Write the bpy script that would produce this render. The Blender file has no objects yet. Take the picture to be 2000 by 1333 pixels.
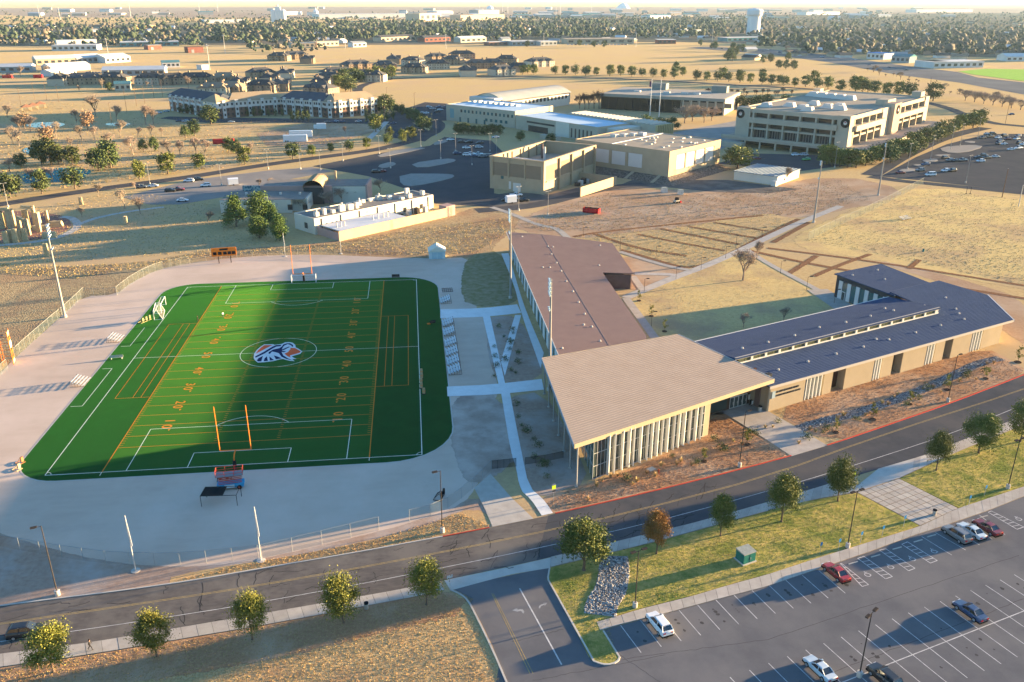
import bpy, bmesh, math, random
import numpy as np
from mathutils import Vector, Matrix
R = math.radians
S = bpy.context.scene
COL = S.collection
random.seed(7)

# ------------------------------------------------------------------ camera
FPX, PITCH, ROLL, YAW = 1659.0, .3843, .0015, .1142
CAM = np.array([35.1976, -143.7897, 81.2704])
FW = np.array([math.sin(YAW)*math.cos(PITCH), math.cos(YAW)*math.cos(PITCH), -math.sin(PITCH)])
_r = np.array([math.cos(YAW), -math.sin(YAW), 0]); _u = np.cross(_r, FW)
RT = _r*math.cos(ROLL)+_u*math.sin(ROLL); UP = -_r*math.sin(ROLL)+_u*math.cos(ROLL)
cd = bpy.data.cameras.new('camera'); cam = bpy.data.objects.new('camera', cd); COL.objects.link(cam)
cd.sensor_width = 36; cd.lens = FPX*36/2000; cd.clip_start = 1; cd.clip_end = 60000
cam.matrix_world = Matrix([[RT[i], UP[i], -FW[i], CAM[i]] for i in range(3)]+[[0, 0, 0, 1]])
S.camera = cam

# ------------------------------------------------------------------ sky, sun, exposure
SUN_AZ, SUN_EL = R(13.7), R(4.9)          # azimuth measured from +x towards +y
w = bpy.data.worlds.new('World'); S.world = w; w.use_nodes = True
nt = w.node_tree; bg = nt.nodes['Background']
sky = nt.nodes.new('ShaderNodeTexSky'); sky.sky_type = 'NISHITA'; sky.sun_disc = False
sky.sun_elevation = SUN_EL; sky.sun_rotation = R(90)-SUN_AZ
sky.altitude = 800; sky.air_density = 1.3; sky.dust_density = 1.5; sky.ozone_density = 4.0
nt.links.new(sky.outputs[0], bg.inputs[0]); bg.inputs[1].default_value = .092
sd = bpy.data.lights.new('sun', 'SUN'); sun = bpy.data.objects.new('sun', sd); COL.objects.link(sun)
sd.energy = 5.0; sd.angle = R(.6); sd.color = (1, .71, .38)
HAZE = 2.6e-5
sdir = Vector((math.cos(SUN_EL)*math.cos(SUN_AZ), math.cos(SUN_EL)*math.sin(SUN_AZ), math.sin(SUN_EL)))
sun.rotation_euler = sdir.to_track_quat('Z', 'Y').to_euler(); sun.location = (0, 0, 200)
S.view_settings.view_transform = 'Standard'; S.view_settings.look = 'None'
S.view_settings.exposure = 3.1; S.view_settings.gamma = 1
S.cycles.max_bounces = 4; S.cycles.diffuse_bounces = 2; S.cycles.glossy_bounces = 2
S.cycles.transparent_max_bounces = 12; S.cycles.volume_bounces = 0
S.cycles.use_denoising = True

# ------------------------------------------------------------------ placing by ground plane
def G(x, y, z=0.0):
    d = FW*FPX+RT*(x-1000)-UP*(y-666.5)
    p = CAM+d*(z-CAM[2])/d[2]
    return Vector((p[0], p[1], z))
def g2(p, z=0.0):
    q = G(p[0], p[1], z); return (q.x, q.y)
def px(X):
    d = np.array(X, float)-CAM; q = d@FW
    return 1000+FPX*(d@RT)/q, 666.5-FPX*(d@UP)/q
def hgt(x, y, ty):
    b = G(x, y); lo, hi = 0., 80.
    for _ in range(40):
        m = (lo+hi)/2
        if px((b.x, b.y, m))[1] > ty: lo = m
        else: hi = m
    return lo

# ------------------------------------------------------------------ materials
def lin(c):
    if isinstance(c, str):
        c = [int(c[i:i+2], 16)/255 for i in (0, 2, 4)]
        c = [x/12.92 if x <= .04045 else ((x+.055)/1.055)**2.4 for x in c]
    return (*c[:3], 1)
MATS = {}
def mat(name, c1, c2=None, scale=1.0, rough=.85, bump=0.0, bscale=None, detail=5, metal=0.0, c3=None, scale3=.03, rnd=0.0, spec=.0, alpha=None, stretch=None, contrast=(.35, .65), emit=0, bdist=.05, sheen=None):
    if name in MATS: return MATS[name]
    m = bpy.data.materials.new(name); m.use_nodes = True; t = m.node_tree; N = t.nodes; Lk = t.links
    b = N['Principled BSDF']; b.inputs['Roughness'].default_value = rough; b.inputs['Metallic'].default_value = metal
    b.inputs['Specular IOR Level'].default_value = spec
    geo = N.new('ShaderNodeNewGeometry'); vec = geo.outputs['Position']
    if stretch:
        mp = N.new('ShaderNodeMapping'); mp.inputs['Scale'].default_value = stretch[:3]
        if len(stretch) > 3: mp.inputs['Rotation'].default_value = (0, 0, stretch[3])
        Lk.new(vec, mp.inputs[0]); vec = mp.outputs[0]
    c1 = lin(c1); out = None
    if c2 is not None:
        n = N.new('ShaderNodeTexNoise'); n.inputs['Scale'].default_value = scale; n.inputs['Detail'].default_value = detail
        n.inputs['Roughness'].default_value = .62
        Lk.new(vec, n.inputs['Vector'])
        rp = N.new('ShaderNodeMapRange'); rp.inputs[1].default_value = contrast[0]; rp.inputs[2].default_value = contrast[1]
        Lk.new(n.outputs[0], rp.inputs[0])
        mx = N.new('ShaderNodeMix'); mx.data_type = 'RGBA'; mx.inputs[6].default_value = c1; mx.inputs[7].default_value = lin(c2)
        Lk.new(rp.outputs[0], mx.inputs[0]); out = mx.outputs[2]
    if c3 is not None:
        n3 = N.new('ShaderNodeTexNoise'); n3.inputs['Scale'].default_value = scale3; n3.inputs['Detail'].default_value = 6
        n3.inputs['Roughness'].default_value = .65
        Lk.new(geo.outputs['Position'], n3.inputs['Vector'])
        r3 = N.new('ShaderNodeMapRange'); r3.inputs[1].default_value = .45; r3.inputs[2].default_value = .62
        Lk.new(n3.outputs[0], r3.inputs[0])
        m3 = N.new('ShaderNodeMix'); m3.data_type = 'RGBA'; m3.inputs[7].default_value = lin(c3); m3.inputs[6].default_value = c1
        if out: Lk.new(out, m3.inputs[6])
        Lk.new(r3.outputs[0], m3.inputs[0]); out = m3.outputs[2]
    if rnd:
        oi = N.new('ShaderNodeObjectInfo'); hv = N.new('ShaderNodeHueSaturation')
        mr = N.new('ShaderNodeMapRange'); mr.inputs[3].default_value = 1-rnd; mr.inputs[4].default_value = 1+rnd
        Lk.new(oi.outputs['Random'], mr.inputs[0]); Lk.new(mr.outputs[0], hv.inputs['Value'])
        mh = N.new('ShaderNodeMapRange'); mh.inputs[3].default_value = .5-rnd*.06; mh.inputs[4].default_value = .5+rnd*.06
        ml = N.new('ShaderNodeMath'); ml.operation = 'FRACT'; mm = N.new('ShaderNodeMath'); mm.operation = 'MULTIPLY'; mm.inputs[1].default_value = 7.3
        Lk.new(oi.outputs['Random'], mm.inputs[0]); Lk.new(mm.outputs[0], ml.inputs[0]); Lk.new(ml.outputs[0], mh.inputs[0]); Lk.new(mh.outputs[0], hv.inputs['Hue'])
        if out: Lk.new(out, hv.inputs['Color'])
        else: hv.inputs['Color'].default_value = c1
        out = hv.outputs[0]
    if out: Lk.new(out, b.inputs['Base Color'])
    else: b.inputs['Base Color'].default_value = c1
    if bump:
        nb = N.new('ShaderNodeTexNoise'); nb.inputs['Scale'].default_value = bscale or scale*3; nb.inputs['Detail'].default_value = 4
        Lk.new(vec, nb.inputs['Vector']); bp = N.new('ShaderNodeBump'); bp.inputs['Strength'].default_value = bump; bp.inputs['Distance'].default_value = bdist
        Lk.new(nb.outputs[0], bp.inputs['Height']); Lk.new(bp.outputs[0], b.inputs['Normal'])
    if sheen: b.inputs['Sheen Weight'].default_value = sheen[0]; b.inputs['Sheen Tint'].default_value = (*sheen[1], 1); b.inputs['Sheen Roughness'].default_value = sheen[2]
    if alpha is not None: b.inputs['Alpha'].default_value = alpha
    if emit: b.inputs['Emission Color'].default_value = c1; b.inputs['Emission Strength'].default_value = emit
    MATS[name] = m; return m
def feather(m, name, nscale=.6, lo=.40, hi=.45):
    """copy of a ground material whose edge (mesh attribute 'edge') breaks up raggedly into what lies below"""
    if name in MATS: return MATS[name]
    m = m.copy(); m.name = name; t = m.node_tree; N = t.nodes; Lk = t.links; b = N['Principled BSDF']
    at = N.new('ShaderNodeAttribute'); at.attribute_name = 'edge'
    geo = N.new('ShaderNodeNewGeometry'); n = N.new('ShaderNodeTexNoise'); n.inputs['Scale'].default_value = nscale; n.inputs['Detail'].default_value = 6; n.inputs['Roughness'].default_value = .7
    Lk.new(geo.outputs['Position'], n.inputs['Vector'])
    a = N.new('ShaderNodeMath'); a.operation = 'ADD'; Lk.new(at.outputs['Fac'], a.inputs[0]); Lk.new(n.outputs[0], a.inputs[1])
    s = N.new('ShaderNodeMapRange'); s.inputs[1].default_value = .5+lo; s.inputs[2].default_value = .5+hi
    Lk.new(a.outputs[0], s.inputs[0]); Lk.new(s.outputs[0], b.inputs['Alpha'])
    MATS[name] = m; return m

# ------------------------------------------------------------------ mesh building
class MB:
    def __init__(s, mats=None): s.v = []; s.f = []; s.mi = []; s.cur = 0; s.mats = mats
    def face(s, pts, k=None):
        n = len(s.v); s.v += [tuple(p) for p in pts]; s.f.append(tuple(range(n, n+len(pts)))); s.mi.append(s.cur if k is None else k); return s
    def add(s, vs, fs):
        n = len(s.v); s.v += [tuple(p) for p in vs]; s.f += [tuple(i+n for i in f) for f in fs]; s.mi += [s.cur]*len(fs); return s
    def box(s, x0, x1, y0, y1, z0, z1):
        return s.add([(x0, y0, z0), (x1, y0, z0), (x1, y1, z0), (x0, y1, z0), (x0, y0, z1), (x1, y0, z1), (x1, y1, z1), (x0, y1, z1)],
                     [(0, 3, 2, 1), (4, 5, 6, 7), (0, 1, 5, 4), (1, 2, 6, 5), (2, 3, 7, 6), (3, 0, 4, 7)])
    def cbox(s, c, size, rz=0, tz=0):
        x, y, z = [q/2 for q in size]; M_ = Matrix.Translation(c)@Matrix.Rotation(rz, 4, 'Z')@Matrix.Rotation(tz, 4, 'Y')
        vs = [M_@Vector(p) for p in [(-x, -y, -z), (x, -y, -z), (x, y, -z), (-x, y, -z), (-x, -y, z), (x, -y, z), (x, y, z), (-x, y, z)]]
        return s.add(vs, [(0, 3, 2, 1), (4, 5, 6, 7), (0, 1, 5, 4), (1, 2, 6, 5), (2, 3, 7, 6), (3, 0, 4, 7)])
    def prism(s, poly, z0, z1):
        """poly: ccw list of (x,y); z0/z1 numbers or functions of (x,y)"""
        f0 = z0 if callable(z0) else (lambda x, y: z0); f1 = z1 if callable(z1) else (lambda x, y: z1)
        a = sum(poly[i][0]*poly[(i+1) % len(poly)][1]-poly[(i+1) % len(poly)][0]*poly[i][1] for i in range(len(poly)))
        if a < 0: poly = poly[::-1]
        n = len(poly); vs = [(x, y, f0(x, y)) for x, y in poly]+[(x, y, f1(x, y)) for x, y in poly]
        return s.add(vs, [tuple(range(n-1, -1, -1)), tuple(range(n, 2*n))]+[(i, (i+1) % n, n+(i+1) % n, n+i) for i in range(n)])
    def poly(s, poly, z):
        a = sum(poly[i][0]*poly[(i+1) % len(poly)][1]-poly[(i+1) % len(poly)][0]*poly[i][1] for i in range(len(poly)))
        if a < 0: poly = poly[::-1]
        return s.face([(p[0], p[1], z) for p in poly])
    def tube(s, p0, p1, r0, r1=None, n=8, cap=True):
        p0, p1 = Vector(p0), Vector(p1); r1 = r0 if r1 is None else r1; d = (p1-p0)
        if d.length < 1e-6: return s
        q = d.to_track_quat('Z', 'Y'); vs = []
        for p, r in ((p0, r0), (p1, r1)):
            for i in range(n):
                a = 2*math.pi*i/n; vs.append(p+q@Vector((r*math.cos(a), r*math.sin(a), 0)))
        fs = [(i, (i+1) % n, n+(i+1) % n, n+i) for i in range(n)]
        if cap: fs += [tuple(range(n-1, -1, -1)), tuple(range(n, 2*n))]
        return s.add(vs, fs)
    def path(s, pts, r, n=6):
        for a, b in zip(pts, pts[1:]): s.tube(a, b, r, n=n)
        return s
    def lathe(s, prof, c=(0, 0, 0), n=12):
        vs = []; fs = []
        for r, z in prof:
            for i in range(n):
                a = 2*math.pi*i/n; vs.append((c[0]+r*math.cos(a), c[1]+r*math.sin(a), c[2]+z))
        m = len(prof)
        for k in range(m-1):
            for i in range(n): fs.append((k*n+i, k*n+(i+1) % n, (k+1)*n+(i+1) % n, (k+1)*n+i))
        fs += [tuple(range(n-1, -1, -1)), tuple(range((m-1)*n, m*n))]
        return s.add(vs, fs)
    def strip(s, A, B, z):
        for i in range(len(A)-1):
            s.face([(*A[i], z), (*A[i+1], z), (*B[i+1], z), (*B[i], z)])
        return s
    def mesh(s, name, smooth=False):
        me = bpy.data.meshes.new(name); me.from_pydata(s.v, [], s.f); me.update()
        if s.mats:
            for m in s.mats: me.materials.append(m)
            me.polygons.foreach_set('material_index', s.mi)
        if smooth: me.polygons.foreach_set('use_smooth', [True]*len(me.polygons))
        return me
def obj(name, me, m=None, parent=None, loc=None, rz=None, smooth=False):
    if isinstance(me, MB): me = me.mesh(name, smooth)
    o = bpy.data.objects.new(name, me)
    if m is not None and not me.materials: me.materials.append(m)
    COL.objects.link(o)
    if parent: o.parent = parent
    if loc is not None: o.location = loc
    if rz is not None: o.rotation_euler = (0, 0, rz)
    return o
def tag(o, label, cat, group=None, kind=None):
    if label: o['label'] = label
    if cat: o['category'] = cat
    if group: o['group'] = group
    if kind: o['kind'] = kind
    return o
def thing(name, label, cat, loc=(0, 0, 0), rz=0, group=None):
    o = bpy.data.objects.new(name, None); COL.objects.link(o); o.empty_display_size = .5
    o.location = loc; o.rotation_euler = (0, 0, rz); return tag(o, label, cat, group)
def struct(name, mb, m, label=None, parent=None):
    o = obj(name, mb, m, parent)
    if not parent: o['kind'] = 'structure'; o['category'] = name.replace('_', ' ')
    if label: o['label'] = label
    return o
def copy_tree(o, parent=None):
    c = o.copy(); COL.objects.link(c); c.parent = parent
    for ch in KIDS.get(o.name, None) or [q for q in o.children]: copy_tree(ch, c)
    return c
KIDS = {}
ORD = ['', 'first', 'second', 'third', 'fourth', 'fifth', 'sixth', 'seventh', 'eighth', 'ninth', 'tenth', 'eleventh', 'twelfth', 'thirteenth', 'fourteenth', 'fifteenth', 'sixteenth', 'seventeenth', 'eighteenth', 'nineteenth', 'twentieth']
def ordn(i, n):
    """'third from the left' style words for the i-th (0-based) of n counted from the left"""
    if n == 1: return ''
    if i == 0: return 'leftmost'
    if i == n-1: return 'rightmost'
    def word(k): return ORD[k] if k <= 20 else ('%d%s' % (k, {1: 'st', 2: 'nd', 3: 'rd'}.get(k % 10 if k % 100 not in (11, 12, 13) else 0, 'th')))
    if i <= n//2: return word(i+1)+' from left'
    return word(n-i)+' from right'

# polyline tools
def resample(P, n):
    P = [Vector((p[0], p[1])) for p in P]; L = [0]
    for a, b in zip(P, P[1:]): L.append(L[-1]+(b-a).length)
    out = []; j = 0
    for i in range(n+1):
        t = L[-1]*i/n
        while j < len(P)-2 and L[j+1] < t: j += 1
        f = (t-L[j])/max(1e-9, L[j+1]-L[j]); q = P[j].lerp(P[j+1], min(1, max(0, f))); out.append((q.x, q.y))
    return out
def plen(P): return sum(math.dist(a, b) for a, b in zip(P, P[1:]))
def smooth(P, k=2, closed=False):
    for _ in range(k):
        Q = [] if closed else [P[0]]
        n = len(P)
        for i in range(n if closed else n-1):
            a, b = P[i], P[(i+1) % n]
            Q += [(a[0]*.75+b[0]*.25, a[1]*.75+b[1]*.25), (a[0]*.25+b[0]*.75, a[1]*.25+b[1]*.75)]
        if not closed: Q.append(P[-1])
        P = Q
    return P
def offset(P, d, closed=False):
    out = []; n = len(P)
    for i in range(n):
        a = P[i-1] if (i or closed) else P[0]; b = P[(i+1) % n] if (i < n-1 or closed) else P[-1]
        dx, dy = b[0]-a[0], b[1]-a[1]; l = math.hypot(dx, dy) or 1
        out.append((P[i][0]-dy/l*d, P[i][1]+dx/l*d))
    return out
def gp(*pts): return [g2(p) for p in pts]
def band(P, w, z, mb=None):
    mb = mb or MB(); return mb.strip(offset(P, -w/2), offset(P, w/2), z)
def patch(name, P, m, z, fe=2.0, kind=None, label=None, nscale=.6, closed_smooth=1):
    """ground patch with a ragged edge"""
    P = smooth(P, closed_smooth, True) if closed_smooth else P
    a = sum(P[i][0]*P[(i+1) % len(P)][1]-P[(i+1) % len(P)][0]*P[i][1] for i in range(len(P)))
    if a < 0: P = P[::-1]
    O = offset(P, -fe, True); n = len(P)
    me = bpy.data.meshes.new(name)
    me.from_pydata([(*p, z) for p in P]+[(*p, z) for p in O], [], [tuple(range(n))]+[(i, n+i, n+(i+1) % n, (i+1) % n) for i in range(n)])
    at = me.attributes.new('edge', 'FLOAT', 'POINT'); at.data.foreach_set('value', [1.0]*n+[0.0]*n)
    fm = feather(m, m.name+'_ragged%g' % nscale, nscale)
    o = obj(name, me, fm); o['kind'] = 'structure'; o['category'] = name.replace('_', ' ')
    if label: o['label'] = label
    return o
# ------------------------------------------------------------------ setting materials
straw = mat('dry_grass', (.49, .355, .175), (.39, .27, .13), .9, .95, .6, 3.5, c3=(.42, .295, .17), scale3=.018, sheen=(.025, (1, .8, .42), .4))
strawN = mat('dry_grass_near', (.54, .38, .185), (.36, .235, .11), 3.2, .95, .5, 7, c3=(.42, .26, .13), scale3=.09, bdist=.12)
strawY = mat('pale_dry_lawn', (.52, .39, .175), (.43, .31, .14), 1.0, .95, .5, 4, c3=(.34, .24, .14), scale3=.045, sheen=(.06, (1, .85, .45), .4))
lawn = mat('half_green_lawn', (.24, .23, .055), (.44, .32, .11), 1.3, .95, .9, 6, c3=(.14, .165, .04), scale3=.16, bdist=.12, sheen=(.08, (.9, .9, .3), .4))
fieldgr = mat('clipped_lawn', (.36, .52, .10), (.28, .44, .08), .2, .95)
dirt = mat('red_dirt', (.40, .265, .165), (.32, .205, .125), 1.2, .95, .5, 5, c3=(.43, .31, .21), scale3=.05)
bed = mat('planting_bed_dirt', (.42, .235, .125), (.31, .17, .09), 2.2, .95, .7, 8, c3=(.44, .29, .18), scale3=.10)
greydirt = mat('grey_packed_dirt', (.38, .265, .195), (.30, .20, .145), 1.1, .95, .4, 5, c3=(.40, .33, .28), scale3=.07)
rough_ = mat('rough_brush_ground', (.42, .32, .18), (.25, .185, .105), .8, .95, 1.0, 2.2, c3=(.28, .18, .11), scale3=.04, bdist=.3)
track = mat('crushed_stone', (.52, .395, .305), (.46, .35, .27), .35, .95, .12, 6, c3=(.57, .44, .35), scale3=.03, stretch=(.22, 1.1, 1, .75), contrast=(.3, .7))
conc = mat('concrete', (.43, .385, .33), (.36, .32, .275), .6, .9, .1, 8, rnd=.09)
conc2 = mat('pale_concrete', (.50, .46, .40), (.43, .39, .34), .4, .9, .1, 8, rnd=.06)
concj = mat('concrete_joint', (.16, .14, .12), (.12, .1, .09), 2)
asph = mat('asphalt', (.138, .134, .137), (.116, .113, .117), .25, .9, .15, 20, c3=(.158, .150, .148), scale3=.08)
asphR = mat('weathered_asphalt', (.135, .118, .105), (.095, .085, .078), .5, .9, .15, 20, c3=(.165, .145, .125), scale3=.12, stretch=(1, 3, 1, -.2))
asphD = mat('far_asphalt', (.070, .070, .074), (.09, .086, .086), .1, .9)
crackm = mat('crack_sealant', (.035, .032, .03), (.06, .055, .05), 3, .7)
white = mat('white_paint', (.62, .60, .57), (.38, .37, .355), 1.1, .8)
yellow = mat('yellow_paint', (.44, .31, .11), (.26, .2, .11), 1.5, .8)
redp = mat('red_kerb_paint', (.55, .07, .045), (.42, .09, .06), 1.2, .8)
bluep = mat('blue_paint', (.10, .30, .50))
orangep = mat('orange_field_paint', (.75, .22, .03), (.62, .20, .03), .6, .9)
whitef = mat('white_field_paint', (.78, .78, .72), (.66, .68, .6), 1, .9)
navyf = mat('navy_field_paint', (.012, .02, .07))
redf = mat('red_orange_field_paint', (.78, .12, .045), (.70, .11, .04), .8)
rockm = mat('dark_river_rock', (.10, .095, .095), (.34, .31, .29), 3.2, .9, 1.0, 6, contrast=(.42, .6), bdist=.2)
water = mat('pond_water', (.035, .10, .14), rough=.06, spec=.9)
courtm = mat('tennis_court', (.03, .16, .20), (.05, .2, .22), .1)

# ------------------------------------------------------------------ ground
n = 96; Rg = 38000
gm = MB(); ring = [(CAM[0]+Rg*math.cos(2*math.pi*i/n), CAM[1]+Rg*math.sin(2*math.pi*i/n), 0) for i in range(n)]
gm.face(ring); ground = struct('ground', gm, straw)

# ground patches with ragged edges, low to high
def P(*pts): return gp(*pts)
patch('red_plain', P((-100, 14), (2100, 14), (2100, 30), (1500, 33), (900, 36), (-100, 34)), mat('far_red_field', (.34, .235, .165), (.40, .29, .20), .003, .95), .04, 40, nscale=.01)
subm = mat('suburb_ground', (.16, .14, .10), (.11, .105, .075), .012, .95, c3=(.22, .17, .115), scale3=.006)
patch('suburb_ground', P((-200, 50), (500, 47), (1000, 43), (1400, 30), (2200, 25), (2200, 118), (1850, 108), (1640, 98), (1480, 84), (1300, 80), (900, 86), (480, 86), (-200, 90)), subm, .045, 60, nscale=.01)
patch('dirt_ground', P((1010, 440), (1090, 405), (1180, 372), (1330, 375), (1480, 370), (1640, 345), (1760, 372), (1700, 395), (1640, 405), (1560, 425), (1500, 412), (1400, 425), (1330, 440), (1200, 452), (1130, 462), (1060, 455)), dirt, .02, 6, nscale=.15)
patch('dirt_ground', P((0, 1040), (120, 1075), (300, 1105), (420, 1105), (560, 1085), (700, 1045), (860, 1010), (930, 970), (950, 1000), (960, 1030), (860, 1046), (600, 1096), (375, 1134), (200, 1158), (0, 1183), (-60, 1190), (-60, 1020)), greydirt, .012, 1.0)
patch('dry_verge', P((960, 1030), (860, 1047), (700, 1079), (500, 1113), (330, 1140), (340, 1128), (450, 1108), (560, 1092), (720, 1060), (840, 1030), (900, 1000), (945, 1000)), strawN, .016, .8, nscale=1.5)
patch('rough_grass', P((-40, 530), (120, 528), (290, 515), (370, 498), (480, 488), (640, 480), (830, 440), (960, 400), (1000, 420), (1000, 450), (960, 470), (940, 500), (840, 505), (600, 495), (430, 505), (310, 522), (250, 545), (225, 575), (165, 575), (110, 620), (30, 690), (-40, 740)), rough_, .014, 4, nscale=.3)
patch('dry_lawn', P((1235, 580), (1310, 548), (1395, 515), (1455, 490), (1500, 520), (1600, 570), (1640, 600), (1390, 662), (1330, 650), (1290, 660), (1255, 615)), strawY, .014, 1.5)
patch('sports_field', P((1560, 470), (1620, 440), (1720, 395), (1810, 365), (2060, 395), (2060, 580), (1900, 540), (1800, 520), (1700, 500), (1600, 490)), strawY, .014, 6, nscale=.2)
patch('planting_bed', P((1040, 1003), (1060, 975), (1110, 955), (1160, 945), (1290, 895), (1372, 852), (1384, 818), (1470, 800), (1545, 890), (1500, 905), (1376, 935), (1250, 965), (1105, 998)), bed, .016, .6)
patch('planting_bed', P((1505, 802), (1640, 757), (1790, 714), (1925, 680), (1975, 705), (2010, 728), (1850, 789), (1750, 824), (1620, 868)), bed, .016, .5)
patch('planting_bed', P((1000, 800), (990, 778), (1060, 765), (1120, 870), (1150, 945), (1060, 975), (1030, 940)), greydirt, .015, .5)
patch('planting_bed', P((945, 625), (958, 620), (1010, 617), (1055, 700), (1056, 740), (975, 752), (945, 690)), greydirt, .015, .5)
patch('planting_bed', P((880, 778), (980, 775), (1000, 890), (985, 905), (930, 950), (900, 900)), mat('sandy_wash', (.42, .325, .26), (.29, .21, .165), .22, .95, c3=(.48, .38, .31), scale3=.1), .021, 2)
patch('shaded_grass', P((918, 500), (975, 490), (1000, 560), (1010, 592), (920, 600), (905, 560)), mat('thin_green_grass', (.20, .17, .07), (.30, .24, .15), .5, .95, .4), .022, 2)
patch('dirt_ground', P((1220, 540), (1215, 495), (1300, 518), (1350, 530), (1310, 545), (1240, 575)), dirt, .013, 1)
patch('dirt_ground', P((1700, 505), (1850, 540), (2010, 590), (2010, 680), (1960, 640), (1900, 570), (1790, 535)), dirt, .013, 2, nscale=.3)
patch('stone_circle_ground', P((-60, 480), (50, 472), (125, 455), (140, 435), (110, 418), (20, 412), (-60, 412)), mat('red_gravel', (.24, .13, .10), (.30, .17, .13), .6, .95, .3), .016, 1)

# courtyard irrigation trenches: strips of dug-up earth
trm = mat('turned_earth', (.13, .075, .045), (.24, .13, .075), 1.5, .95, .9, 4, bdist=.2)
TR = [[(1120, 463), (1160, 455), (1300, 440), (1490, 421)], [(1213, 488), (1280, 508), (1350, 528), (1420, 500), (1500, 456), (1560, 428)],
      [(1155, 455), (1240, 485), (1340, 500)], [(1245, 458), (1330, 475), (1415, 490)], [(1290, 447), (1370, 463), (1445, 478)], [(1345, 443), (1480, 466)], [(1395, 435), (1500, 452)],
      [(1465, 490), (1600, 520), (1760, 545), (2010, 585)], [(1500, 485), (1700, 510), (2010, 560)], [(1540, 535), (1595, 500)], [(1590, 540), (1640, 518), (1700, 497)], [(1775, 525), (1795, 508)], [(1510, 474), (1580, 435)]]
for i, t in enumerate(TR):
    Pl = resample(smooth(gp(*t), 1), max(4, int(plen(gp(*t))/4))); wv = random.uniform(.5, .8)
    A = offset(Pl, wv); B = offset(Pl, -wv)
    patch('trench', A+B[::-1], trm, .026+.003*i, .7, nscale=.9, closed_smooth=0)

# ------------------------------------------------------------------ running track and turf field
TRK = [(-40, 760), (0, 735), (30, 702), (130, 612), (162, 580), (228, 577), (258, 553), (310, 527), (370, 515), (440, 506), (520, 500), (620, 498), (840, 507), (920, 503), (915, 540), (925, 600), (945, 620), (950, 700), (972, 760), (955, 800), (965, 860), (930, 945), (900, 985), (820, 1012), (740, 1036), (620, 1064), (510, 1090), (400, 1104), (300, 1103), (200, 1092), (100, 1068), (0, 1038), (-60, 1020)]
patch('running_track', gp(*TRK), track, .018, .8, nscale=.5)

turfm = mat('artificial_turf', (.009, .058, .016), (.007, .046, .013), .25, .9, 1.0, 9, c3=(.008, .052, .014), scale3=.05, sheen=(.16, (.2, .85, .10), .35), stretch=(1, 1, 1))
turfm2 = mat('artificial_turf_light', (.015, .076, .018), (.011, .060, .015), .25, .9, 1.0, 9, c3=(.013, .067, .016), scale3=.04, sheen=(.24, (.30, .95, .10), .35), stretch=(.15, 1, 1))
def rrect(x0, x1, y0, y1, rs, k=8):
    c = [(x1-rs[0], y0+rs[0], -90, rs[0]), (x1-rs[1], y1-rs[1], 0, rs[1]), (x0+rs[2], y1-rs[2], 90, rs[2]), (x0+rs[3], y0+rs[3], 180, rs[3])]
    return [(cx+r*math.cos(R(a+90*i/k)), cy+r*math.sin(R(a+90*i/k))) for cx, cy, a, r in c for i in range(k+1)]
Yd = .9144
FP = rrect(-40.6, 40.7, -2.2, 112.6, (13, 12, 9, 9))
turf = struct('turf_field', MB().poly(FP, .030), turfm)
cb = MB(); cb.strip(offset(FP+[FP[0]], .0), offset(FP+[FP[0]], -.25), .036); struct('edge_kerb', cb, conc2, parent=turf)
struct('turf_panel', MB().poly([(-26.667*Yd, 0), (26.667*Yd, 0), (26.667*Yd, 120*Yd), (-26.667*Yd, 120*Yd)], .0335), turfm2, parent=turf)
ZL = .0375
def seg(mb, a, b, w=.11, z=ZL):
    a, b = Vector(a), Vector(b); d = (b-a).normalized()*w/2; n = Vector((-d.y, d.x))
    mb.face([(*(a-n), z), (*(b-n), z), (*(b+n), z), (*(a+n), z)])
def arc(mb, c, r, a0, a1, w=.12, n=40, z=ZL):
    A = [(c[0]+(r-w/2)*math.cos(a0+(a1-a0)*i/n), c[1]+(r-w/2)*math.sin(a0+(a1-a0)*i/n)) for i in range(n+1)]
    B = [(c[0]+(r+w/2)*math.cos(a0+(a1-a0)*i/n), c[1]+(r+w/2)*math.sin(a0+(a1-a0)*i/n)) for i in range(n+1)]
    mb.strip(B, A, z)
HW = 37.57*Yd; FLn = 120*Yd; fb = 26.667*Yd
wl = MB()
for s in (-1, 1):
    seg(wl, (s*HW, 0), (s*HW, FLn), .14)
for y in (0, FLn): seg(wl, (-HW, y), (HW, y), .14)
seg(wl, (-HW, 60*Yd), (HW, 60*Yd), .13)
for y0, s in ((0, 1), (FLn, -1)):
    for hw, d in ((22*Yd, 18*Yd), (10*Yd, 6*Yd)):
        for q in (-1, 1): seg(wl, (q*hw, y0), (q*hw, y0+s*d), .13)
        seg(wl, (-hw, y0+s*d), (hw, y0+s*d), .13)
    a = math.acos(6/10)
    c0 = math.pi/2*s; arc(wl, (0, y0+s*12*Yd), 10*Yd, c0-a, c0+a, .13)
    for q in (-1, 1): arc(wl, (q*HW, y0), 1.0, (0 if q < 0 else math.pi/2)+(0 if s > 0 else (-math.pi/2 if q < 0 else math.pi/2)), (math.pi/2 if q < 0 else math.pi)+(0 if s > 0 else (-math.pi/2 if q < 0 else math.pi/2)), .1, 8)
arc(wl, (0, 60*Yd), 10*Yd, 0, 2*math.pi, .13, 72)
for s in (-1, 1): seg(wl, (s*fb, -1.2), (s*fb, 0), .12)
for q, v in ((-1, 47), (-1, 73)):
    pass
seg(wl, (-37.6, 29), (-37.6, 49), .12); seg(wl, (-37.6, 29), (-40, 29), .12); seg(wl, (-37.6, 49), (-39.8, 49), .12)
seg(wl, (-37.6, 63), (-37.6, 76), .12); seg(wl, (-37.6, 63), (-39.8, 63), .12)
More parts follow.
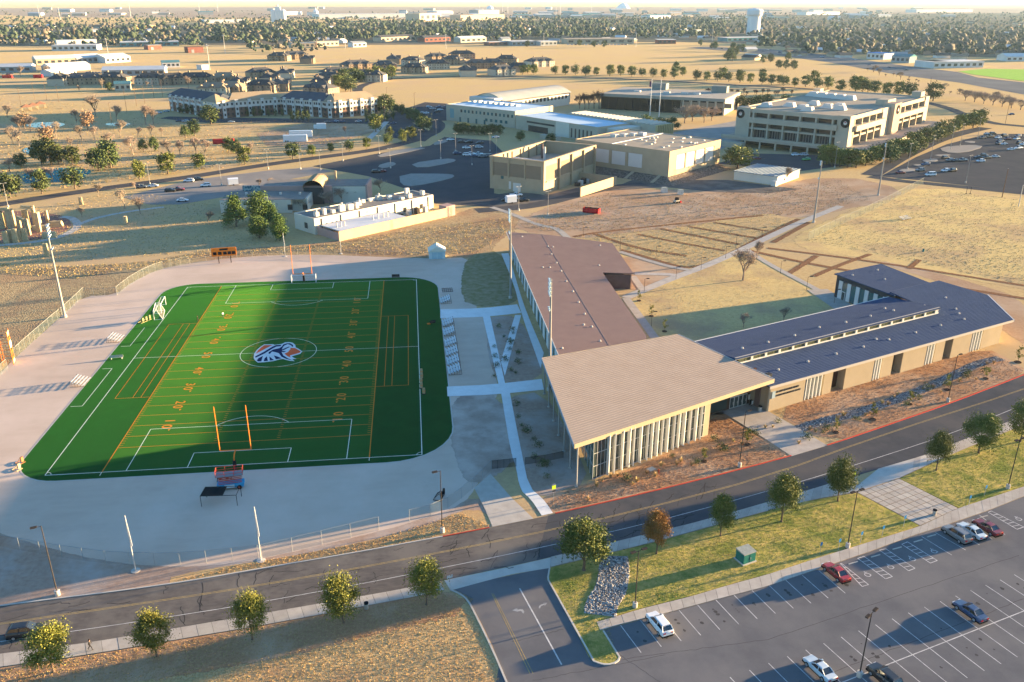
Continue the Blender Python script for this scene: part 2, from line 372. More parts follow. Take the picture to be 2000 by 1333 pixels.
struct('white_soccer_lines', wl, whitef, parent=turf)
ol = MB()
for s in (-1, 1): seg(ol, (s*fb, 0), (s*fb, FLn), .16, ZL+.002)
for k in range(0, 21):
    if k != 10: seg(ol, (-fb, (10+5*k)*Yd), (fb, (10+5*k)*Yd), .11, ZL+.002)
for v in range(11, 110):
    if v % 5 == 0: continue
    for u in (-fb+.1, fb-.8): seg(ol, (u, v*Yd), (u+.7, v*Yd), .09, ZL+.002)
    for u in (-6.1, 6.1): seg(ol, (u-.3, v*Yd), (u+.3, v*Yd), .09, ZL+.002)
for s in (-1, 1):
    for u in (31.8, 28.1, 26.4): seg(ol, (s*u, 35*Yd), (s*u, 85*Yd), .11, ZL+.002)
    for v in (35, 85): seg(ol, (s*fb, v*Yd), (s*31.85, v*Yd), .11, ZL+.002)
struct('orange_football_lines', ol, orangep, parent=turf)
GL = {'0': [[(0, 0), (.62, 0), (.62, 1), (0, 1)], [(.2, .18), (.42, .18), (.42, .82), (.2, .82)]]}
def digit(mb, ch, ox, oy, h, fx, z):
    wd = h*.60; t = h*.17
    segs = {'1': [(.36, 0, .64, 1), (.1, 0, .9, .14), (.14, .72, .36, .9)], '2': [(0, 0, 1, .15), (0, .85, 1, 1), (0, .435, 1, .565), (.76, .5, 1, 1), (0, 0, .24, .5)],
            '3': [(0, 0, 1, .15), (0, .85, 1, 1), (.2, .435, 1, .565), (.76, 0, 1, 1)], '4': [(0, .42, .28, 1), (.62, 0, .9, 1), (0, .32, 1, .48)],
            '5': [(0, 0, 1, .15), (0, .85, 1, 1), (0, .435, 1, .565), (0, .5, .24, 1), (.76, 0, 1, .5)], '0': [(0, 0, .27, 1), (.73, 0, 1, 1), (.27, 0, .73, .15), (.27, .85, .73, 1)]}[ch]
    for i, (x0, y0, x1, y1) in enumerate(segs):
        mb.face([fx(ox+wd*x0, oy+h*y0, z+.0006*i), fx(ox+wd*x1, oy+h*y0, z+.0006*i), fx(ox+wd*x1, oy+h*y1, z+.0006*i), fx(ox+wd*x0, oy+h*y1, z+.0006*i)])
GLY = {}
def glyphs(t):
    if t not in GLY:
        cu = bpy.data.curves.new('number', 'FONT'); cu.body = t[0]+' '+t[1]; cu.offset = .012; to_ = bpy.data.objects.new('number', cu); COL.objects.link(to_); bpy.context.view_layer.update()
        me = bpy.data.meshes.new_from_object(to_.evaluated_get(bpy.context.evaluated_depsgraph_get())); bpy.data.objects.remove(to_)
        vs = [(v.co.x, v.co.y) for v in me.vertices]; x0, x1 = min(v[0] for v in vs), max(v[0] for v in vs); y0, y1 = min(v[1] for v in vs), max(v[1] for v in vs)
        GLY[t] = ([((x-x0)/(x1-x0), (y-y0)/(y1-y0)) for x, y in vs], [tuple(p.vertices) for p in me.polygons])
    return GLY[t]
for k, t in enumerate(['10', '20', '30', '40', '50', '40', '30', '20', '10']):
    v = (20+10*k)*Yd
    for s in (-1, 1):
        h = 2.05; mb = MB(); fx = lambda x, y, z, s=s, v=v: (s*17.15-s*(y-h/2), v+s*x, z)
        gv, gf = glyphs(t); mb.add([fx((x-.5)*3.5, y*h*1.0, ZL+.006) for x, y in gv], gf)
        if t != '50':
            up = (1 if k > 4 else -1)*s; mb.face([fx(up*2.2, h*.75, ZL+.006), fx(up*3.0, h*.88, ZL+.006), fx(up*2.2, h, ZL+.006)][::(1 if up > 0 else -1)])
        struct('yard_number', mb, orangep, parent=turf)
# emblem at midfield, drawn as flat painted shapes
def EM(pts): return [g2((440+x/9.09, 640+y/9.09)) for x, y in pts]
embw = mat('emblem_white', (.62, .64, .64), (.54, .56, .56), .6)
emb = [('emblem_outline', embw, [[(505, 520), (512, 470), (560, 400), (620, 350), (690, 303), (850, 300), (875, 312), (1000, 296), (1060, 268), (1130, 262), (1200, 275), (1245, 315), (1250, 355), (1300, 380), (1368, 428), (1330, 472), (1180, 515), (1215, 540), (1268, 560), (1190, 566), (1232, 602), (1150, 595), (1080, 580), (1020, 560), (960, 572), (850, 602), (700, 620), (580, 627), (530, 590), (505, 550)]]),
       ('emblem_field', redf, [[(540, 470), (580, 410), (640, 355), (695, 318), (845, 315), (740, 365), (640, 420)], [(1150, 362), (1240, 370), (1342, 426), (1320, 455), (1150, 500), (1160, 538), (1100, 512), (1048, 468), (1110, 442), (1160, 385)]]),
       ('emblem_bird', navyf, [[(528, 520), (700, 428), (830, 348), (900, 316), (1000, 312), (985, 335), (905, 345), (830, 385), (700, 465), (540, 542)],
                               [(765, 465), (775, 440), (850, 395), (960, 372), (1000, 345), (1030, 305), (1090, 285), (1150, 283), (1200, 310), (1208, 345), (1185, 345), (1165, 318), (1110, 300), (1060, 320), (1030, 345), (1005, 395), (1120, 345), (1150, 348), (1060, 395), (1000, 420), (1085, 425), (1040, 445), (1000, 440), (1030, 500), (1110, 550), (1205, 592), (1080, 562), (1000, 525), (950, 460), (880, 440), (830, 432), (790, 475)],
                               [(560, 588), (590, 550), (668, 508), (640, 606), (580, 607)], [(680, 603), (700, 550), (738, 515), (758, 598)], [(792, 592), (782, 518), (868, 585)], [(860, 500), (930, 520), (1005, 552), (900, 570)]])]
for i, (nm, m_, shapes) in enumerate(emb):
    mb = MB()
    for q, sh_ in enumerate(shapes): mb.poly(EM(sh_), ZL+.010+.004*i+.0005*q)
    struct(nm, mb, m_, parent=turf)

# ------------------------------------------------------------------ road, kerbs, pavements
def sm(*pts, k=1): return smooth(gp(*pts), k)
KF = [(-60, 1193), (0, 1185), (125, 1169), (225, 1157), (375, 1136), (500, 1114), (700, 1080), (862, 1050), (957, 1032), (1105, 1000), (1250, 967), (1376, 936), (1500, 904), (1618, 871), (1750, 826), (1851, 791), (2001, 733), (2100, 692)]
KN = [(-60, 1287), (0, 1278), (150, 1260), (250, 1244), (457, 1209), (527, 1197), (700, 1167), (800, 1149), (875, 1132), (1000, 1106), (1110, 1081), (1252, 1047), (1377, 1017), (1560, 964), (1715, 917), (1811, 889), (1871, 864), (2001, 812), (2100, 768)]
SB = [(-60, 1313), (0, 1304), (175, 1280), (350, 1250), (457, 1232), (527, 1220), (625, 1202), (745, 1179), (825, 1164), (868, 1154)]
SB2 = [(1075, 1109), (1190, 1081), (1262, 1064), (1380, 1032), (1560, 982), (1675, 962)]
SB3 = [(1756, 934), (1856, 889), (2001, 830), (2100, 788)]
YL = [(-60, 1228), (0, 1219), (175, 1194), (325, 1172), (500, 1145), (750, 1101), (1000, 1052), (1237, 1000), (1500, 931), (1713, 853), (2001, 761), (2100, 722)]
WL = [(-60, 1262), (0, 1254), (125, 1236), (275, 1214), (467, 1184), (690, 1144), (807, 1121), (1000, 1082), (1175, 1044), (1355, 1000), (1555, 944), (1663, 911), (1800, 867), (1868, 843), (1951, 811), (2100, 748)]
A_ = resample(sm(*KF), 90); B_ = resample(sm(*KN), 90)
kx = [i for i in range(91) if px((*A_[i], 0))[0] < 1085][-1]
road = struct('road', MB().strip(B_[:kx+1], A_[:kx+1], .024), asphR)
struct('new_surface', MB().strip(B_[kx:], A_[kx:], .024), mat('new_asphalt', (.078, .078, .083), (.064, .065, .07), .3, .9, .15, 20, c3=(.10, .093, .09), scale3=.06), parent=road)
ym = MB()
for d in (-.13, .13): band(offset(sm(*YL), d), .10, .029, ym)
struct('centre_line', ym, yellow, parent=road); struct('lane_line', band(sm(*WL), .11, .029), white, parent=road)
# cracks and sealed joints in the old western half of the road
cm = MB(); rnd = random.Random(3)
for i in range(150):
    t = rnd.uniform(0, .52); k = int(t*90); a, b = Vector(A_[k]), Vector(B_[k]); f = rnd.random(); p = a.lerp(b, f)
    al = (Vector(A_[k+1])-a).normalized(); ac = (b-a).normalized()
    dirn = ac if rnd.random() < .62 else al
    L_ = rnd.uniform(1.5, 5); pts = [p]
    for _ in range(6):
        pts.append(pts[-1]+dirn*L_/6+Vector((rnd.gauss(0, .22), rnd.gauss(0, .22))))
    pts = [q for q in pts if 0 < (q-a).dot(ac) < (b-a).length]
    if len(pts) > 2: band([tuple(q) for q in pts], rnd.uniform(.05, .16), .0268+.00001*i, cm)
o = struct('crack_sealing', cm, crackm, parent=road); o['kind'] = 'stuff'
def kerb(Pl, m, name, parent, w=.16, h=.13, side=1):
    mb = MB(); O = offset(Pl, side*w)
    for i in range(len(Pl)-1):
        a, b, c, d = Pl[i], Pl[i+1], O[i+1], O[i]
        mb.add([(*a, 0), (*b, 0), (*c, 0), (*d, 0), (*a, h), (*b, h), (*c, h), (*d, h)], [(4, 5, 6, 7), (0, 1, 5, 4), (2, 3, 7, 6), (0, 4, 7, 3), (1, 2, 6, 5)] if side > 0 else [(7, 6, 5, 4), (4, 5, 1, 0), (6, 7, 3, 2), (3, 7, 4, 0), (5, 6, 2, 1)])
    return struct(name, mb, m, parent=parent)
def between(Pl, x0, x1):
    return [p for p in Pl if x0 <= px((p[0], p[1], 0))[0] <= x1]
KFs = resample(sm(*KF), 180); KNs = resample(sm(*KN), 180)
kerb(between(KFs, -100, 866), conc2, 'kerb', road, .22)
kerb(between(KFs, 862, 960), redp, 'red_kerb', road, .22)
kerb(between(KFs, 1082, 1548), redp, 'red_kerb', road, .22)
kerb(between(KFs, 1616, 2110), redp, 'red_kerb', road, .22)
# slabbed pavements: every slab its own piece
def slabs(name, A, B, w, z=.12, m=conc, parent=None, gap=.035, label=None):
    n = max(1, int(plen(A)/w)); A = resample(A, n); B = resample(B, n)
    base = struct(name, MB().strip(B, A, z-.05) if True else None, concj, label, parent)
    for i in range(n):
        q = [Vector(A[i]), Vector(A[i+1]), Vector(B[i+1]), Vector(B[i])]; c = sum(q, Vector((0, 0)))/4
        q = [c+(p-c)*(1-gap/(p-c).length) for p in q]
        dz = random.uniform(-.006, .006)
        mb = MB(); mb.prism([tuple(p-c) for p in q], z-.06, z+dz)
        obj('slab', mb, m, base, (c.x, c.y, 0))
    return base
slabs('pavement', between(KNs, -100, 872), resample(sm(*SB), 80), 2.0)
slabs('pavement', between(KNs, 1075, 1672), resample(sm(*SB2), 80), 2.0)
slabs('pavement', between(KNs, 1752, 2110), resample(sm(*SB3), 80), 2.0)
struct('driveway_apron', MB().poly(gp((868, 1134), (985, 1110), (1078, 1089), (1074, 1110), (1000, 1122), (950, 1135), (880, 1154)), .028), conc2)
# plaza of square pavers
pz = [G(1674, 963), G(1756, 936), G(1871, 994), G(1797, 1028)]
pb = struct('plaza', MB().poly([(p.x, p.y) for p in pz], .07), concj)
for i in range(7):
    for j in range(9):
        def L_(u, v): return (pz[0].lerp(pz[1], u)).lerp(pz[3].lerp(pz[2], u), v)
        q = [L_(i/7+.006, j/9+.005), L_(i/7+.1369, j/9+.005), L_(i/7+.1369, j/9+.1061), L_(i/7+.006, j/9+.1061)]; c = sum(q, Vector())/4
        obj('paver', MB().prism([((p-c).x, (p-c).y) for p in q], .06, .12+random.uniform(-.005, .005)), conc, pb, c)
struct('paver_border', MB().poly(gp((1668, 955), (1715, 917), (1811, 889), (1858, 888), (1756, 935), (1675, 962)), .119), conc2, parent=pb)
# car park
lot = struct('car_park', MB().poly(gp((1172, 1232), (1212, 1222), (1297, 1200), (1400, 1172), (1500, 1145), (1600, 1112), (1700, 1078), (1775, 1050), (1850, 1026), (1925, 1000), (2001, 970), (2300, 860), (2500, 1000), (2500, 1700), (900, 1700), (975, 1300), (962, 1262), (935, 1208), (912, 1170), (882, 1153), (950, 1134), (1072, 1109), (1110, 1200), (1150, 1285)), .024), asph)
UPk = [(1165, 1216), (1192, 1209), (1250, 1191), (1350, 1166), (1430, 1142), (1500, 1123), (1600, 1090), (1700, 1059), (1797, 1029), (1871, 994), (2001, 951), (2120, 905)]
LWk = [(1172, 1233), (1212, 1221), (1297, 1200), (1400, 1172), (1500, 1146), (1600, 1112), (1700, 1078), (1775, 1050), (1850, 1026), (1925, 1000), (2001, 970), (2120, 925)]
slabs('pavement', resample(gp(*LWk), 80), resample(gp(*UPk), 80), 1.9)
# planted island and lawns
ISL = [(1072, 1111), (1190, 1082), (1262, 1065), (1380, 1033), (1560, 983), (1674, 964), (1795, 1028), (1700, 1058), (1600, 1089), (1500, 1122), (1430, 1141), (1350, 1165), (1250, 1190), (1165, 1215), (1180, 1234), (1212, 1287), (1196, 1299), (1176, 1299), (1155, 1290), (1120, 1225), (1095, 1180), (1068, 1132)]
isl = struct('lawn', MB().prism(gp(*ISL), .0, .105), lawn, 'patchy green lawn of the island between road and car park')
struct('lawn', MB().prism(gp((1757, 936), (1856, 890), (2001, 831), (2100, 790), (2120, 904), (2001, 950), (1872, 993)), .0, .105), lawn, 'patchy green lawn right of the plaza')
kerb(resample(gp((1180, 1233), (1212, 1285), (1208, 1294), (1196, 1300), (1176, 1300), (1158, 1293), (1120, 1225), (1095, 1180), (1068, 1132), (1072, 1110)), 40), conc2, 'kerb', isl, .25, .13, -1)
kerb(resample(smooth(gp((880, 1152), (900, 1160), (915, 1172), (935, 1210), (965, 1272), (992, 1335), (1020, 1400)), 1), 40), conc2, 'kerb', lot, .25, .13, -1)
patch('dry_lawn', P((-80, 1318), (0, 1307), (175, 1283), (350, 1254), (525, 1223), (745, 1182), (868, 1158), (910, 1178), (932, 1214), (962, 1275), (990, 1338), (1000, 1420), (-80, 1420)), strawN, .02, .3, nscale=2)
patch('bare_earth', P((-80, 1318), (170, 1290), (300, 1268), (530, 1228), (750, 1186), (860, 1165), (905, 1185), (820, 1205), (640, 1250), (450, 1290), (260, 1320), (60, 1345), (-80, 1360)), bed, .024, 2.5, nscale=.8)
# parking stall lines
def wline(a, b, mb, w=.11, z=.029): seg(mb, a, b, w, z)
a0, a1 = Vector(g2((1212, 1222))), Vector(g2((1599, 1115))); e0 = Vector(g2((1251, 1278)))-a0; e1 = Vector(g2((1651, 1157)))-a1
sl = MB(); e = (e0+e1)/2; st = (a1-a0)/11
for k in range(12): wline(a0+st*k, a0+st*k+e, sl)
for p, q in (((1800, 1048.5), (1859, 1085)), ((1827, 1041), (1886, 1075)), ((1858, 1031), (1913, 1065)), ((1888, 1020), (1938, 1054)), ((1912, 1006), (1963, 1045))): wline(Vector(g2(p)), Vector(g2(q)), sl)
u0, u1 = Vector(g2((1501, 1296))), Vector(g2((1981, 1123))); us = (u1-u0)/15
dl = (Vector(g2((1927, 1315)))-Vector(g2((1777.5, 1201))))
for k in range(-2, 19): wline(u0+us*k, u0+us*k+dl, sl)
c0, c1 = Vector(g2((1725, 1302))), Vector(g2((2000, 1194))); wline(c0-(c1-c0)*.5, c1+(c1-c0)*.25, sl, .13, .0292)
wline(Vector(g2((1015, 1150))), Vector(g2((1097, 1299))), sl, .2)
# hatched access aisles
T8 = lambda x, y: Vector(g2((1500+x/4, 1000+y/4)))
for (a, b, c, d) in (((565, 405), (735, 585), (785, 570), (575, 405)), ((700, 365), (918, 525), (972, 507), (750, 350)), ((870, 300), (1098, 462), (1148, 443), (920, 290)), ((1045, 255), (1268, 402), (1322, 382), (1090, 236)), ((1720, 5), (1945, 138), (1998, 120), (1745, -5))):
    A, B, C, D = T8(*a), T8(*b), T8(*c), T8(*d)
    wline(A, B, sl, .12, .0294); wline(B, C, sl, .12, .0296); wline(C, D, sl, .12, .0294); wline(A, D, sl, .12, .0296)
    for k in range(1, 6): wline(A.lerp(B, k/6), D.lerp(C, min(1, k/6+.04)), sl, .1, .0298)
struct('stall_lines', sl, white, parent=lot)
yl2 = MB()
for dx in (-3, 3): wline(Vector(g2((962+dx*.5, 1160))), Vector(g2((1038+dx, 1316))), yl2, .1)
struct('drive_centre_line', yl2, yellow, parent=lot)
ar = MB(); ar.poly(gp((1000, 1193), (1010, 1188), (1011, 1191), (1020, 1190), (1024, 1195), (1023, 1199), (1020, 1198), (1018, 1194), (1011, 1195), (1012, 1196)), .0292); struct('turn_arrow', ar, mat('worn_white_paint', (.38, .37, .36), (.24, .235, .23), 2, .8), parent=lot)
ar = MB(); ar.poly(gp((1052, 1189), (1053, 1184), (1058, 1181), (1062, 1180), (1061, 1178), (1069, 1178), (1064, 1184), (1063, 1182), (1057, 1184), (1055, 1189)), .0292); struct('turn_arrow', ar, mat('worn_white_paint', None), parent=lot)
# wheelchair symbols
for x, y in ((775, 490), (955, 430), (1125, 368), (1295, 308), (1955, 55)):
    c = T8(x, y); mb = MB(); arc(mb, (c.x, c.y-.1), .42, R(120), R(400), .11, 20, .0293)
    for (q, r_) in (((-.15, .75), (-.12, .2)), ((-.12, .2), (.35, .15)), ((.35, .15), (.55, -.3)), ((-.14, .5), (.25, .48))): wline(c+Vector(q), c+Vector(r_), mb, .1, .0297)
    struct('wheelchair_symbol', mb, bluep if False else white, parent=lot)

# ------------------------------------------------------------------ campus paths and far roads
pathc = mat('path_concrete', (.68, .67, .64), (.61, .60, .57), .5, .9, rnd=.05)
def pathpoly(name, A, B, z=.05, m=pathc, w=2.2, slab=False):
    if slab: return slabs(name, resample(gp(*A), 30), resample(gp(*B), 30), w, z, m)
    n = max(len(A), len(B), 8)*3
    return struct(name, MB().strip(resample(smooth(gp(*B), 1), n), resample(smooth(gp(*A), 1), n), z), m)
pathpoly('path', [(860, 605), (941, 603), (1010, 595)], [(860, 622), (943, 620), (1018, 612)], .046)
pathpoly('path', [(943, 619), (974, 752)], [(957, 617), (987, 752)], .05)
pathpoly('path', [(1006, 616), (978, 706)], [(1018, 616), (986, 735)], .054)
pathpoly('path', [(979, 496), (1005, 559), (1017, 610), (1056, 720)], [(993, 495), (1013, 565), (1028, 610), (1062, 690)], .058)
pathpoly('path', [(873, 756), (960, 752), (1058, 741)], [(874, 775), (960, 772), (1062, 762)], .062)
pathpoly('path', [(979, 770), (998, 886), (1008, 912), (1015, 957), (1038, 977), (1058, 1008)], [(996, 768), (1003, 806), (1020, 891), (1033, 952), (1063, 977), (1080, 1003)], .066)
struct('service_drive', MB().poly(gp((926, 954), (958, 926), (1000, 974), (1042, 1014), (962, 1030), (948, 997)), .07), conc)
pathpoly('entrance_walk', [(1406, 803), (1470, 842), (1546, 892)], [(1500, 804), (1555, 835), (1616, 871)], .07, conc)
struct('entrance_walk', MB().poly(gp((1385, 812), (1425, 800), (1470, 786), (1502, 804), (1406, 804)), .066), conc)
def rdl(name, pts, w, z, m, k=2): return struct(name, band(smooth(gp(*pts), k), w, z), m)
rdl('path', [(1222, 582), (1310, 545), (1390, 516), (1500, 464), (1560, 436), (1642, 403)], 3.2, .05, conc)
rdl('path', [(1222, 582), (1250, 620), (1280, 662)], 2.4, .054, conc)
rdl('path', [(1240, 535), (1310, 536), (1325, 540)], 2.6, .058, conc)
rdl('path', [(1210, 492), (1300, 520), (1352, 529)], 2.2, .062, conc)
rdl('path', [(1236, 540), (1257, 570)], 2.2, .07, conc)
rdl('path', [(1457, 487), (1500, 516), (1596, 566), (1640, 590)], 2.2, .066, conc)
rdl('path', [(1596, 566), (1650, 603)], 6.5, .074, conc)
rdl('path', [(960, 405), (1000, 418), (1050, 440), (1088, 446), (1110, 466)], 2.6, .05, conc)
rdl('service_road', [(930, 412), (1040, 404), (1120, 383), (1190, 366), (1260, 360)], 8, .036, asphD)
struct('service_yard', MB().poly(gp((1240, 350), (1330, 352), (1420, 352), (1560, 370), (1500, 378), (1400, 376), (1300, 366), (1180, 374)), .034), asphR)
struct('service_yard', MB().poly(gp((940, 385), (1000, 376), (1075, 380), (1190, 352), (1200, 362), (1100, 392), (1030, 404), (960, 406)), .033), asphR)
rdl('path', [(-60, 482), (30, 478), (110, 467), (150, 448), (152, 435), (138, 425), (120, 424)], 3, .05, conc2)
rdl('path', [(150, 440), (190, 425), (260, 412), (320, 405)], 2.6, .054, conc2)
rdl('campus_road', [(-60, 407), (0, 400), (75, 388), (150, 376), (250, 362), (375, 346), (500, 325), (600, 311), (725, 295), (775, 284), (825, 270), (858, 253), (855, 236), (800, 222), (762, 207), (725, 190), (690, 176), (725, 160), (790, 152), (1000, 149), (1250, 155), (1400, 165), (1560, 172), (1700, 185), (1830, 202), (1920, 240), (2010, 248)], 9, .06, asphD)
rdl('campus_road', [(1700, 345), (1750, 353), (1825, 360), (1925, 370), (2060, 384)], 7, .058, asphD)
rdl('campus_road', [(1700, 343), (1735, 322), (1760, 307), (1825, 276), (1870, 262), (1925, 250)], 9, .054, asphD)
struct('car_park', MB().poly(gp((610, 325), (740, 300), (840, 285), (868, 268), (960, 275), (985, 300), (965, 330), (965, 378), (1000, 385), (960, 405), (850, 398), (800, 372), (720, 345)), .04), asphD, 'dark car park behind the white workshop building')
struct('car_park', MB().poly(gp((240, 385), (375, 352), (520, 334), (610, 327), (650, 335), (560, 352), (440, 385), (350, 400), (290, 400)), .046), mat('pale_asphalt', (.26, .235, .21), (.22, .2, .18), .1), 'pale car park left of the pink building')
struct('car_park', MB().poly(gp((1720, 345), (1790, 307), (1850, 282), (1930, 262), (2080, 262), (2080, 385), (1880, 362), (1790, 352)), .042), asphD, 'far right car park beside the concrete building')
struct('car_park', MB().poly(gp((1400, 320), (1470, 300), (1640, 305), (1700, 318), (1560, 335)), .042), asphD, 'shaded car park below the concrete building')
struct('car_park', MB().poly(gp((755, 245), (800, 238), (850, 262), (830, 277), (750, 268)), .066), asphD, 'small car park inside the road bend')
struct('car_park', MB().poly(gp((330, 228), (560, 232), (735, 232), (830, 200), (905, 205), (872, 236), (760, 243), (560, 240), (400, 240), (310, 232)), .05), asphD, 'car park in front of the long apartment block')
struct('forecourt', MB().poly(gp((1240, 290), (1300, 262), (1440, 236), (1480, 262), (1400, 295), (1290, 300)), .05), mat('pale_paving', (.34, .31, .27), (.28, .26, .23), .15, .9))
struct('highway', MB().poly(gp((1370, 92), (1500, 96), (1650, 112), (1775, 130), (1870, 141), (1910, 152), (2080, 170), (2080, 200), (1875, 162), (1750, 146), (1625, 123), (1500, 106), (1340, 94)), .09), mat('highway_asphalt', (.15, .145, .14), (.2, .19, .18), .02))
struct('ball_field', MB().poly(gp((1872, 140), (1925, 135), (2100, 138), (2100, 168), (1990, 158), (1900, 146)), .16), fieldgr)
for k, pd in enumerate([[(42, 291), (70, 286), (102, 284), (138, 296), (120, 301), (80, 302), (50, 302)], [(44, 244), (75, 239), (110, 239), (132, 243), (110, 250), (70, 251)], [(203, 242), (225, 240), (259, 241), (250, 246), (210, 246)]]):
    struct('pond', MB().poly(smooth(gp(*pd), 2, True), .06), water)
struct('tennis_court', MB().poly(gp((40, 346), (60, 332), (120, 328), (185, 332), (165, 346), (120, 356), (50, 358)), .05), courtm)
struct('gravel_yard', MB().poly(gp((500, 262), (600, 240), (720, 235), (740, 255), (620, 290), (520, 285)), .03), dirt)
rdl('path', [(720, 272), (735, 258), (755, 238)], 4, .07, conc2)
# concrete islands in the car parks
for q in ([(735, 325), (760, 317), (770, 318), (775, 322), (750, 330)], [(800, 320), (870, 310), (892, 312), (885, 318), (820, 330)], [(780, 340), (870, 340), (890, 343), (880, 350), (810, 365), (782, 362)], [(1835, 288), (1900, 283), (1925, 287), (1880, 300), (1842, 298)], [(1820, 303), (1862, 302), (1840, 307)], [(1800, 313), (1830, 310), (1832, 316), (1806, 317)], [(1778, 322), (1820, 321), (1800, 327)], [(1755, 332), (1785, 329), (1792, 335), (1762, 337)], [(1878, 277), (1905, 276), (1903, 281)], [(735, 304), (780, 292), (840, 288), (800, 297), (745, 308)], [(845, 280), (870, 272), (880, 275), (850, 285)]):
    struct('traffic_island', MB().prism(smooth(gp(*q), 1, True), 0, .15), mat('island_concrete', (.30, .275, .24), (.26, .24, .21), .3))
# river-rock swale by the east wing and on the lawn island: heaps of dark stones over a bed
def rocks(name, pts, wd, n, z, label, m=rockm, size=(.09, .22)):
    Pl = smooth(gp(*pts), 2); base = struct(name, MB().prism(offset(Pl, wd/2)+offset(Pl, -wd/2)[::-1], 0, z), m, label)
    R_ = random.Random(len(pts)*n); Q = resample(Pl, 200); O = offset(Q, 1)
    ico = [(0, 0, 1), (.9, 0, .3), (.28, .85, .3), (-.72, .53, .3), (-.72, -.53, .3), (.28, -.85, .3)]
    mats_ = [mat('dark_stone', (.09, .085, .085)), mat('grey_stone', (.26, .24, .22)), mat('pale_stone', (.45, .42, .38))]
    mb = MB(mats_)
    for _ in range(n):
        i = R_.randrange(200); f = R_.uniform(-wd/2, wd/2); x = Q[i][0]+(O[i][0]-Q[i][0])*f; y = Q[i][1]+(O[i][1]-Q[i][1])*f; s_ = R_.uniform(*size); a = R_.random()*6
        mb.cur = R_.choice((0, 0, 1, 1, 2))
        mb.add([(x+s_*(p[0]*math.cos(a)-p[1]*math.sin(a)), y+s_*(p[0]*math.sin(a)+p[1]*math.cos(a)), z-.03+s_*p[2]*.7) for p in ico], [(0, 1, 2), (0, 2, 3), (0, 3, 4), (0, 4, 5), (0, 5, 1)])
    o_ = obj('stones', mb, None, base); o_['kind'] = 'stuff'
rocks('rock_swale', [(1560, 838), (1610, 822), (1680, 805), (1740, 785), (1810, 758), (1860, 735), (1915, 708), (1955, 700)], 2.6, 3200, .03, 'dark river rock swale in front of the long blue-roofed wing')
rocks('rock_swale', [(1197, 1088), (1200, 1110), (1198, 1135), (1190, 1160), (1175, 1180), (1172, 1203)], 4.6, 2400, .16, 'curving bed of grey river rock across the lawn island', mat('pale_river_rock', (.22, .21, .2), (.36, .34, .31), 3, .9, .8, 6))

# faint tar seams, stains and oil drips in the near car park
tm = MB(); r5 = random.Random(8)
for (p, q) in (((1000, 1255), (1100, 1230)), ((1215, 1288), (1500, 1250)), ((1500, 1250), (1990, 1085)), ((1040, 1330), (1300, 1280)), ((1150, 1240), (1300, 1340)), ((1560, 1340), (2000, 1170))):
    A, B = Vector(g2(p)), Vector(g2(q)); n_ = 24; pts = [A.lerp(B, i/n_)+Vector((r5.gauss(0, .06), r5.gauss(0, .06))) for i in range(n_+1)]; band([tuple(v) for v in pts], .07, .0272, tm)
for _ in range(90):
    k = r5.randrange(12); c_ = (a0+st*(k+.5)+e*r5.uniform(.3, .8)) if r5.random() < .5 else (u0+us*(r5.randrange(-1, 17)+.5)+dl*r5.choice((r5.uniform(.1, .4), r5.uniform(.6, .9)))); rr2 = r5.uniform(.08, .35)
    tm.poly([(c_.x+rr2*r5.uniform(.6, 1.2)*math.cos(t_*.785), c_.y+rr2*r5.uniform(.6, 1.2)*math.sin(t_*.785)) for t_ in range(8)], .0275+.00002*_)
o = struct('tar_and_oil', tm, mat('tar_stain', (.06, .055, .053), (.08, .075, .07), 2), parent=lot); o['kind'] = 'stuff'
# ------------------------------------------------------------------ main campus building
def seamroof(name, poly, zf, m, mseam, parent, dirv, step, thick=.35, h=.06, loc=(0, 0, 0), wseam=.06):
    """sloped roof slab with raised standing seams running along dirv"""
    o = obj(name, MB().prism(poly, lambda x, y: zf(x, y)-thick, zf), m, parent)
    mb = MB(); d = Vector(dirv).normalized(); nrm = Vector((-d.y, d.x))
    cs = [Vector(p).dot(nrm) for p in poly]; t = min(cs)+step*.5
    while t < max(cs):
        hits = []
        for i in range(len(poly)):
            a, b = Vector(poly[i]), Vector(poly[(i+1) % len(poly)]); ca, cb_ = a.dot(nrm)-t, b.dot(nrm)-t
            if ca*cb_ < 0: hits.append(a.lerp(b, ca/(ca-cb_)))
        hits.sort(key=lambda p: p.dot(d))
        for a, b in zip(hits[::2], hits[1::2]):
            if (b-a).length < .3: continue
            n_ = nrm*wseam/2; za, zb = zf(*a), zf(*b)
            mb.add([(*(a-n_), za), (*(b-n_), zb), (*(b+n_), zb), (*(a+n_), za), (*(a-n_*.6), za+h), (*(b-n_*.6), zb+h), (*(b+n_*.6), zb+h), (*(a+n_*.6), za+h)], [(4, 5, 6, 7), (0, 1, 5, 4), (2, 3, 7, 6)])
        t += step
    s = obj('roof_seams', mb, mseam, o); s['kind'] = 'stuff'
    return o
tanroof = mat('tan_metal_roof', (.36, .285, .225), (.325, .255, .20), .25, .55, metal=.0, spec=.0)
tanseam = mat('tan_roof_seam', (.40, .32, .255), rough=.5)
brownroof = mat('brown_metal_roof', (.215, .148, .13), (.19, .13, .115), .3, .6)
brownseam = mat('brown_roof_seam', (.31, .23, .205), rough=.5)
blueroof = mat('dark_blue_metal_roof', (.046, .068, .122), (.038, .057, .105), .4, .5)
blueseam = mat('blue_roof_seam', (.095, .12, .19), rough=.5)
fascia = mat('tan_fascia', (.42, .34, .22), rough=.6)
greyfascia = mat('grey_fascia', (.42, .38, .33), rough=.5)
stucco = mat('cream_stucco', (.35, .29, .205), (.325, .27, .19), .5, .9, .1, 12)
whitewall = mat('white_panel', (.62, .60, .56), (.56, .54, .5), .5, .8)
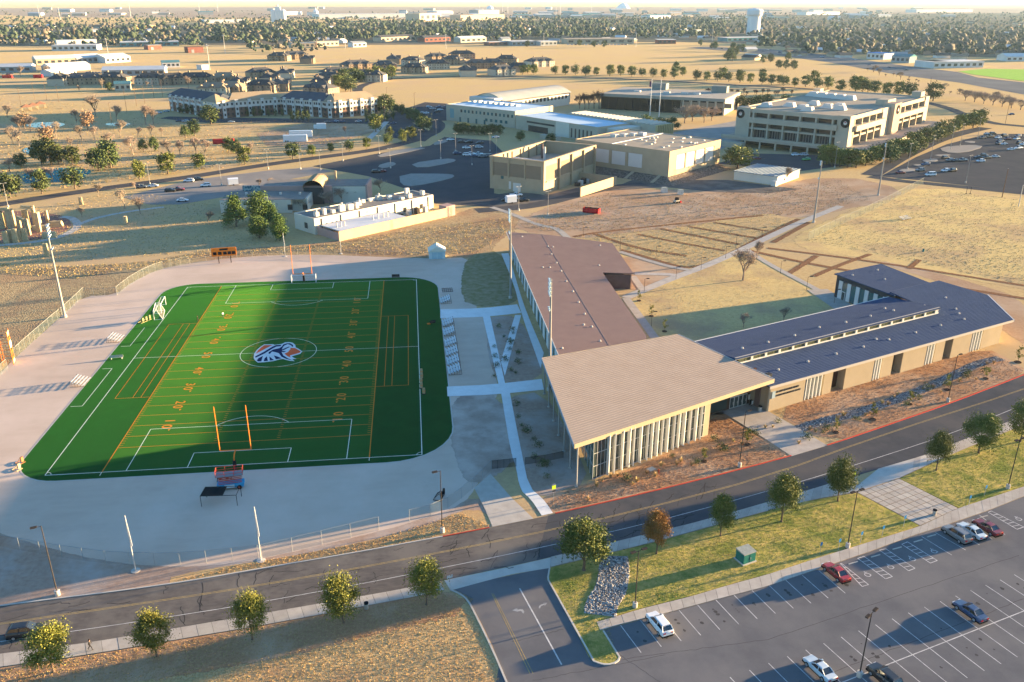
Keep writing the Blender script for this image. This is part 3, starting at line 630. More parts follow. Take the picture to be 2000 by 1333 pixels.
finm = mat('white_fin', (.56, .56, .52), rough=.5)
glass = mat('dark_glass', (.03, .045, .045), (.05, .07, .065), .3, .08, spec=.8)
tealglass = mat('teal_glass', (.03, .09, .10), (.05, .12, .12), .4, .08, spec=.8)
mull = mat('aluminium', (.55, .55, .52), rough=.4, metal=.3)
darkwood = mat('dark_wood', (.075, .042, .03), (.055, .032, .024), 2, .7, stretch=(6, 6, .6))
brownm = mat('brown_metal_wall', (.16, .115, .105), (.14, .10, .09), .6, .6)
darkm = mat('dark_grey_metal', (.06, .06, .062), rough=.5)
postm = mat('grey_steel_post', (.30, .29, .27), rough=.5)
galv = mat('galvanised_steel', (.45, .45, .44), (.38, .38, .37), 1, .45, metal=.4)
BLD = thing('campus_building', 'new campus building with big tan hall roof, brown roofed wing and blue roofed wing', 'building', (0, 0, 0))
# tan hall
zt = lambda x, y: 9.0-.010*(x-61)
RW, RN, RE, RS = (60.9, 23.3), (94.6, 34.6), (107.0, 8.3), (60.9, -15.2)
hr = seamroof('hall_roof', [RS, RE, RN, RW], zt, tanroof, tanseam, BLD, (RE[0]-RS[0], RE[1]-RS[1]), .75, .3, .03)
def edge_strip(name, a, b, zf, h, t, m, parent, side=1):
    a, b = Vector(a), Vector(b); d = (b-a).normalized(); n_ = Vector((d.y, -d.x))*side
    za, zb = zf(*a), zf(*b); v = []
    for off in (0.003, t):
        for p, z in ((a, za), (b, zb)):
            q = p+n_*off; v += [(q.x, q.y, z-h), (q.x, q.y, z+.03)]
    return obj(name, MB().add(v, [(0, 2, 3, 1), (4, 5, 7, 6), (1, 3, 7, 5), (0, 4, 6, 2), (0, 1, 5, 4), (2, 6, 7, 3)]), m, parent)
edge_strip('front_fascia', RS, RE, zt, .85, .12, fascia, hr)
edge_strip('side_fascia', RW, RS, zt, .8, .12, mat('shade_blue_fascia', (.22, .27, .32), rough=.4), hr)  # blue-grey of the shaded west edge put into the fascia colour
edge_strip('east_fascia', RE, RN, zt, .6, .12, mat('pale_flashing', (.40, .43, .45), rough=.4), hr)
edge_strip('back_fascia', RN, RW, zt, .6, .12, fascia, hr)
def wallseg(name, a, b, t, z0, z1, m, parent):
    a, b = Vector(a), Vector(b); d = (b-a).normalized(); n_ = Vector((-d.y, d.x))*t
    zf0 = z0 if callable(z0) else (lambda x, y: z0); zf1 = z1 if callable(z1) else (lambda x, y: z1)
    return obj(name, MB().prism([tuple(a), tuple(b), tuple(b+n_), tuple(a+n_)], zf0, zf1), m, parent)
GA, GB = Vector((64.94, -12.86)), Vector((90.0, .80))
under = lambda x, y: zt(x, y)-.4
gw = wallseg('front_glazing', GA, GB, .15, .25, under, glass, BLD)
fd = (GB-GA).normalized(); fn = Vector((fd.y, -fd.x))
mb = MB()
for k in range(4):
    z = .25+k*2.6
    if z > 8.4: break
    p = GA+(GB-GA)/2+fn*.04; mb.cbox((p.x, p.y, z+.04), ((GB-GA).length, .10, .09), math.atan2(fd.y, fd.x))
for k in range(0, 33):
    p = GA+(GB-GA)*(k/32)+fn*.03; mb.cbox((p.x, p.y, 4.35), (.06, .08, 8.2), math.atan2(fd.y, fd.x))
obj('mullions', mb, mull, gw)
ts = [.115, .165, .232, .29, .33, .39, .452, .492, .54, .585, .635, .695, .74, .79, .845, .905, .955]
for k, t in enumerate(ts):
    p = GA+(GB-GA)*t+fn*.34; ang = math.atan2(fd.y, fd.x)+R(90+(12, -10, 4, 14, -8)[k % 5])
    mb = MB(); mb.cbox((0, 0, 0), (.62, .2, 8.15), 0); obj('fin', mb, finm, BLD, (p.x, p.y, 4.3), ang)
wallseg('end_wall', GB, GB+fd*1.6, .6, 0, under, stucco, BLD)
w2 = wallseg('west_glazing', (65.1, 18.5), (65.0, -12.7), .2, .1, lambda x, y: zt(x, y)-.35, tealglass, BLD)
mb = MB()
for k in range(0, 14):
    y = 18.5-31.2*k/13; mb.box(64.93, 65.0, y-.05, y+.05, .1, 8.4)
for z in (2.8, 5.6): mb.box(64.92, 64.99, -12.7, 18.5, z-.05, z+.05)
obj('mullions', mb, mull, w2)
for k in range(7):
    y = -14.6+k*6.43; mb = MB(); mb.tube((0, 0, .25), (0, 0, 8.55), .16, n=10); p = obj('post', mb, postm, BLD, (61.65, y, 0))
    obj('footing', MB().lathe([(.34, 0), (.34, .22), (.3, .25)], n=10), conc, p)
# entrance recess
E0, E1 = Vector(g2((1385, 810))), Vector(g2((1470, 786)))
wallseg('entrance_wall', E0-(E1-E0)*.03, E1, .4, 0, 8.1, darkwood, BLD)
wallseg('hall_back_wall', (93.5, 33), (67, 23.9), .3, 0, 8.1, stucco, BLD)
wallseg('hall_side_wall', (107.3, 11), (94.5, 33.5), .3, 0, 8.0, stucco, BLD)
ed = (E1-E0).normalized(); en = Vector((ed.y, -ed.x)); ea = math.atan2(ed.y, ed.x)
for k in range(4):
    p = E0.lerp(E1, .47+.098*k+.02)+en*.08
    dr = obj('entrance_door', MB().box(-.52, .52, -.05, .05, .1, 2.6), glass, BLD, (p.x, p.y, 0), ea)
    fm = MB(); [fm.box(*q) for q in ((-.6, -.5, -.09, -.03, .08, 2.75), (.5, .6, -.09, -.03, .08, 2.75), (-.5, .5, -.09, -.03, 2.55, 2.75), (-.5, .5, -.09, -.03, .08, .2))]; obj('door_frame', fm, whitewall, dr)
    obj('handle', MB().box(.3, .36, -.13, -.06, .9, 1.5), mull, dr)
p = E0.lerp(E1, .9)+en*.06; obj('notice_board', MB().box(-.3, .3, -.06, .04, 1.0, 2.2), whitewall, BLD, (p.x, p.y, 0), ea)
for k in range(3):
    p = E0.lerp(E1, .06+.12*k)+en*.04; obj('window', MB().box(-.9, .9, -.05, .05, .3, 4.6), glass, BLD, (p.x, p.y, 0), ea)
# east wing (local frame a along the front, b to the back)
EO = Vector((107.5, 10.3)); th = R(22.3); ex = Vector((math.cos(th), math.sin(th))); ey = Vector((-math.sin(th), math.cos(th)))
def ew(a, b): q = EO+ex*a+ey*b; return (q.x, q.y)
def lw(x, y): q = Vector((x, y))-EO; return q.dot(ex), q.dot(ey)
zs = lambda x, y: 6.5+.085*max(0, lw(x, y)[1]+1)
zN = lambda x, y: 9.0-.115*max(0, lw(x, y)[1]-9.6)
zn2 = lambda x, y: 7.05
seamroof('south_roof', [ew(-1.5, -1.0), ew(81, -1.0), ew(90.2, 12.4), ew(86.8, 24.6), ew(66.6, 24.6), ew(66.6, 9.8), ew(-1.2, 9.8)], zs, blueroof, blueseam, BLD, tuple(ex), .55, .3, .035)
nr = seamroof('north_roof', [ew(-1.5, 9.2), ew(66.5, 9.2), ew(66.5, 13.0), ew(66.5, 24.4), ew(-2.4, 24.4)], zN, blueroof, blueseam, BLD, tuple(ex), .55, .28, .035)
br = seamroof('block_roof', [ew(69.3, 24.9), ew(87.0, 24.9), ew(90.8, 46.8), ew(70.6, 46.6)], zn2, blueroof, blueseam, BLD, tuple(ex), .55, .3, .035)
edge_strip('front_fascia', ew(-1.5, -1.0), ew(81, -1.0), zs, .55, .14, greyfascia, BLD)
edge_strip('end_fascia', ew(81, -1.0), ew(90.2, 12.4), zs, .45, .3, mat('pale_gutter', (.6, .57, .52), rough=.4), BLD)
edge_strip('back_gutter', ew(66.5, 24.4), ew(-2.3, 24.4), zN, .35, .3, mat('pale_gutter', None), BLD)
edge_strip('block_gutter', ew(87.0, 24.75), ew(69.3, 24.75), lambda x, y: 7.3, .3, .3, mat('pale_gutter', None), BLD)
wallseg('clerestory_base', ew(-1.3, 9.55), ew(66.3, 9.55), .35, 6.9, 7.65, whitewall, BLD)
cl = wallseg('clerestory_head', ew(-1.4, 9.5), ew(66.6, 9.5), .4, 8.5, 8.98, greyfascia, BLD)
wallseg('clerestory_end', ew(66.1, 9.6), ew(66.1, 13.6), .3, 7.3, 8.55, whitewall, BLD)
for k in range(16):
    a = -.55+k*4.12
    for q in (0, 1):
        p = ew(a+.25+q*1.75, 9.72); obj('clerestory_window', MB().box(0, 1.6, 0, .15, 7.66, 8.5), mat('olive_glass', (.10, .11, .06), (.06, .07, .05), .5, .1, spec=.7), BLD, (*p, 0), th)
    p = ew(a+3.7, 9.56); obj('clerestory_pier', MB().box(0, .62, 0, .3, 7.64, 8.52), whitewall, BLD, (*p, 0), th)
# front wall: cream panels, dark slots and finned windows
def ebox(name, a0, a1, b0, b1, z0, z1, m, parent=BLD): return obj(name, MB().box(0, a1-a0, 0, b1-b0, z0, z1), m, parent, (*ew(a0, b0), 0), th)
ebox('rear_core', -.6, 73.5, 2.2, 23.5, 0, 6.3, brownm)
for a0, a1 in ((0, 10.2), (22.6, 31.8), (41.6, 50.0), (59.6, 66.8)): ebox('front_wall', a0, a1, .0, 2.6, 0, 6.15, stucco)
for a0, a1 in ((16.2, 18.9), (34.9, 38.6), (53.6, 57.0), (71.6, 74.2)): ebox('front_wall', a0, a1, .25, 2.6, 0, 6.1, stucco)
for a0, a1 in ((10.2, 16.2), (31.8, 34.9), (50.0, 53.6), (66.8, 71.6)):
    g_ = ebox('window', a0, a1, .8, 1.1, .3, 6.05, mat('green_glass', (.09, .13, .05), (.05, .08, .05), .8, .15, spec=.6))
    nf = max(3, int((a1-a0)/1.05))
    for k in range(nf): ebox('fin', a0+.35+k*(a1-a0-.4)/nf, a0+.62+k*(a1-a0-.4)/nf, -.05, .78, .15, 6.1, finm)
    for z in (2.2, 4.1): obj('transom', MB().box(0, a1-a0, -.06, 0, z, z+.1), mull, g_)
for a0, a1 in ((18.9, 22.6), (38.6, 41.6), (57.0, 59.6)): ebox('slot_wall', a0, a1, 2.0, 2.5, 0, 6.0, darkwood)
# wall lettering on the first panel, two lines
tx = mat('dark_letters', (.04, .04, .045), rough=.5)
for i, (s_, z, h_) in enumerate((('D. KIRK EDWARDS FAMILY', 3.95, .70), ('HUMAN PERFORMANCE CENTER', 3.1, .62))):
    cu = bpy.data.curves.new('lettering', 'FONT'); cu.body = s_; cu.size = h_; cu.extrude = .03; cu.materials.append(tx)
    to_ = bpy.data.objects.new('lettering', cu); COL.objects.link(to_); bpy.context.view_layer.update(); me_ = bpy.data.meshes.new_from_object(to_.evaluated_get(bpy.context.evaluated_depsgraph_get())); bpy.data.objects.remove(to_); o = obj('lettering', me_, tx, BLD); p = ew(1.75, -.04); o.location = (*p, z); o.rotation_euler = (R(90), 0, th); o.scale = (.78, 1, 1)
ebox('sign_badge', .55, 1.45, -.08, -.005, 2.9, 4.5, mat('badge_blue_grey', (.30, .38, .42)))
wallseg('entrance_side_wall', ew(0, .02), tuple(E1+ed*.3), .4, 0, 6.1, stucco, BLD)
p = (Vector(ew(0, 0)).lerp(E1, .45)); dd = (E1-Vector(ew(0, 0))).normalized()
obj('wall_opening', MB().box(-.8, .8, -.05, .05, 2.5, 3.3), darkm, BLD, (p.x-.42*0-dd.y*-.05, p.y-.03, 0), math.atan2(dd.y, dd.x))
obj('corner_column', MB().box(-.5, .5, -.5, .5, 0, 8.1), darkm, BLD, (*ew(.6, 1.6), 0), th)
# north block of the east wing, seen across the courtyard
wb = [ew(71.3, 46.0), ew(70.0, 25.5)]
wallseg('block_wall', wb[0], wb[1], .4, 0, 6.7, darkm, BLD)
Wd = (Vector(wb[1])-Vector(wb[0])); Wn = Vector((Wd.y, -Wd.x)).normalized()*-1
wa = math.atan2(Wd.y, Wd.x)
wn_ = Vector((math.sin(wa), -math.cos(wa)))
for k in range(6):
    t0 = .06+.155*k; p = Vector(wb[0])+Wd*t0+wn_*.12
    obj('white_panel', MB().box(0, 1.35, -.1, .1, .1, 5.4), whitewall, BLD, (p.x, p.y, 0), wa)
    p = Vector(wb[0])+Wd*(t0+.075)+wn_*.06
    obj('window', MB().box(0, 1.7, -.06, .06, .2, 5.2), tealglass, BLD, (p.x, p.y, 0), wa)
p = Vector(wb[0])+Wd*.135+wn_*.16; dr = obj('courtyard_door', MB().box(0, 1.1, -.06, .06, .05, 2.4), glass, BLD, (p.x, p.y, 0), wa)
fm = MB(); [fm.box(*q) for q in ((-.15, 0, -.1, .02, .05, 2.6), (1.1, 1.25, -.1, .02, .05, 2.6), (0, 1.1, -.1, .02, 2.4, 2.6))]; obj('door_frame', fm, whitewall, dr)
wallseg('block_end_wall', ew(90.0, 46.2), ew(71.3, 46.1), .3, 0, 6.7, brownm, BLD)
wallseg('block_back_wall', ew(86.4, 25), ew(90.0, 46), .3, 0, 6.7, brownm, BLD)
wallseg('east_end_wall', ew(79.5, .4), ew(88.5, 12.4), .3, 0, 6.3, stucco, BLD)
wallseg('east_end_wall', ew(88.5, 12.4), ew(86.0, 24.8), .3, 0, 6.3, brownm, BLD)
wallseg('front_wall', ew(74.1, .3), ew(79.5, .4), .3, 0, 6.2, stucco, BLD)
# brown-roofed west wing
zw = lambda x, y: 6.5-.042*(x-65.6)
WP = [(65.8, 24), (86.5, 30.5), (89.2, 42.4), (89.5, 93.6), (98.8, 92.8), (100.0, 126.5), (81.0, 136.0), (65.9, 139.8)]
wr = seamroof('wing_roof', WP, zw, brownroof, brownseam, BLD, (1, .02), .6, .25, .03)
edge_strip('west_fascia', (65.8, 139.8), (65.8, 24), zw, .35, .12, whitewall, wr)
rg = MB(); rg.tube((77.5, 136, zw(77.5, 0)), (78.6, 36, zw(78.6, 0)), .05, n=6); obj('ridge_cap', rg, brownseam, wr)
ww = wallseg('wing_wall', (66.5, 139), (66.5, 24), .3, 0, 6.1, mat('blue_grey_wall', (.40, .43, .44), (.36, .39, .4), .4), BLD)
for k in range(17):
    y = 30+k*6.4
    if k % 3 != 2: obj('white_panel', MB().box(-.12, .1, 0, 3.0, .1, 5.5), whitewall, BLD, (66.5, y, 0))
    obj('window', MB().box(-.1, .1, 0, 2.2, .3, 5.2), tealglass, BLD, (66.46, y+3.4, 0))
wallseg('annex_wall', (98.3, 92.95), (98.3+.1, 93.0), .1, 0, 5, brownm, BLD)
aw = obj('annex_wall', MB().prism([(89.6, 94.2), (98.2, 93.3), (99.5, 126), (89.6, 130)], 0, 4.6), brownm, BLD)
mb = MB()
for k in range(24): x = 89.8+k*.36; mb.box(x, x+.07, 94.18-.105*(x-89.6)-.07, 94.2-.105*(x-89.6), .1, 4.5)
obj('wall_ribs', mb, brownm, aw)
obj('wing_core', MB().prism([(67, 26), (85.8, 32), (88.7, 44), (88.9, 95), (89.5, 130), (80.8, 135.4), (67, 138.8)], 0, 4.9), brownm, BLD)
# vents on the roofs
vm = MB().lathe([(.34, 0), (.34, .06), (.14, .08), (.14, .2), (.26, .22), (.26, .27), (.1, .32)], n=10).mesh('roof_vent')
vm.materials.append(mat('pale_vent', (.46, .43, .39), rough=.4))
vent_px = [(1212, 712, 9), (1152, 715, 9), (1163, 752, 9), (1290, 692, 9), (1360, 738, 9), (1275, 765, 9), (1185, 795, 9), (1230, 700, 9), (1410, 720, 9), (1370, 765, 9),
           (1020, 463, 6), (1080, 483, 6), (1070, 482, 6), (1077, 497, 6), (1087, 514, 6), (1172, 480, 5), (1170, 519, 5), (1060, 523, 6), (1074, 523, 6), (1096, 530, 5.6), (1106, 550, 5.6), (1119, 570, 5.6), (1130, 591, 5.5), (1142, 614, 5.4), (1156, 639, 5.3), (1140, 635, 5.4), (1172, 667, 5.2), (1098, 681, 5.6),
           (1714, 528, 7.1), (1665, 538, 7.1), (1728, 546, 7.1), (1847, 582, 8), (1867, 604, 7.6), (1883, 624, 7.2), (1873, 613, 7.4), (1837, 636, 7), (1788, 650, 7), (1736, 664, 7), (1711, 663, 7.2), (1686, 678, 7), (1633, 692, 7), (1578, 707, 7), (1520, 723, 7), (1600, 640, 8.6), (1652, 630, 8.6), (1700, 618, 8.6), (1745, 607, 8.7), (1552, 656, 8.6), (1500, 669, 8.6), (1450, 681, 8.5), (1728, 603, 8.3)]
for x, y, z in vent_px:
    for _ in range(3):
        q = G(x, y, z); ab = lw(q.x, q.y)
        if z >= 8.95: z = zt(q.x, q.y)
        elif q.x < 104: z = zw(q.x, q.y)
        elif ab[1] > 24.8: z = 7.05
        elif ab[1] > 9.2 and ab[0] < 66.5: z = zN(q.x, q.y)
        else: z = zs(q.x, q.y)
    obj('roof_vent', vm, None, BLD, (q.x, q.y, z), smooth=False)
# ------------------------------------------------------------------ haze
hz = MB().box(-42000+CAM[0], 42000+CAM[0], -42000+CAM[1], 42000+CAM[1], -1.2, 96)
hzo = obj('haze', hz); hzo['kind'] = 'stuff'; hzo['category'] = 'haze'; hzo['label'] = 'thin pale haze over the far plain'
hm = bpy.data.materials.new('haze'); hm.use_nodes = True; t = hm.node_tree; t.nodes.remove(t.nodes['Principled BSDF'])
pv = t.nodes.new('ShaderNodeVolumePrincipled'); pv.inputs['Color'].default_value = (.50, .74, 1, 1); pv.inputs['Density'].default_value = HAZE; pv.inputs['Anisotropy'].default_value = .2
t.links.new(pv.outputs[0], t.nodes['Material Output'].inputs['Volume']); hzo.data.materials.append(hm)
# ------------------------------------------------------------------ trees and plants
bark = mat('bark', (.17, .125, .09), (.11, .08, .06), 6, .95, stretch=(1, 1, .3))
barkg = mat('grey_bark', (.27, .215, .17), (.2, .155, .12), 6, .95, rnd=.15)
lf = mat('oak_leaves', (.15, .165, .03), (.075, .10, .02), 1.6, .75, rnd=.22, contrast=(.4, .6), spec=.2)
lfy = mat('yellow_green_leaves', (.215, .205, .032), (.10, .12, .022), 1.4, .75, rnd=.15, contrast=(.4, .6), spec=.2)
lfd = mat('dark_green_leaves', (.095, .12, .036), (.055, .08, .024), 1.4, .8, rnd=.25, spec=.2)
lfo = mat('rust_leaves', (.30, .125, .03), (.16, .10, .03), 1.6, .8, rnd=.12, spec=.2)
lfp = mat('pine_needles', (.11, .165, .035), (.05, .085, .022), 1.2, .8, rnd=.15, spec=.2)
twig = mat('bare_twigs', (.30, .24, .19), (.23, .18, .14), 1, .95, rnd=.2)
twigd = mat('dark_twigs', (.13, .095, .075), (.09, .065, .05), 1, .95, rnd=.2)
def leaves(n, clumps, leaf, rs, inside, scale=(1, 1, 1), cs=.42, up=.0):
    """n small leaf faces gathered in clumps; clumps are points (x,y,z); returns mesh"""
    r = np.random.RandomState(rs); C_ = np.array(clumps); k = r.randint(0, len(C_), n)
    p = C_[k, :3]+r.normal(0, 1, (n, 3))*cs*(C_[k, 3:4])*np.array(scale)
    d = r.normal(0, 1, (n, 3)); d[:, 2] += up; d /= np.linalg.norm(d, axis=1)[:, None]
    e = r.normal(0, 1, (n, 3)); a = np.cross(d, e); a /= np.linalg.norm(a, axis=1)[:, None]; b = np.cross(d, a)
    s = leaf*r.uniform(.6, 1.3, (n, 1))
    V = np.stack([p-a*s, p-b*s*.55, p+a*s, p+b*s*.55], 1).reshape(-1, 3)
    me = bpy.data.meshes.new('crown'); F = np.arange(4*n).reshape(-1, 4)
    me.from_pydata(V.tolist(), [], F.tolist()); return me
def crown_clumps(rs, n, rx, rz, cz, shape='round'):
    r = random.Random(rs); out = []
    for i in range(n):
        z = r.uniform(-.92, 1); rad = math.sqrt(max(.02, 1-z*z))
        if shape == 'cone': rad = (1-z)/2*.95+.08
        if shape == 'flat': rad *= 1.0 if z < .2 else .9
        if shape == 'oval': rad = math.sqrt(max(.02, 1-abs(z)**2.6))*(1 if z < 0 else .92)
        a = r.uniform(0, 6.283); q = rad*math.sqrt(r.uniform(.25, 1))*r.uniform(.86, 1.1)
        out.append((rx*q*math.cos(a), rx*q*math.sin(a), cz+rz*z, r.uniform(.7, 1.35)))
    return out
def limbs(rs, h0, h1, r0, clumps, n=7):
    r = random.Random(rs); mb = MB(); x, y = 0, 0; pts = [Vector((0, 0, 0))]
    for i in range(1, 5): pts.append(Vector((r.gauss(0, .05)*i, r.gauss(0, .05)*i, h0+(h1-h0)*(i-1)/4 if i > 1 else h0*.7)))
    for i in range(4): mb.tube(pts[i], pts[i+1], r0*(1-.2*i), r0*(.8-.2*i), n=7)
    mb.lathe([(r0*1.5, -.05), (r0*1.05, .25)], n=7)
    for c in r.sample(clumps, min(n, len(clumps))):
        s_ = pts[r.choice((1, 2, 2, 3))]; e = Vector(c[:3]); m_ = s_.lerp(e, .5)+Vector((0, 0, -.1*(e-s_).length))
        mb.tube(s_, m_, r0*.38, r0*.22, n=5); mb.tube(m_, e, r0*.22, r0*.07, n=4)
    return mb.mesh('trunk')
PROTO = {}
def proto(kind, v, H, rx, rz, n, leaf, m, clumps=26, shape='round', tr=.16, base=None, cs=.42):
    cz = H-rz; cl = crown_clumps(hash((kind, v)) % 999 if False else v*31+len(kind)*7, clumps, rx*.82, rz*.84, cz, shape)
    cr = leaves(n, cl, leaf, v*13+len(kind), 0, cs=cs*rx/2.2); cr.materials.append(m)
    tk = limbs(v*5+1, (base or max(.6, H-2*rz)), H-rz*.7, tr, cl); tk.materials.append(bark)
    PROTO.setdefault(kind, []).append((tk, cr, H, rx))
for v in range(4): proto('street', v, 7.2, 2.65, 2.75, 11000, .115, lf, 44, 'oval', .15, 1.9, .36)
for v in range(3): proto('streety', v, 7.0, 2.7, 2.6, 9500, .115, lfy, 42, 'oval', .13, 1.9, .38)
proto('rust', 0, 7.2, 2.5, 2.7, 9500, .115, lfo, 40, 'oval', .14, 1.9, .34)
for v in range(4): proto('oak', v, 7.0, 3.0, 2.8, 1500, .31, lfd if v % 2 else lf, 24, 'oval', .2, 1.7, .38)
for v in range(3): proto('dark', v, 7.0, 2.9, 3.1, 1500, .31, lfd, 24, 'oval', .2, 1.0, .38)
for v in range(3): proto('pine', v, 11.0, 3.4, 5.2, 5000, .24, lfp, 60, 'cone' if v else 'oval', .22, .8, .36)
for v in range(2): proto('cypress', v, 6.0, 1.1, 2.85, 500, .24, lfd, 20, 'oval', .1, .3, .6)
proto('orange', 0, 8, 3.0, 3.4, 900, .32, mat('orange_leaves', (.32, .19, .10), (.27, .19, .12), 1, .8, rnd=.1), 26, 'oval', .2, 1.4)
for v in range(2): proto('young', v, 3.6, .8, 1.35, 330, .13, mat('sparse_leaves', (.20, .19, .045), (.13, .14, .03), 2, .8, rnd=.2), 10, 'oval', .04, 1.1, .5)
def bare(v, H, spread, m, n=6):
    r = random.Random(v*17+3); mb = MB(); cr = MB()
    def rec(p, d, L, rad, k):
        e = p+d*L; (mb if k < 2 else cr).tube(p, e, rad, rad*.62, n=5 if k < 2 else 3, cap=False)
        if k >= 4:
            for _ in range(3):
                q = (d+Vector((r.gauss(0, .6), r.gauss(0, .6), r.gauss(.15, .5)))).normalized(); cr.tube(e, e+q*L*.8, rad*.6, rad*.25, n=3, cap=False)
            return
        for i in range(r.choice((2, 3, 3)) if k else n):
            a = r.uniform(0, 6.283); t = spread*r.uniform(.5, 1.1)
            q = (d+Vector((math.cos(a)*t, math.sin(a)*t, r.uniform(-.05, .3)))).normalized()
            rec(e if k else p+d*L*r.uniform(.75, 1), q, L*r.uniform(.62, .85), rad*.6, k+1)
    rec(Vector((0, 0, -.05)), Vector((0, 0, 1)), H*.27, H*.026, 0)
    for _k in range(2200):
        bv = Vector(cr.v[r.randrange(len(cr.v))]); q = Vector((r.gauss(0, 1), r.gauss(0, 1), r.gauss(.3, .8))).normalized(); l_ = H*r.uniform(.04, .10); sd_ = q.cross(Vector((r.gauss(0, 1), r.gauss(0, 1), r.gauss(0, 1)))).normalized()*H*.0045; cr.face([bv-sd_, bv+sd_, bv+q*l_])
    a_, b_ = mb.mesh('trunk'), cr.mesh('twigs'); a_.materials.append(barkg if m is twig else bark); b_.materials.append(m)
    return a_, b_, H, H*.4
for v in range(4): PROTO.setdefault('bare', []).append(bare(v, 8.0, .62, twig))
for v in range(2): PROTO.setdefault('barebush', []).append(bare(v+10, 5.2, 1.0, twig, 9))
for v in range(2): PROTO.setdefault('baredark', []).append(bare(v+20, 7.0, .6, twigd))
ALLT = []
def plant(kind, x, y, z=0, H=None, wf=1, v=None, rz=None, label='', cat='tree', group=None, name='tree'):
    ps = PROTO[kind]; v = random.randrange(len(ps)) if v is None else v % len(ps); tk, cr, h0, r0 = ps[v]
    s = (H or h0)/h0; o = thing(name, label, cat, (x, y, z), random.uniform(0, 6.28) if rz is None else rz, group)
    o.scale = (s*wf, s*wf, s); obj('trunk', tk, None, o); obj(cr.name.split('.')[0], cr, None, o); return o
def trees(kind, pts, desc, place, group, H=None, name='tree', cat='tree', wf=1.0):
    """pts: (px x, px y of the foot[, height m or px of the top if negative]); labelled in order from the left"""
    pts = sorted(pts); n = len(pts)
    for i, p in enumerate(pts):
        q = G(p[0], p[1]); h = H or 7
        if len(p) > 2 and p[2]: h = hgt(p[0], p[1], -p[2]) if p[2] < 0 else p[2]*1.12
        else: h *= random.uniform(.85, 1.2)
        wd = (p[3] if len(p) > 3 else wf)*random.uniform(.93, 1.07)
        w_ = ordn(i, n); plant(kind, q.x, q.y, 0, h, wd, None, None, (desc+' '+place+(', '+w_ if w_ else '')), cat, group, name)
# street trees along the road
trees('streety', [(105, 1313, -1233, 1.1), (307, 1283, -1203, 1.05), (493, 1250, -1163, .95), (671, 1217, -1128, 1.0), (833, 1182, -1100, .9)], 'yellow-green street tree', 'on the dry verge below the road', 'street trees on the dry verge')
q = G(1140, 1115); plant('street', q.x, q.y, .1, hgt(1140, 1115, 1022), 1.35, 1, 0, 'largest dark green tree on the lawn beside the drive entrance', 'tree', 'trees on the lawn island')
q = G(1282, 1083); plant('rust', q.x, q.y, .1, hgt(1282, 1083, 1003), .88, 0, 0, 'rust-brown leaved tree on the lawn island', 'tree', 'trees on the lawn island')
trees('street', [(1407, 1048, -969, .85), (1526, 1020, -930, .95), (1636, 980, -896, .9)], 'round green tree', 'in a row left of the plaza', 'trees on the lawn island')
trees('street', [(1828, 920, -846, .85), (1911, 886, -809, 1.05), (1992, 864, -785, 1.0)], 'round green tree', 'on the lawn right of the plaza', 'trees on the right lawn')
# pines and bare bushes by the pink building
trees('pine', [(462, 443, -381, 1.35), (508, 434, -374, 1.45), (534, 441, -400, 1.5), (507, 465, -422, 1.5), (547, 470, -421, 1.3)], 'dense bushy pine', 'before the pink building', 'pines before the pink building', name='pine_tree')
trees('barebush', [(592, 412, 5, 1.4), (645, 402, 7, 1.2), (668, 396, 7, 1.1), (704, 392, 7, 1.1), (743, 375, 6.5, 1.1)], 'leafless spreading tree', 'between pink building and white workshop', 'bare trees behind the workshop', name='bare_tree')
trees('bare', [(507, 367, 4), (530, 367, 4.2), (407, 438, 5), (192, 384, 6), (244, 408, 8), (274, 418, 6.5), (160, 425, 4), (265, 372, 4)], 'leafless tree', 'around the pale car park', 'bare trees by the pale car park', name='bare_tree')
# roadside evergreens on the left
trees('oak', [(20, 387, 10, 1.1), (82, 379, 9, 1.1), (147, 369, 9, 1.3), (273, 352, 8), (328, 340, 9, 1.3), (390, 332, 7, 1.2), (478, 322, 8, 1.2), (572, 311, 7.5, 1.3), (610, 306, 5.5, 1.2), (646, 298, 4.5), (682, 296, 5.5, 1.2), (717, 291, 5.5, 1.1), (756, 283, 6, 1.1), (787, 278, 6.5, 1.2), (805, 273, 7, 1.2)], 'round evergreen', 'along the campus road', 'evergreens along the campus road')
trees('oak', [(734, 258, 10, 1.3), (828, 258, 9, 1.3), (762, 271, 6)], 'broad green tree', 'inside the bend of the campus road', 'trees in the road bend')
trees('dark', [(82, 323, 11), (100, 323, 12, 1.1), (115, 321, 9), (142, 323, 9, 1.2), (42, 326, 6, 1.4), (193, 334, 10, 1.3), (216, 328, 12, 1.1), (280, 297, 6), (302, 296, 7), (362, 270, 6.5, 1.2), (380, 266, 9), (412, 243, 11, 1.5), (447, 298, 7, 1.2), (461, 300, 7, 1.1), (215, 178, 7, 1.4)], 'dark green evergreen', 'in the park with ponds', 'evergreens in the park')
trees('bare', [(187, 227, 15, 1.1), (25, 281, 10), (38, 287, 9), (110, 268, 9), (160, 276, 9), (185, 274, 8), (235, 268, 10), (217, 291, 9), (260, 303, 10), (332, 305, 9), (352, 306, 9), (383, 300, 9), (401, 306, 9), (295, 267, 7), (140, 293, 7), (285, 244, 13), (300, 243, 11), (40, 258, 10), (60, 258, 10), (270, 268, 6), (318, 266, 5), (490, 300, 6), (62, 354, 6, 1.3), (82, 352, 6, 1.3), (103, 352, 6, 1.3), (20, 338, 7, 1.2), (15, 230, 9), (150, 240, 9), (228, 236, 10)], 'leafless tree', 'in the park with ponds', 'bare trees in the park', name='bare_tree')
trees('orange', [(94, 286, 11, 1.1)], 'bare-ish orange leaved tree', 'beside the park pond', 'autumn trees in the park')
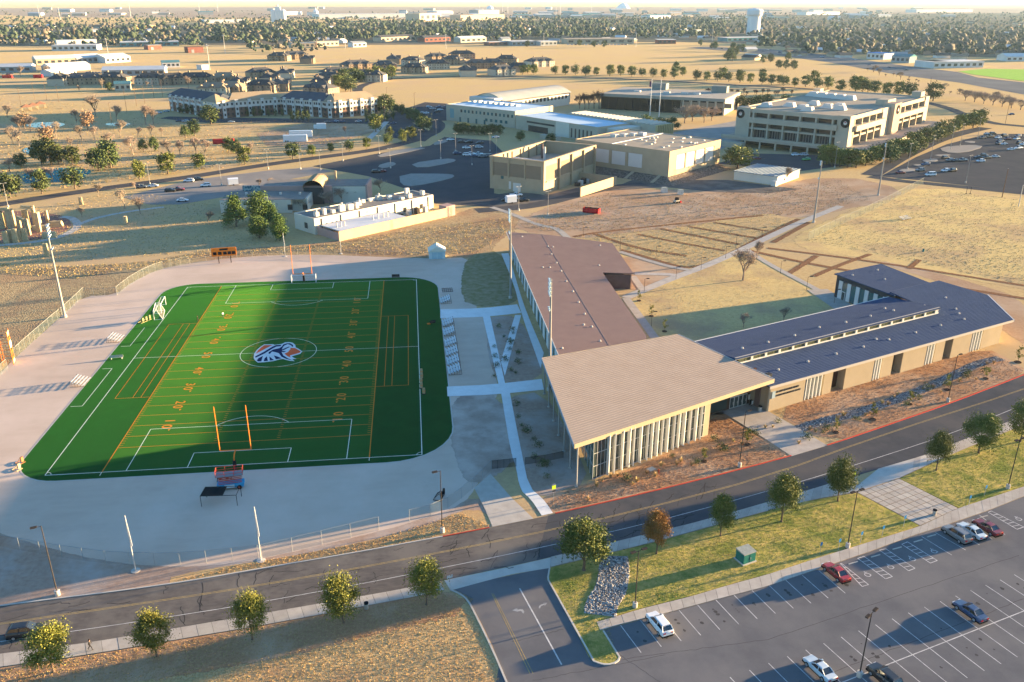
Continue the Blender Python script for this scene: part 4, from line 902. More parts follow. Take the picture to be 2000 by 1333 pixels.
trees('orange', [(172, 254, 11, 1.3), (48, 252, 9, 1.4)], 'russet brown crowned tree', 'near the park ponds', 'autumn trees in the park')
trees('bare', [(200, 173, 9), (260, 170, 8), (287, 172, 6), (368, 173, 11), (155, 180, 6), (40, 150, 11), (92, 148, 10), (135, 165, 7), (675, 263, 5)], 'leafless tree', 'among the small far houses', 'bare trees by the far houses', name='bare_tree')
trees('cypress', [(572, 238), (582, 237), (592, 237), (602, 237), (717, 238), (747, 237), (757, 238), (767, 236)], 'small upright evergreen', 'before the long apartment block', 'upright evergreens before apartments', H=8)
trees('cypress', [(350+8*i, 222+i*.5) for i in range(8)]+[(455+14*i, 228) for i in range(11)]+[(618+9*i, 228) for i in range(4)], 'dark planting tree', 'against the apartment walls', 'planting against apartment walls', H=6, wf=1.4)
trees('dark', [(750, 221, 12, 1.6), (766, 219, 8), (785, 226, 7), (800, 234, 7, 1.5), (812, 238, 7, 1.5), (822, 241, 6, 1.3), (775, 223, 6)], 'dark tree', 'at the right end of the apartment block', 'trees right of the apartments')
trees('dark', [(895, 262), (905, 262), (915, 262), (926, 263), (935, 264), (947, 264), (962, 262), (977, 263), (1017, 275), (1075, 283), (1160, 268), (1168, 266)], 'clipped dark tree', 'before the pale blue-roofed building', 'trees before the blue-roofed building', H=6, wf=1.4)
trees('oak', [(662, 176), (675, 179), (685, 180), (672, 164), (692, 161), (705, 161), (722, 159), (737, 157), (752, 155), (765, 154)], 'bright green tree', 'along the curved road by the houses', 'green trees on the curved road', H=12, wf=1.2)
rowt = [(1021, 146), (1031, 144), (1043, 146), (1084, 146), (1104, 147), (1124, 147), (1144, 149), (1149, 144), (1165, 148), (1191, 149), (1212, 148), (1234, 150), (1254, 150), (1275, 151), (1296, 153), (1317, 154), (1333, 149), (1360, 157), (1380, 158), (1401, 159), (1412, 155), (1423, 160), (1444, 154), (1445, 162), (1465, 163), (1489, 153), (1488, 165), (1507, 166), (1522, 165), (1531, 168), (1552, 170), (1573, 170), (1596, 173), (1617, 174), (1640, 180)]
trees('oak', rowt, 'small round tree', 'in the long row behind the campus', 'row of trees behind the campus', H=10, wf=1.15)
trees('oak', [(1670, 181), (1685, 180), (1695, 181), (1709, 184), (1731, 188), (1754, 188), (1776, 192), (1822, 198), (1590, 164)], 'green tree', 'behind the concrete building', 'trees behind the concrete building', H=13, wf=1.2)
trees('dark', [(1320, 143), (1368, 90), (1390, 96), (1396, 96), (1432, 99), (1442, 101), (1450, 101), (1420, 119), (1430, 120), (1436, 111), (1425, 110), (1490, 124), (1504, 122), (1539, 119), (1521, 134), (1535, 136), (1550, 136), (1132, 90), (1160, 93), (1180, 93), (1030, 92)], 'lone dark tree', 'out on the dry plain', 'lone trees on the plain', H=11, wf=1.1)
trees('baredark', [(1132, 213), (1142, 214), (1150, 213), (1160, 213), (1170, 213)], 'dark leafless tree', 'left of the dark glass library', 'bare trees left of the library', H=14, name='bare_tree')
trees('barebush', [(1337, 241), (1352, 238), (1375, 240), (1390, 236)], 'tan leafless tree', 'before the dark glass library', 'bare trees before the library', H=12, name='bare_tree', wf=1.3)
trees('dark', [(1262, 252), (1290, 256), (1312, 256), (1465, 212), (1480, 211), (1493, 209), (1532, 209), (1445, 213)], 'low green tree', 'around the library forecourt', 'trees around the library forecourt', H=9, wf=1.6)
q = G(1440, 330); plant('oak', q.x, q.y, 0, 11, 1.9, 0, 0, 'single big round green tree right of the tan gymnasium', 'tree')
trees('oak', [(1614, 322), (1625, 324), (1640, 326), (1655, 328), (1672, 328), (1690, 324), (1702, 320), (1720, 315), (1735, 310), (1750, 304), (1768, 301), (1782, 292), (1797, 295), (1808, 280), (1822, 276), (1833, 273), (1850, 266), (1862, 262), (1875, 252), (1888, 246), (1900, 250), (1912, 244), (1740, 318), (1775, 306), (1840, 268)], 'large bushy oak', 'in the belt right of the concrete building', 'oak belt beside the concrete building', H=8.5, wf=1.5)
trees('bare', [(1537, 101)]+[(1690+10*i+random.uniform(-6, 6), 137+2.6*i+random.uniform(-4, 4), random.choice((3, 4, 5, 7, 8))) for i in range(30)], 'leafless roadside tree', 'in the brush beside the highway', 'bare trees beside the highway', H=12, name='bare_tree', wf=1.3)
trees('barebush', [(1885+18*i, 197+3*i) for i in range(7)], 'low leafless bush tree', 'at the far right roadside', 'bush trees at the far right', H=10, name='bare_tree', wf=1.5)
trees('baredark', [(1385+10.5*i+random.uniform(-5, 5), 184+random.uniform(0, 7), random.uniform(5, 7)) for i in range(16)], 'small dark leafless tree', 'in the car park behind the library', 'bare trees behind the library', H=9, name='bare_tree')
q = G(1451, 548); plant('bare', q.x, q.y, 0, 11, 1.15, 2, 0, 'single leafless tree on the dry courtyard lawn', 'tree', None, 'bare_tree')
trees('bare', [(1478, 505, 6), (1535, 356, 7), (1530, 628, 4), (1452, 640, 4)], 'small leafless tree', 'around the courtyard', 'small bare trees near the courtyard', name='bare_tree')
# shrub clumps and tufts in the planting beds
def tuftmesh(rs, n, h, r_, m, lean=.5):
    r = random.Random(rs); mb = MB()
    for _ in range(n):
        a = r.uniform(0, 6.283); l = h*r.uniform(.6, 1.1); b = (r_*r.uniform(0, .4)*math.cos(a), r_*r.uniform(0, .4)*math.sin(a)); t = lean*r.uniform(.3, 1)*l; w_ = .03*h/.5
        px_, py_ = -math.sin(a)*w_, math.cos(a)*w_
        mb.face([(b[0]-px_, b[1]-py_, 0), (b[0]+px_, b[1]+py_, 0), (b[0]+math.cos(a)*t+px_*.4, b[1]+math.sin(a)*t+py_*.4, l*.85)]); mb.face([(b[0]-px_, b[1]-py_, 0), (b[0]+math.cos(a)*t+px_*.4, b[1]+math.sin(a)*t+py_*.4, l*.85), (b[0]+math.cos(a)*t*1.4, b[1]+math.sin(a)*t*1.4, l)])
    me = mb.mesh('blades'); me.materials.append(m); return me
drym = mat('straw_tuft', (.50, .37, .18), (.36, .25, .12), 3, .9, rnd=.2)
TUFT = [tuftmesh(i, 60, .6, .25, drym) for i in range(3)]
shm = [leaves(160, crown_clumps(i+50, 9, .4, .3, .34), .10, i, 0, cs=.22) for i in range(2)]
for m_, mm_ in zip(shm, (lfd, mat('grey_green_leaves', (.12, .13, .06), (.08, .09, .04), 3, .8))): m_.materials.append(mm_)
PBS = dict(front=[(1150+i*14.2+random.uniform(-6, 6), 962-i*5.0+random.uniform(-16, 20)) for i in range(27)],
           east=[(1560+i*11.5+random.uniform(-5, 5), 852-i*4.1+random.uniform(-12, 16)) for i in range(34)],
           west=[(1010+random.uniform(-3, 12)+i*5.2, 800+i*13+random.uniform(-8, 8)) for i in range(11)]+[(965+random.uniform(0, 20)+(i % 3)*16, 640+i*6.5) for i in range(16)])
for key, (desc, place, grp) in dict(front=('small desert planting', 'in the red bed before the tan hall', 'plants before the tan hall'), east=('small desert planting', 'in the bed before the blue-roofed wing', 'plants before the blue-roofed wing'), west=('small shaded shrub', 'in the beds left of the tan hall', 'shrubs left of the tan hall')).items():
    L_ = sorted(PBS[key])
    for i, (x, y) in enumerate(L_):
        q = G(x, y); k = random.random(); wd = ordn(i, len(L_))
        if key == 'west' or k < .35: o = obj('shrub', shm[i % 2], None, None, (q.x, q.y, .02)); cat_ = 'shrub'
        else: o = obj('grass_clump', TUFT[i % 3], None, None, (q.x, q.y, .02)); cat_ = 'plant'
        o.rotation_euler = (0, 0, random.uniform(0, 6)); s_ = random.uniform(.8, 1.7); o.scale = (s_,)*3
        tag(o, desc+' '+place+', '+wd, cat_, grp)
# young staked trees with dark watering basins
bas = MB(); bas.lathe([(.75, 0), (.7, .14), (.5, .14), (.45, .02)], n=16); bas = bas.mesh('watering_ring'); bas.materials.append(mat('dark_mulch', (.09, .06, .045), (.05, .035, .03), 6, .95, .5))
yt = sorted([(1375, 902), (1459, 869), (1632, 845), (1704, 820), (1776, 790), (1850, 762), (1925, 740), (1988, 708), (1248, 588), (1272, 618), (1298, 648)])
for i, (x, y) in enumerate(yt):
    q = G(x, y); o = plant('young', q.x, q.y, .02, random.uniform(3, 4), 1.0, i, None, 'thin young tree in a dark watering ring, '+ordn(i, len(yt)), 'tree', 'young staked trees', 'young_tree')
    obj('watering_ring', bas, None, o)
# dry grass tufts over the near verge: uncountable
def scatter(name, px_poly, n, seed, mlist, h, label, z=.02, wdt=.05):
    r = np.random.RandomState(seed); P_ = np.array(px_poly, float); lo, hi = P_.min(0), P_.max(0); pts = []
    def inside(x, y):
        c = False; j = len(P_)-1
        for i in range(len(P_)):
            if (P_[i, 1] > y) != (P_[j, 1] > y) and x < (P_[j, 0]-P_[i, 0])*(y-P_[i, 1])/(P_[j, 1]-P_[i, 1])+P_[i, 0]: c = not c
            j = i
        return c
    while len(pts) < n:
        x, y = r.uniform(lo[0], hi[0]), r.uniform(lo[1], hi[1])
        if inside(x, y): pts.append(g2((x, y)))
    V = []; F = []; MI = []
    for i, (x, y) in enumerate(pts):
        for _ in range(3):
            a = r.uniform(0, 6.283); l = h*r.uniform(.5, 1.2); t = l*r.uniform(.2, .9); c, s = math.cos(a), math.sin(a); k = len(V); ox, oy = r.normal(0, .06, 2)
            V += [(x+ox-s*wdt, y+oy+c*wdt, z), (x+ox+s*wdt, y+oy-c*wdt, z), (x+ox+c*t, y+oy+s*t, z+l)]; F.append((k, k+1, k+2)); MI.append(i % len(mlist))
    me = bpy.data.meshes.new(name); me.from_pydata(V, [], F)
    for m_ in mlist: me.materials.append(m_)
    me.polygons.foreach_set('material_index', MI); o = obj(name, me); tag(o, label, name.replace('_', ' '), None, 'stuff')
st1, st2, st3 = mat('straw_a', (.60, .42, .18)), mat('straw_b', (.45, .27, .11)), mat('straw_c', (.36, .28, .1))
gr1, gr2 = mat('grass_a', (.26, .27, .06)), mat('grass_b', (.16, .20, .045))
scatter('dry_grass', [(-10, 1310), (350, 1254), (868, 1160), (930, 1215), (990, 1345), (-10, 1345)], 12000, 1, [st1, st2, st3], .09, 'tufted dry straw grass below the road', wdt=.035)
scatter('lawn_grass', [(1080, 1112), (1380, 1036), (1674, 966), (1790, 1028), (1500, 1120), (1190, 1205), (1205, 1290), (1165, 1290), (1100, 1180)], 10000, 2, [gr1, gr2, st1, gr1, st3], .07, 'patchy green grass on the lawn island', .1, .035)
scatter('lawn_grass', [(1760, 936), (1856, 892), (2010, 832), (2010, 948), (1874, 992)], 4000, 3, [gr1, gr2, gr1, st3], .07, 'patchy green grass right of the plaza', .1, .035)
scatter('verge_grass', [(960, 1028), (700, 1077), (500, 1110), (340, 1136), (450, 1108), (720, 1058), (900, 1003)], 3000, 4, [st1, st2], .1, 'orange dry grass on the verge above the road', wdt=.04)
scatter('brush', [(0, 515), (130, 520), (290, 512), (400, 492), (640, 478), (830, 445), (1000, 425), (1000, 450), (930, 495), (800, 500), (600, 492), (430, 500), (310, 516), (150, 545), (0, 535)], 5000, 5, [st1, st3, mat('sage', (.22, .19, .10))], .28, 'rough dry brush along the ditch behind the track', wdt=.08)
scatter('dry_grass', [(1240, 580), (1310, 550), (1455, 492), (1640, 600), (1390, 660), (1290, 660)], 4000, 6, [st1, st1, st3], .1, 'yellow dry grass in the courtyard', wdt=.05)

bd1, bd2, bd3 = mat('bed_stone_a', (.50, .30, .17)), mat('bed_stone_b', (.28, .16, .09)), mat('weed_grey', (.30, .25, .15))
scatter('bed_gravel', [(1045, 1000), (1110, 958), (1165, 947), (1290, 898), (1372, 856), (1388, 820), (1405, 808), (1540, 890), (1376, 933), (1105, 996)], 6000, 7, [bd1, bd2], .07, 'loose orange gravel and weeds in the bed before the hall', .02, .06)
scatter('bed_gravel', [(1512, 803), (1640, 760), (1790, 717), (1925, 683), (2005, 727), (1850, 786), (1750, 820), (1622, 866)], 7000, 8, [bd1, bd2], .07, 'loose orange gravel and weeds before the blue-roofed wing', .02, .06)
scatter('weeds', [(1010, 440), (1090, 405), (1180, 378), (1330, 380), (1480, 375), (1640, 350), (1700, 390), (1560, 420), (1400, 425), (1200, 450), (1060, 452)], 5000, 9, [bd3, st3, bd2], .22, 'scattered weeds on the red dirt yard', .03, .12)
scatter('weeds', [(1570, 470), (1720, 395), (1810, 368), (2010, 392), (2010, 560), (1800, 515)], 4500, 10, [bd3, st3], .14, 'scattered weeds on the dry sports field', .02, .12)
scatter('weeds', [(1120, 462), (1300, 440), (1490, 422), (1560, 430), (1350, 526), (1215, 486)], 4000, 12, [st1, bd3, st3], .16, 'dry weeds between the trenches', .03, .1)
scatter('weeds', [(0, 420), (240, 372), (420, 400), (440, 430), (560, 475), (380, 495), (0, 520)], 5000, 13, [bd3, st3, st1], .2, 'dry weeds on the slope behind the track', .02, .14)
scatter('weeds', [(0, 180), (330, 230), (720, 240), (700, 285), (500, 320), (0, 385)], 5000, 14, [bd3, st3, st2], .35, 'dry weeds across the park', .05, .3)
# ------------------------------------------------------------------ cars
tyre = mat('tyre', (.02, .02, .02), rough=.9); rim = mat('alloy_rim', (.45, .45, .46), rough=.35, metal=.6)
cglass = mat('car_glass', (.015, .02, .025), rough=.05, spec=.9); trimm = mat('black_trim', (.02, .02, .022), rough=.6)
headm = mat('headlamp', (.7, .72, .74), rough=.1, spec=.8); tailm = mat('tail_lamp', (.35, .01, .01), rough=.2)
PAINT = {k: mat('paint_'+k, c, rough=.28, spec=.6) for k, c in dict(white=(.70, .71, .71), black=(.02, .022, .025), silver=(.42, .44, .46), red=(.30, .02, .022), maroon=(.16, .015, .02), blue=(.03, .06, .13), grey=(.14, .15, .16), pale=(.45, .52, .56), green=(.02, .35, .08), tan=(.35, .27, .18)).items()}
KINDS_ = dict(
    sedan=dict(L=4.75, W=1.82, st=[(-2.37, .55, .78, .80), (-2.25, .28, .98, .90), (-1.55, .22, 1.02, .91), (-.6, .20, .98, .91), (.75, .20, .96, .91), (1.5, .22, .90, .90), (2.15, .25, .78, .86), (2.37, .40, .62, .74)], gh=(-1.65, 1.05, -.95, .25, .96, 1.44)),
    suv=dict(L=4.75, W=1.92, st=[(-2.37, .50, .95, .84), (-2.28, .35, 1.18, .94), (-1.5, .30, 1.20, .96), (-.5, .28, 1.16, .96), (.85, .28, 1.10, .96), (1.6, .30, 1.04, .94), (2.2, .34, .94, .88), (2.37, .5, .75, .76)], gh=(-2.22, 1.2, -1.75, .45, 1.12, 1.72)),
    van=dict(L=5.3, W=2.0, st=[(-2.65, .45, 1.1, .92), (-2.55, .35, 1.25, .98), (-1.0, .32, 1.25, .98), (1.2, .32, 1.2, .98), (1.9, .34, 1.1, .95), (2.5, .36, .95, .88), (2.65, .5, .8, .78)], gh=(-2.5, 1.75, -2.35, 1.05, 1.2, 2.05)),
    pickup=dict(L=5.6, W=1.98, st=[(-2.8, .6, 1.0, .92), (-2.7, .45, 1.12, .97), (-1.0, .42, 1.12, .97), (-.9, .42, 1.14, .97), (1.1, .42, 1.14, .97), (1.9, .44, 1.1, .95), (2.6, .46, 1.0, .9), (2.8, .6, .85, .8)], gh=(-.85, 1.25, -.7, .55, 1.12, 1.86)))
def car_parts(k):
    d = KINDS_[k]; W = d['W']/2; body = MB(); st = d['st']; n = 10; rings = []
    for x, zb, zt_, wf in st:
        w_ = W*wf/.96
        rings.append([(x, -w_*.86, zb), (x, -w_, zb+.18), (x, -w_*1.0, (zb+zt_)/2), (x, -w_*.97, zt_-.14), (x, -w_*.86, zt_), (x, w_*.86, zt_), (x, w_*.97, zt_-.14), (x, w_, (zb+zt_)/2), (x, w_, zb+.18), (x, w_*.86, zb)])
    vs = [p for r_ in rings for p in r_]; fs = []
    for i in range(len(rings)-1):
        for j in range(n): fs.append((i*n+j, i*n+(j+1) % n, (i+1)*n+(j+1) % n, (i+1)*n+j))
    fs += [tuple(range(n)), tuple(range((len(rings)-1)*n+n-1, (len(rings)-1)*n-1, -1))]
    body.add(vs, [f[::-1] for f in fs])
    x0, x1, r0, r1, zb, zr = d['gh']; wb, wr_ = W*.86, W*.66
    gl = MB(); gl.add([(x0, -wb, zb), (x1, -wb, zb), (x1, wb, zb), (x0, wb, zb), (r0, -wr_, zr), (r1, -wr_, zr), (r1, wr_, zr), (r0, wr_, zr)], [(4, 5, 6, 7), (0, 1, 5, 4), (1, 2, 6, 5), (2, 3, 7, 6), (3, 0, 4, 7)])
    roof = MB(); e = .05; roof.add([(r0-e, -wr_-e, zr-.04), (r1+e, -wr_-e, zr-.04), (r1+e, wr_+e, zr-.04), (r0-e, wr_+e, zr-.04), (r0+.15, -wr_+.12, zr+.05), (r1-.2, -wr_+.12, zr+.05), (r1-.2, wr_-.12, zr+.05), (r0+.15, wr_-.12, zr+.05)], [(4, 5, 6, 7), (0, 1, 5, 4), (1, 2, 6, 5), (2, 3, 7, 6), (3, 0, 4, 7)])
    for s in (-1, 1):
        for xa, xb in ((x0, r0), (x1, r1), ((x0+x1)/2-.1, (r0+r1)/2)):
            roof.tube((xa, s*wb, zb), (xb, s*(wr_+.02), zr), .06, n=4)
    low = MB(); low.box(-d['L']/2+.05, d['L']/2-.05, -W*.93, W*.93, .2, .45)
    return body, gl, roof, low, d
CARM = {}
def car_mesh(k):
    if k not in CARM:
        b, g, r_, l, d = car_parts(k)
        wh = MB(); wh.lathe([(.2, -.11), (.33, -.11), (.35, -.06), (.35, .06), (.33, .11), (.2, .11)], n=16); rm_ = MB(); rm_.lathe([(.05, -.115), (.22, -.12), (.22, .12), (.05, .115)], n=10)
        CARM[k] = dict(body=b.mesh('body', True), glass=g.mesh('windows'), roof=r_.mesh('roof'), sill=l.mesh('sill'), tyre=wh.mesh('tyre'), rim=rm_.mesh('rim'), d=d)
        for q, m in (('glass', cglass), ('sill', trimm), ('tyre', tyre), ('rim', rim)): CARM[k][q].materials.append(m)
        CARM[k]['body'].set_sharp_from_angle(angle=R(38))
    return CARM[k]
def paint(o, p): 
    if not o.data.materials: o.data.materials.append(PAINT['white'])
    o.material_slots[0].link = 'OBJECT'; o.material_slots[0].material = p
def near_car(k, col, x, y, ang, label, group='cars parked in the near car park', z=.024):
    m = car_mesh(k); d = m['d']; W = d['W']/2; q = G(x, y); o = thing('parked_car', label, 'car', (q.x, q.y, z), ang, group)
    b = obj('body', m['body'], None, o); paint(b, PAINT[col]); r_ = obj('roof', m['roof'], None, o); paint(r_, PAINT[col]); obj('windows', m['glass'], None, o); obj('sill', m['sill'], None, o)
    for sx in (-1, 1):
        for s in (-1, 1):
            t = obj('wheel', m['tyre'], None, o, (sx*d['L']*.295, s*(W-.08), .35)); t.rotation_euler = (R(90), 0, 0); obj('rim', m['rim'], None, t)
    for s in (-1, 1):
        obj('headlight', MB().cbox((0, 0, 0), (.16, .42, .13)), headm, o, (d['L']/2-.12, s*W*.6, d['st'][-1][2]+.02)); obj('tail_light', MB().cbox((0, 0, 0), (.12, .4, .16)), tailm, o, (-d['L']/2+.03, s*W*.62, d['st'][0][2]-.02))
        mi = obj('mirror', MB().cbox((0, 0, 0), (.16, .2, .14)), None, o, (d['gh'][1]-.35, s*(W+.06), d['gh'][4]+.1)); mi.data.materials.append(PAINT[col])
        for xx in (-.55, .45): obj('door_handle', MB().cbox((0, 0, 0), (.18, .03, .04)), rim, o, (xx, s*(W+.0), d['st'][3][2]-.18))
    obj('rear_bumper', MB().cbox((0, 0, 0), (.1, W*1.5, .2)), trimm, o, (-d['L']/2+.03, 0, .42))
    return o
pd = math.atan2(-e.y, -e.x)     # stall direction, nose to the kerb
pd2 = math.atan2(-dl.y, -dl.x)
near_car('suv', 'white', 1287, 1226, pd, 'white estate car alone beside the lawn island')
near_car('sedan', 'red', 1632, 1124, pd, 'red saloon alone beside the hatched bays')
near_car('suv', 'grey', 1867, 1050, pd, 'dark grey car, left of three parked together near the plaza')
near_car('sedan', 'pale', 1896, 1043, pd, 'pale blue saloon, middle of three parked together near the plaza')
near_car('sedan', 'maroon', 1927, 1036, pd, 'dark red saloon, right of three parked together near the plaza')
near_car('sedan', 'blue', 1893, 1200, pd2, 'dark blue saloon parked alone in the double row')
near_car('sedan', 'pale', 1600, 1313, pd2, 'silver blue saloon at the bottom edge left of the lamp')
near_car('suv', 'black', 1727, 1330, pd2, 'black estate car at the bottom edge beside the lamp')
rdir = Vector(g2((150, 1215)))-Vector(g2((0, 1237)))
near_car('suv', 'black', 53, 1240, math.atan2(rdir.y, rdir.x), 'black estate car driving on the road at the left edge', None, .03)
# distant cars: body and windows only
FCAR = {}
def far_car(k, col, x, y, ang, label, group):
    if k not in FCAR:
        b, g, r_, l, d = car_parts(k); wl_ = MB(mats=None)
        b.cur = 0; n0 = len(b.f); b.add(r_.v, r_.f); b.cur = 1; b.add(l.v, l.f)
        for sx in (-1, 1):
            for s in (-1, 1): b.tube((sx*d['L']*.295, s*(d['W']/2-.2), .35), (sx*d['L']*.295, s*(d['W']/2+.02), .35), .35, n=8)
        b.mi = [0]*(n0+len(r_.f))+[1]*(len(b.f)-n0-len(r_.f)); b.mats = [PAINT['white'], trimm]
        FCAR[k] = (b.mesh('body'), g.mesh('windows')); FCAR[k][1].materials.append(cglass)
    q = G(x, y); o = thing('parked_car', label, 'car', (q.x, q.y, .05), ang, group); b = obj('body', FCAR[k][0], None, o); b.material_slots[0].link = 'OBJECT'; b.material_slots[0].material = PAINT[col]; obj('windows', FCAR[k][1], None, o)
def lotcars(pts, place, group, ang, jit=.15, cols=('white', 'black', 'silver', 'grey', 'pale', 'blue', 'maroon'), kinds=('sedan', 'suv', 'sedan', 'pickup')):
    pts = sorted(pts); rc = random.Random(len(pts)*3+int(pts[0][0])); names = {'sedan': 'saloon', 'suv': 'estate car', 'van': 'van', 'pickup': 'pickup truck'}; seq = []
    for p in pts: seq.append((p, p[2] if len(p) > 2 else rc.choice(cols), p[3] if len(p) > 3 else rc.choice(kinds)))
    for i, (p, c, k) in enumerate(seq):
        same = [s_ for s_ in seq if s_[1] == c and s_[2] == k]; w_ = ordn(same.index(seq[i]), len(same))
        far_car(k, c, p[0], p[1], ang+rc.uniform(-jit, jit)+(math.pi if rc.random() < .5 else 0), '%s %s parked in %s%s' % ({'pale': 'pale blue', 'blue': 'dark blue'}.get(c, c), names[k], place, ', '+w_ if w_ else ''), group)
T8b = lambda x, y: (1700+x/6.667, 240+y/6.667)
lotcars([T8b(1515, 158)+('silver', 'sedan'), T8b(1590, 155)+('black', 'suv'), T8b(1460, 208)+('black', 'sedan'), T8b(1560, 195)+('black', 'pickup'), T8b(1660, 205)+('white', 'sedan'), T8b(1745, 178)+('black', 'suv'), T8b(1780, 225)+('maroon', 'pickup'), T8b(1915, 190)+('blue', 'suv'), T8b(1900, 222)+('pale', 'sedan'), T8b(1690, 250)+('blue', 'suv'), T8b(1670, 285)+('black', 'suv'), T8b(1735, 290)+('pale', 'sedan'), T8b(1940, 275)+('black', 'suv'), T8b(1985, 295)+('white', 'suv'), T8b(1825, 360)+('white', 'sedan'), T8b(1925, 345)+('white', 'pickup'), T8b(975, 470)+('black', 'suv'), T8b(1030, 505)+('grey', 'suv'), T8b(1110, 510)+('black', 'sedan'), T8b(1195, 505)+('grey', 'pickup'), T8b(1480, 440)+('black', 'suv'), T8b(1400, 465)+('black', 'sedan'), T8b(1510, 470)+('black', 'pickup'), T8b(1630, 455)+('pale', 'sedan'), T8b(1430, 515)+('white', 'suv'), T8b(715, 560)+('blue', 'suv'), T8b(390, 665)+('maroon', 'sedan'), T8b(645, 635)+('grey', 'suv'), T8b(780, 695)+('white', 'van'), T8b(975, 640)+('white', 'suv'), T8b(1060, 640)+('black', 'suv')], 'the far right car park', 'cars in the far right car park', .2)
lotcars([(902, 279), (916, 280), (937, 281), (911, 291), (936, 290), (893, 302), (912, 305), (920, 302), (926, 307), (934, 304), (942, 308), (950, 307), (958, 307), (880, 275), (968, 270), (735, 338, 'black', 'suv'), (745, 337)], 'the dark car park', 'cars in the dark car park', .1)
lotcars([(277, 368, 'grey', 'suv'), (299, 366, 'white', 'sedan'), (333, 375, 'black', 'suv'), (348, 373, 'maroon', 'pickup'), (369, 356, 'white', 'suv'), (388, 353, 'black', 'suv'), (402, 365, 'white', 'suv'), (357, 394, 'white', 'sedan')], 'the pale car park', 'cars in the pale car park', .1)
lotcars([(990, 393, 'black', 'sedan'), (998, 391, 'white', 'pickup'), (1008, 384, 'white', 'pickup'), (1022, 394, 'black', 'suv')], 'the yard below the tan plant', 'vehicles by the tan plant', .1)
lotcars([(640, 240), (650, 240), (655, 239), (668, 240), (700, 239), (452, 240), (350, 238), (362, 239), (310, 222), (325, 219), (838, 211), (845, 214), (857, 211), (860, 216), (868, 212), (824, 223), (832, 223), (768, 243), (800, 253), (855, 220)], 'the apartment car park', 'cars by the apartments', .2)
lotcars([(1478, 312, 'maroon', 'sedan'), (1554, 305, 'white', 'suv'), (1571, 305, 'silver', 'suv'), (1574, 314, 'green', 'suv')], 'the shaded bay below the concrete building', 'cars below the concrete building', .1)
lotcars([(1110+7*i, 88+.2*(i % 3)) for i in range(17)], 'front of the long shopping strip', 'cars by the shopping strip', .1, kinds=('suv',))
lotcars([(1400+random.uniform(0, 200), 0) for i in range(0)]+[(1410, 96), (1440, 97), (1465, 99), (1500, 98), (1522, 103), (1545, 105), (1562, 110), (1605, 112), (1665, 117), (1672, 118), (1697, 128), (1735, 133), (1770, 138), (1975, 225), (1428, 94), (1490, 101)], 'the highway', 'cars on the highway', .05)
lotcars([(170+6*i, 143+.2*i, 'blue', 'sedan') for i in range(6)]+[(8, 146), (16, 147), (22, 145)], 'the shed yard', 'cars by the left sheds', .1)
# lorries, trailers, containers
def cont(x, y, ang, L_, W_, H_, m, label, name='container', z=0.0, cat='container'):
    q = G(x, y); o = thing(name, label, cat, (q.x, q.y, z), ang); obj('box', MB().box(-L_/2, L_/2, -W_/2, W_/2, .12, H_), m, o); rb = MB()
    for k in range(int(L_/.6)): xx = -L_/2+.3+k*.6; rb.box(xx-.08, xx+.08, -W_/2-.05, W_/2+.05, .2, H_-.1)
    obj('ribs', rb, m, o); obj('door', MB().box(L_/2, L_/2+.06, -W_/2+.1, W_/2-.1, .2, H_-.1), m, o); return o
redc = mat('red_container_paint', (.50, .03, .035), (.40, .03, .03), 1, .5)
cont(437, 281, .1, 12, 2.6, 2.8, redc, 'red shipping container in the dry park')
def trailer(x, y, ang, label):
    o = cont(x, y, ang, 14, 2.6, 4.0, metalw if 'metalw' in globals() else PAINT['white'], label, 'trailer', 0, 'trailer')
    for xx in (-5.5, -4.3):
        for s in (-1, 1): obj('wheel', MB().tube((xx, s*1.0, .5), (xx, s*1.35, .5), .5, n=10), tyre, o)
trailer(588, 268, .05, 'white lorry trailer in the dirt yard, upper of two'); trailer(577, 277, .05, 'white lorry trailer in the dirt yard, lower of two')
o = cont(628, 252, .1, 6, 2.5, 3.6, PAINT['white'], 'white box truck on the dirt yard', 'box_truck', 0, 'truck'); obj('cab', MB().box(-5, -3.05, -1.1, 1.1, .4, 2.6), PAINT['white'], o)
cont(15, 153, 0, 10, 3, 3, redc, 'red container near the left sheds, left'); cont(75, 153, 0, 9, 3, 3.5, redc, 'red lorry box near the left sheds, right', 'lorry', 0, 'truck')
# open red skip
q = G(1155, 416); o = thing('skip', 'open red rubbish skip on the service yard', 'skip', (q.x, q.y, .04), R(-32))
sk = MB(); [sk.box(*b_) for b_ in ((-3.3, 3.3, -1.2, 1.2, .15, .3), (-3.3, 3.3, -1.25, -1.13, .15, 1.9), (-3.3, 3.3, 1.13, 1.25, .15, 1.9), (-3.4, -3.28, -1.2, 1.2, .15, 1.9), (3.28, 3.4, -1.2, 1.2, .15, 1.9))]; obj('body', sk, redc, o)
rb = MB(); [rb.box(-3.2+k*.7, -3.05+k*.7, -1.36, -1.25, .2, 1.9) for k in range(10)]; obj('ribs', rb, redc, o)
jk = MB(); [jk.cbox((random.uniform(-2.6, 2.6), random.uniform(-.7, .7), 1.7), (random.uniform(.6, 1.6), random.uniform(.2, .6), random.uniform(.3, .7)), random.uniform(0, 3)) for _ in range(14)]; obj('debris', jk, trimm, o)
gbox = mat('green_enamel', (.035, .16, .13), (.03, .14, .115), 1, .5); gtop = mat('faded_top', (.32, .34, .30), (.26, .27, .24), 2, .7)
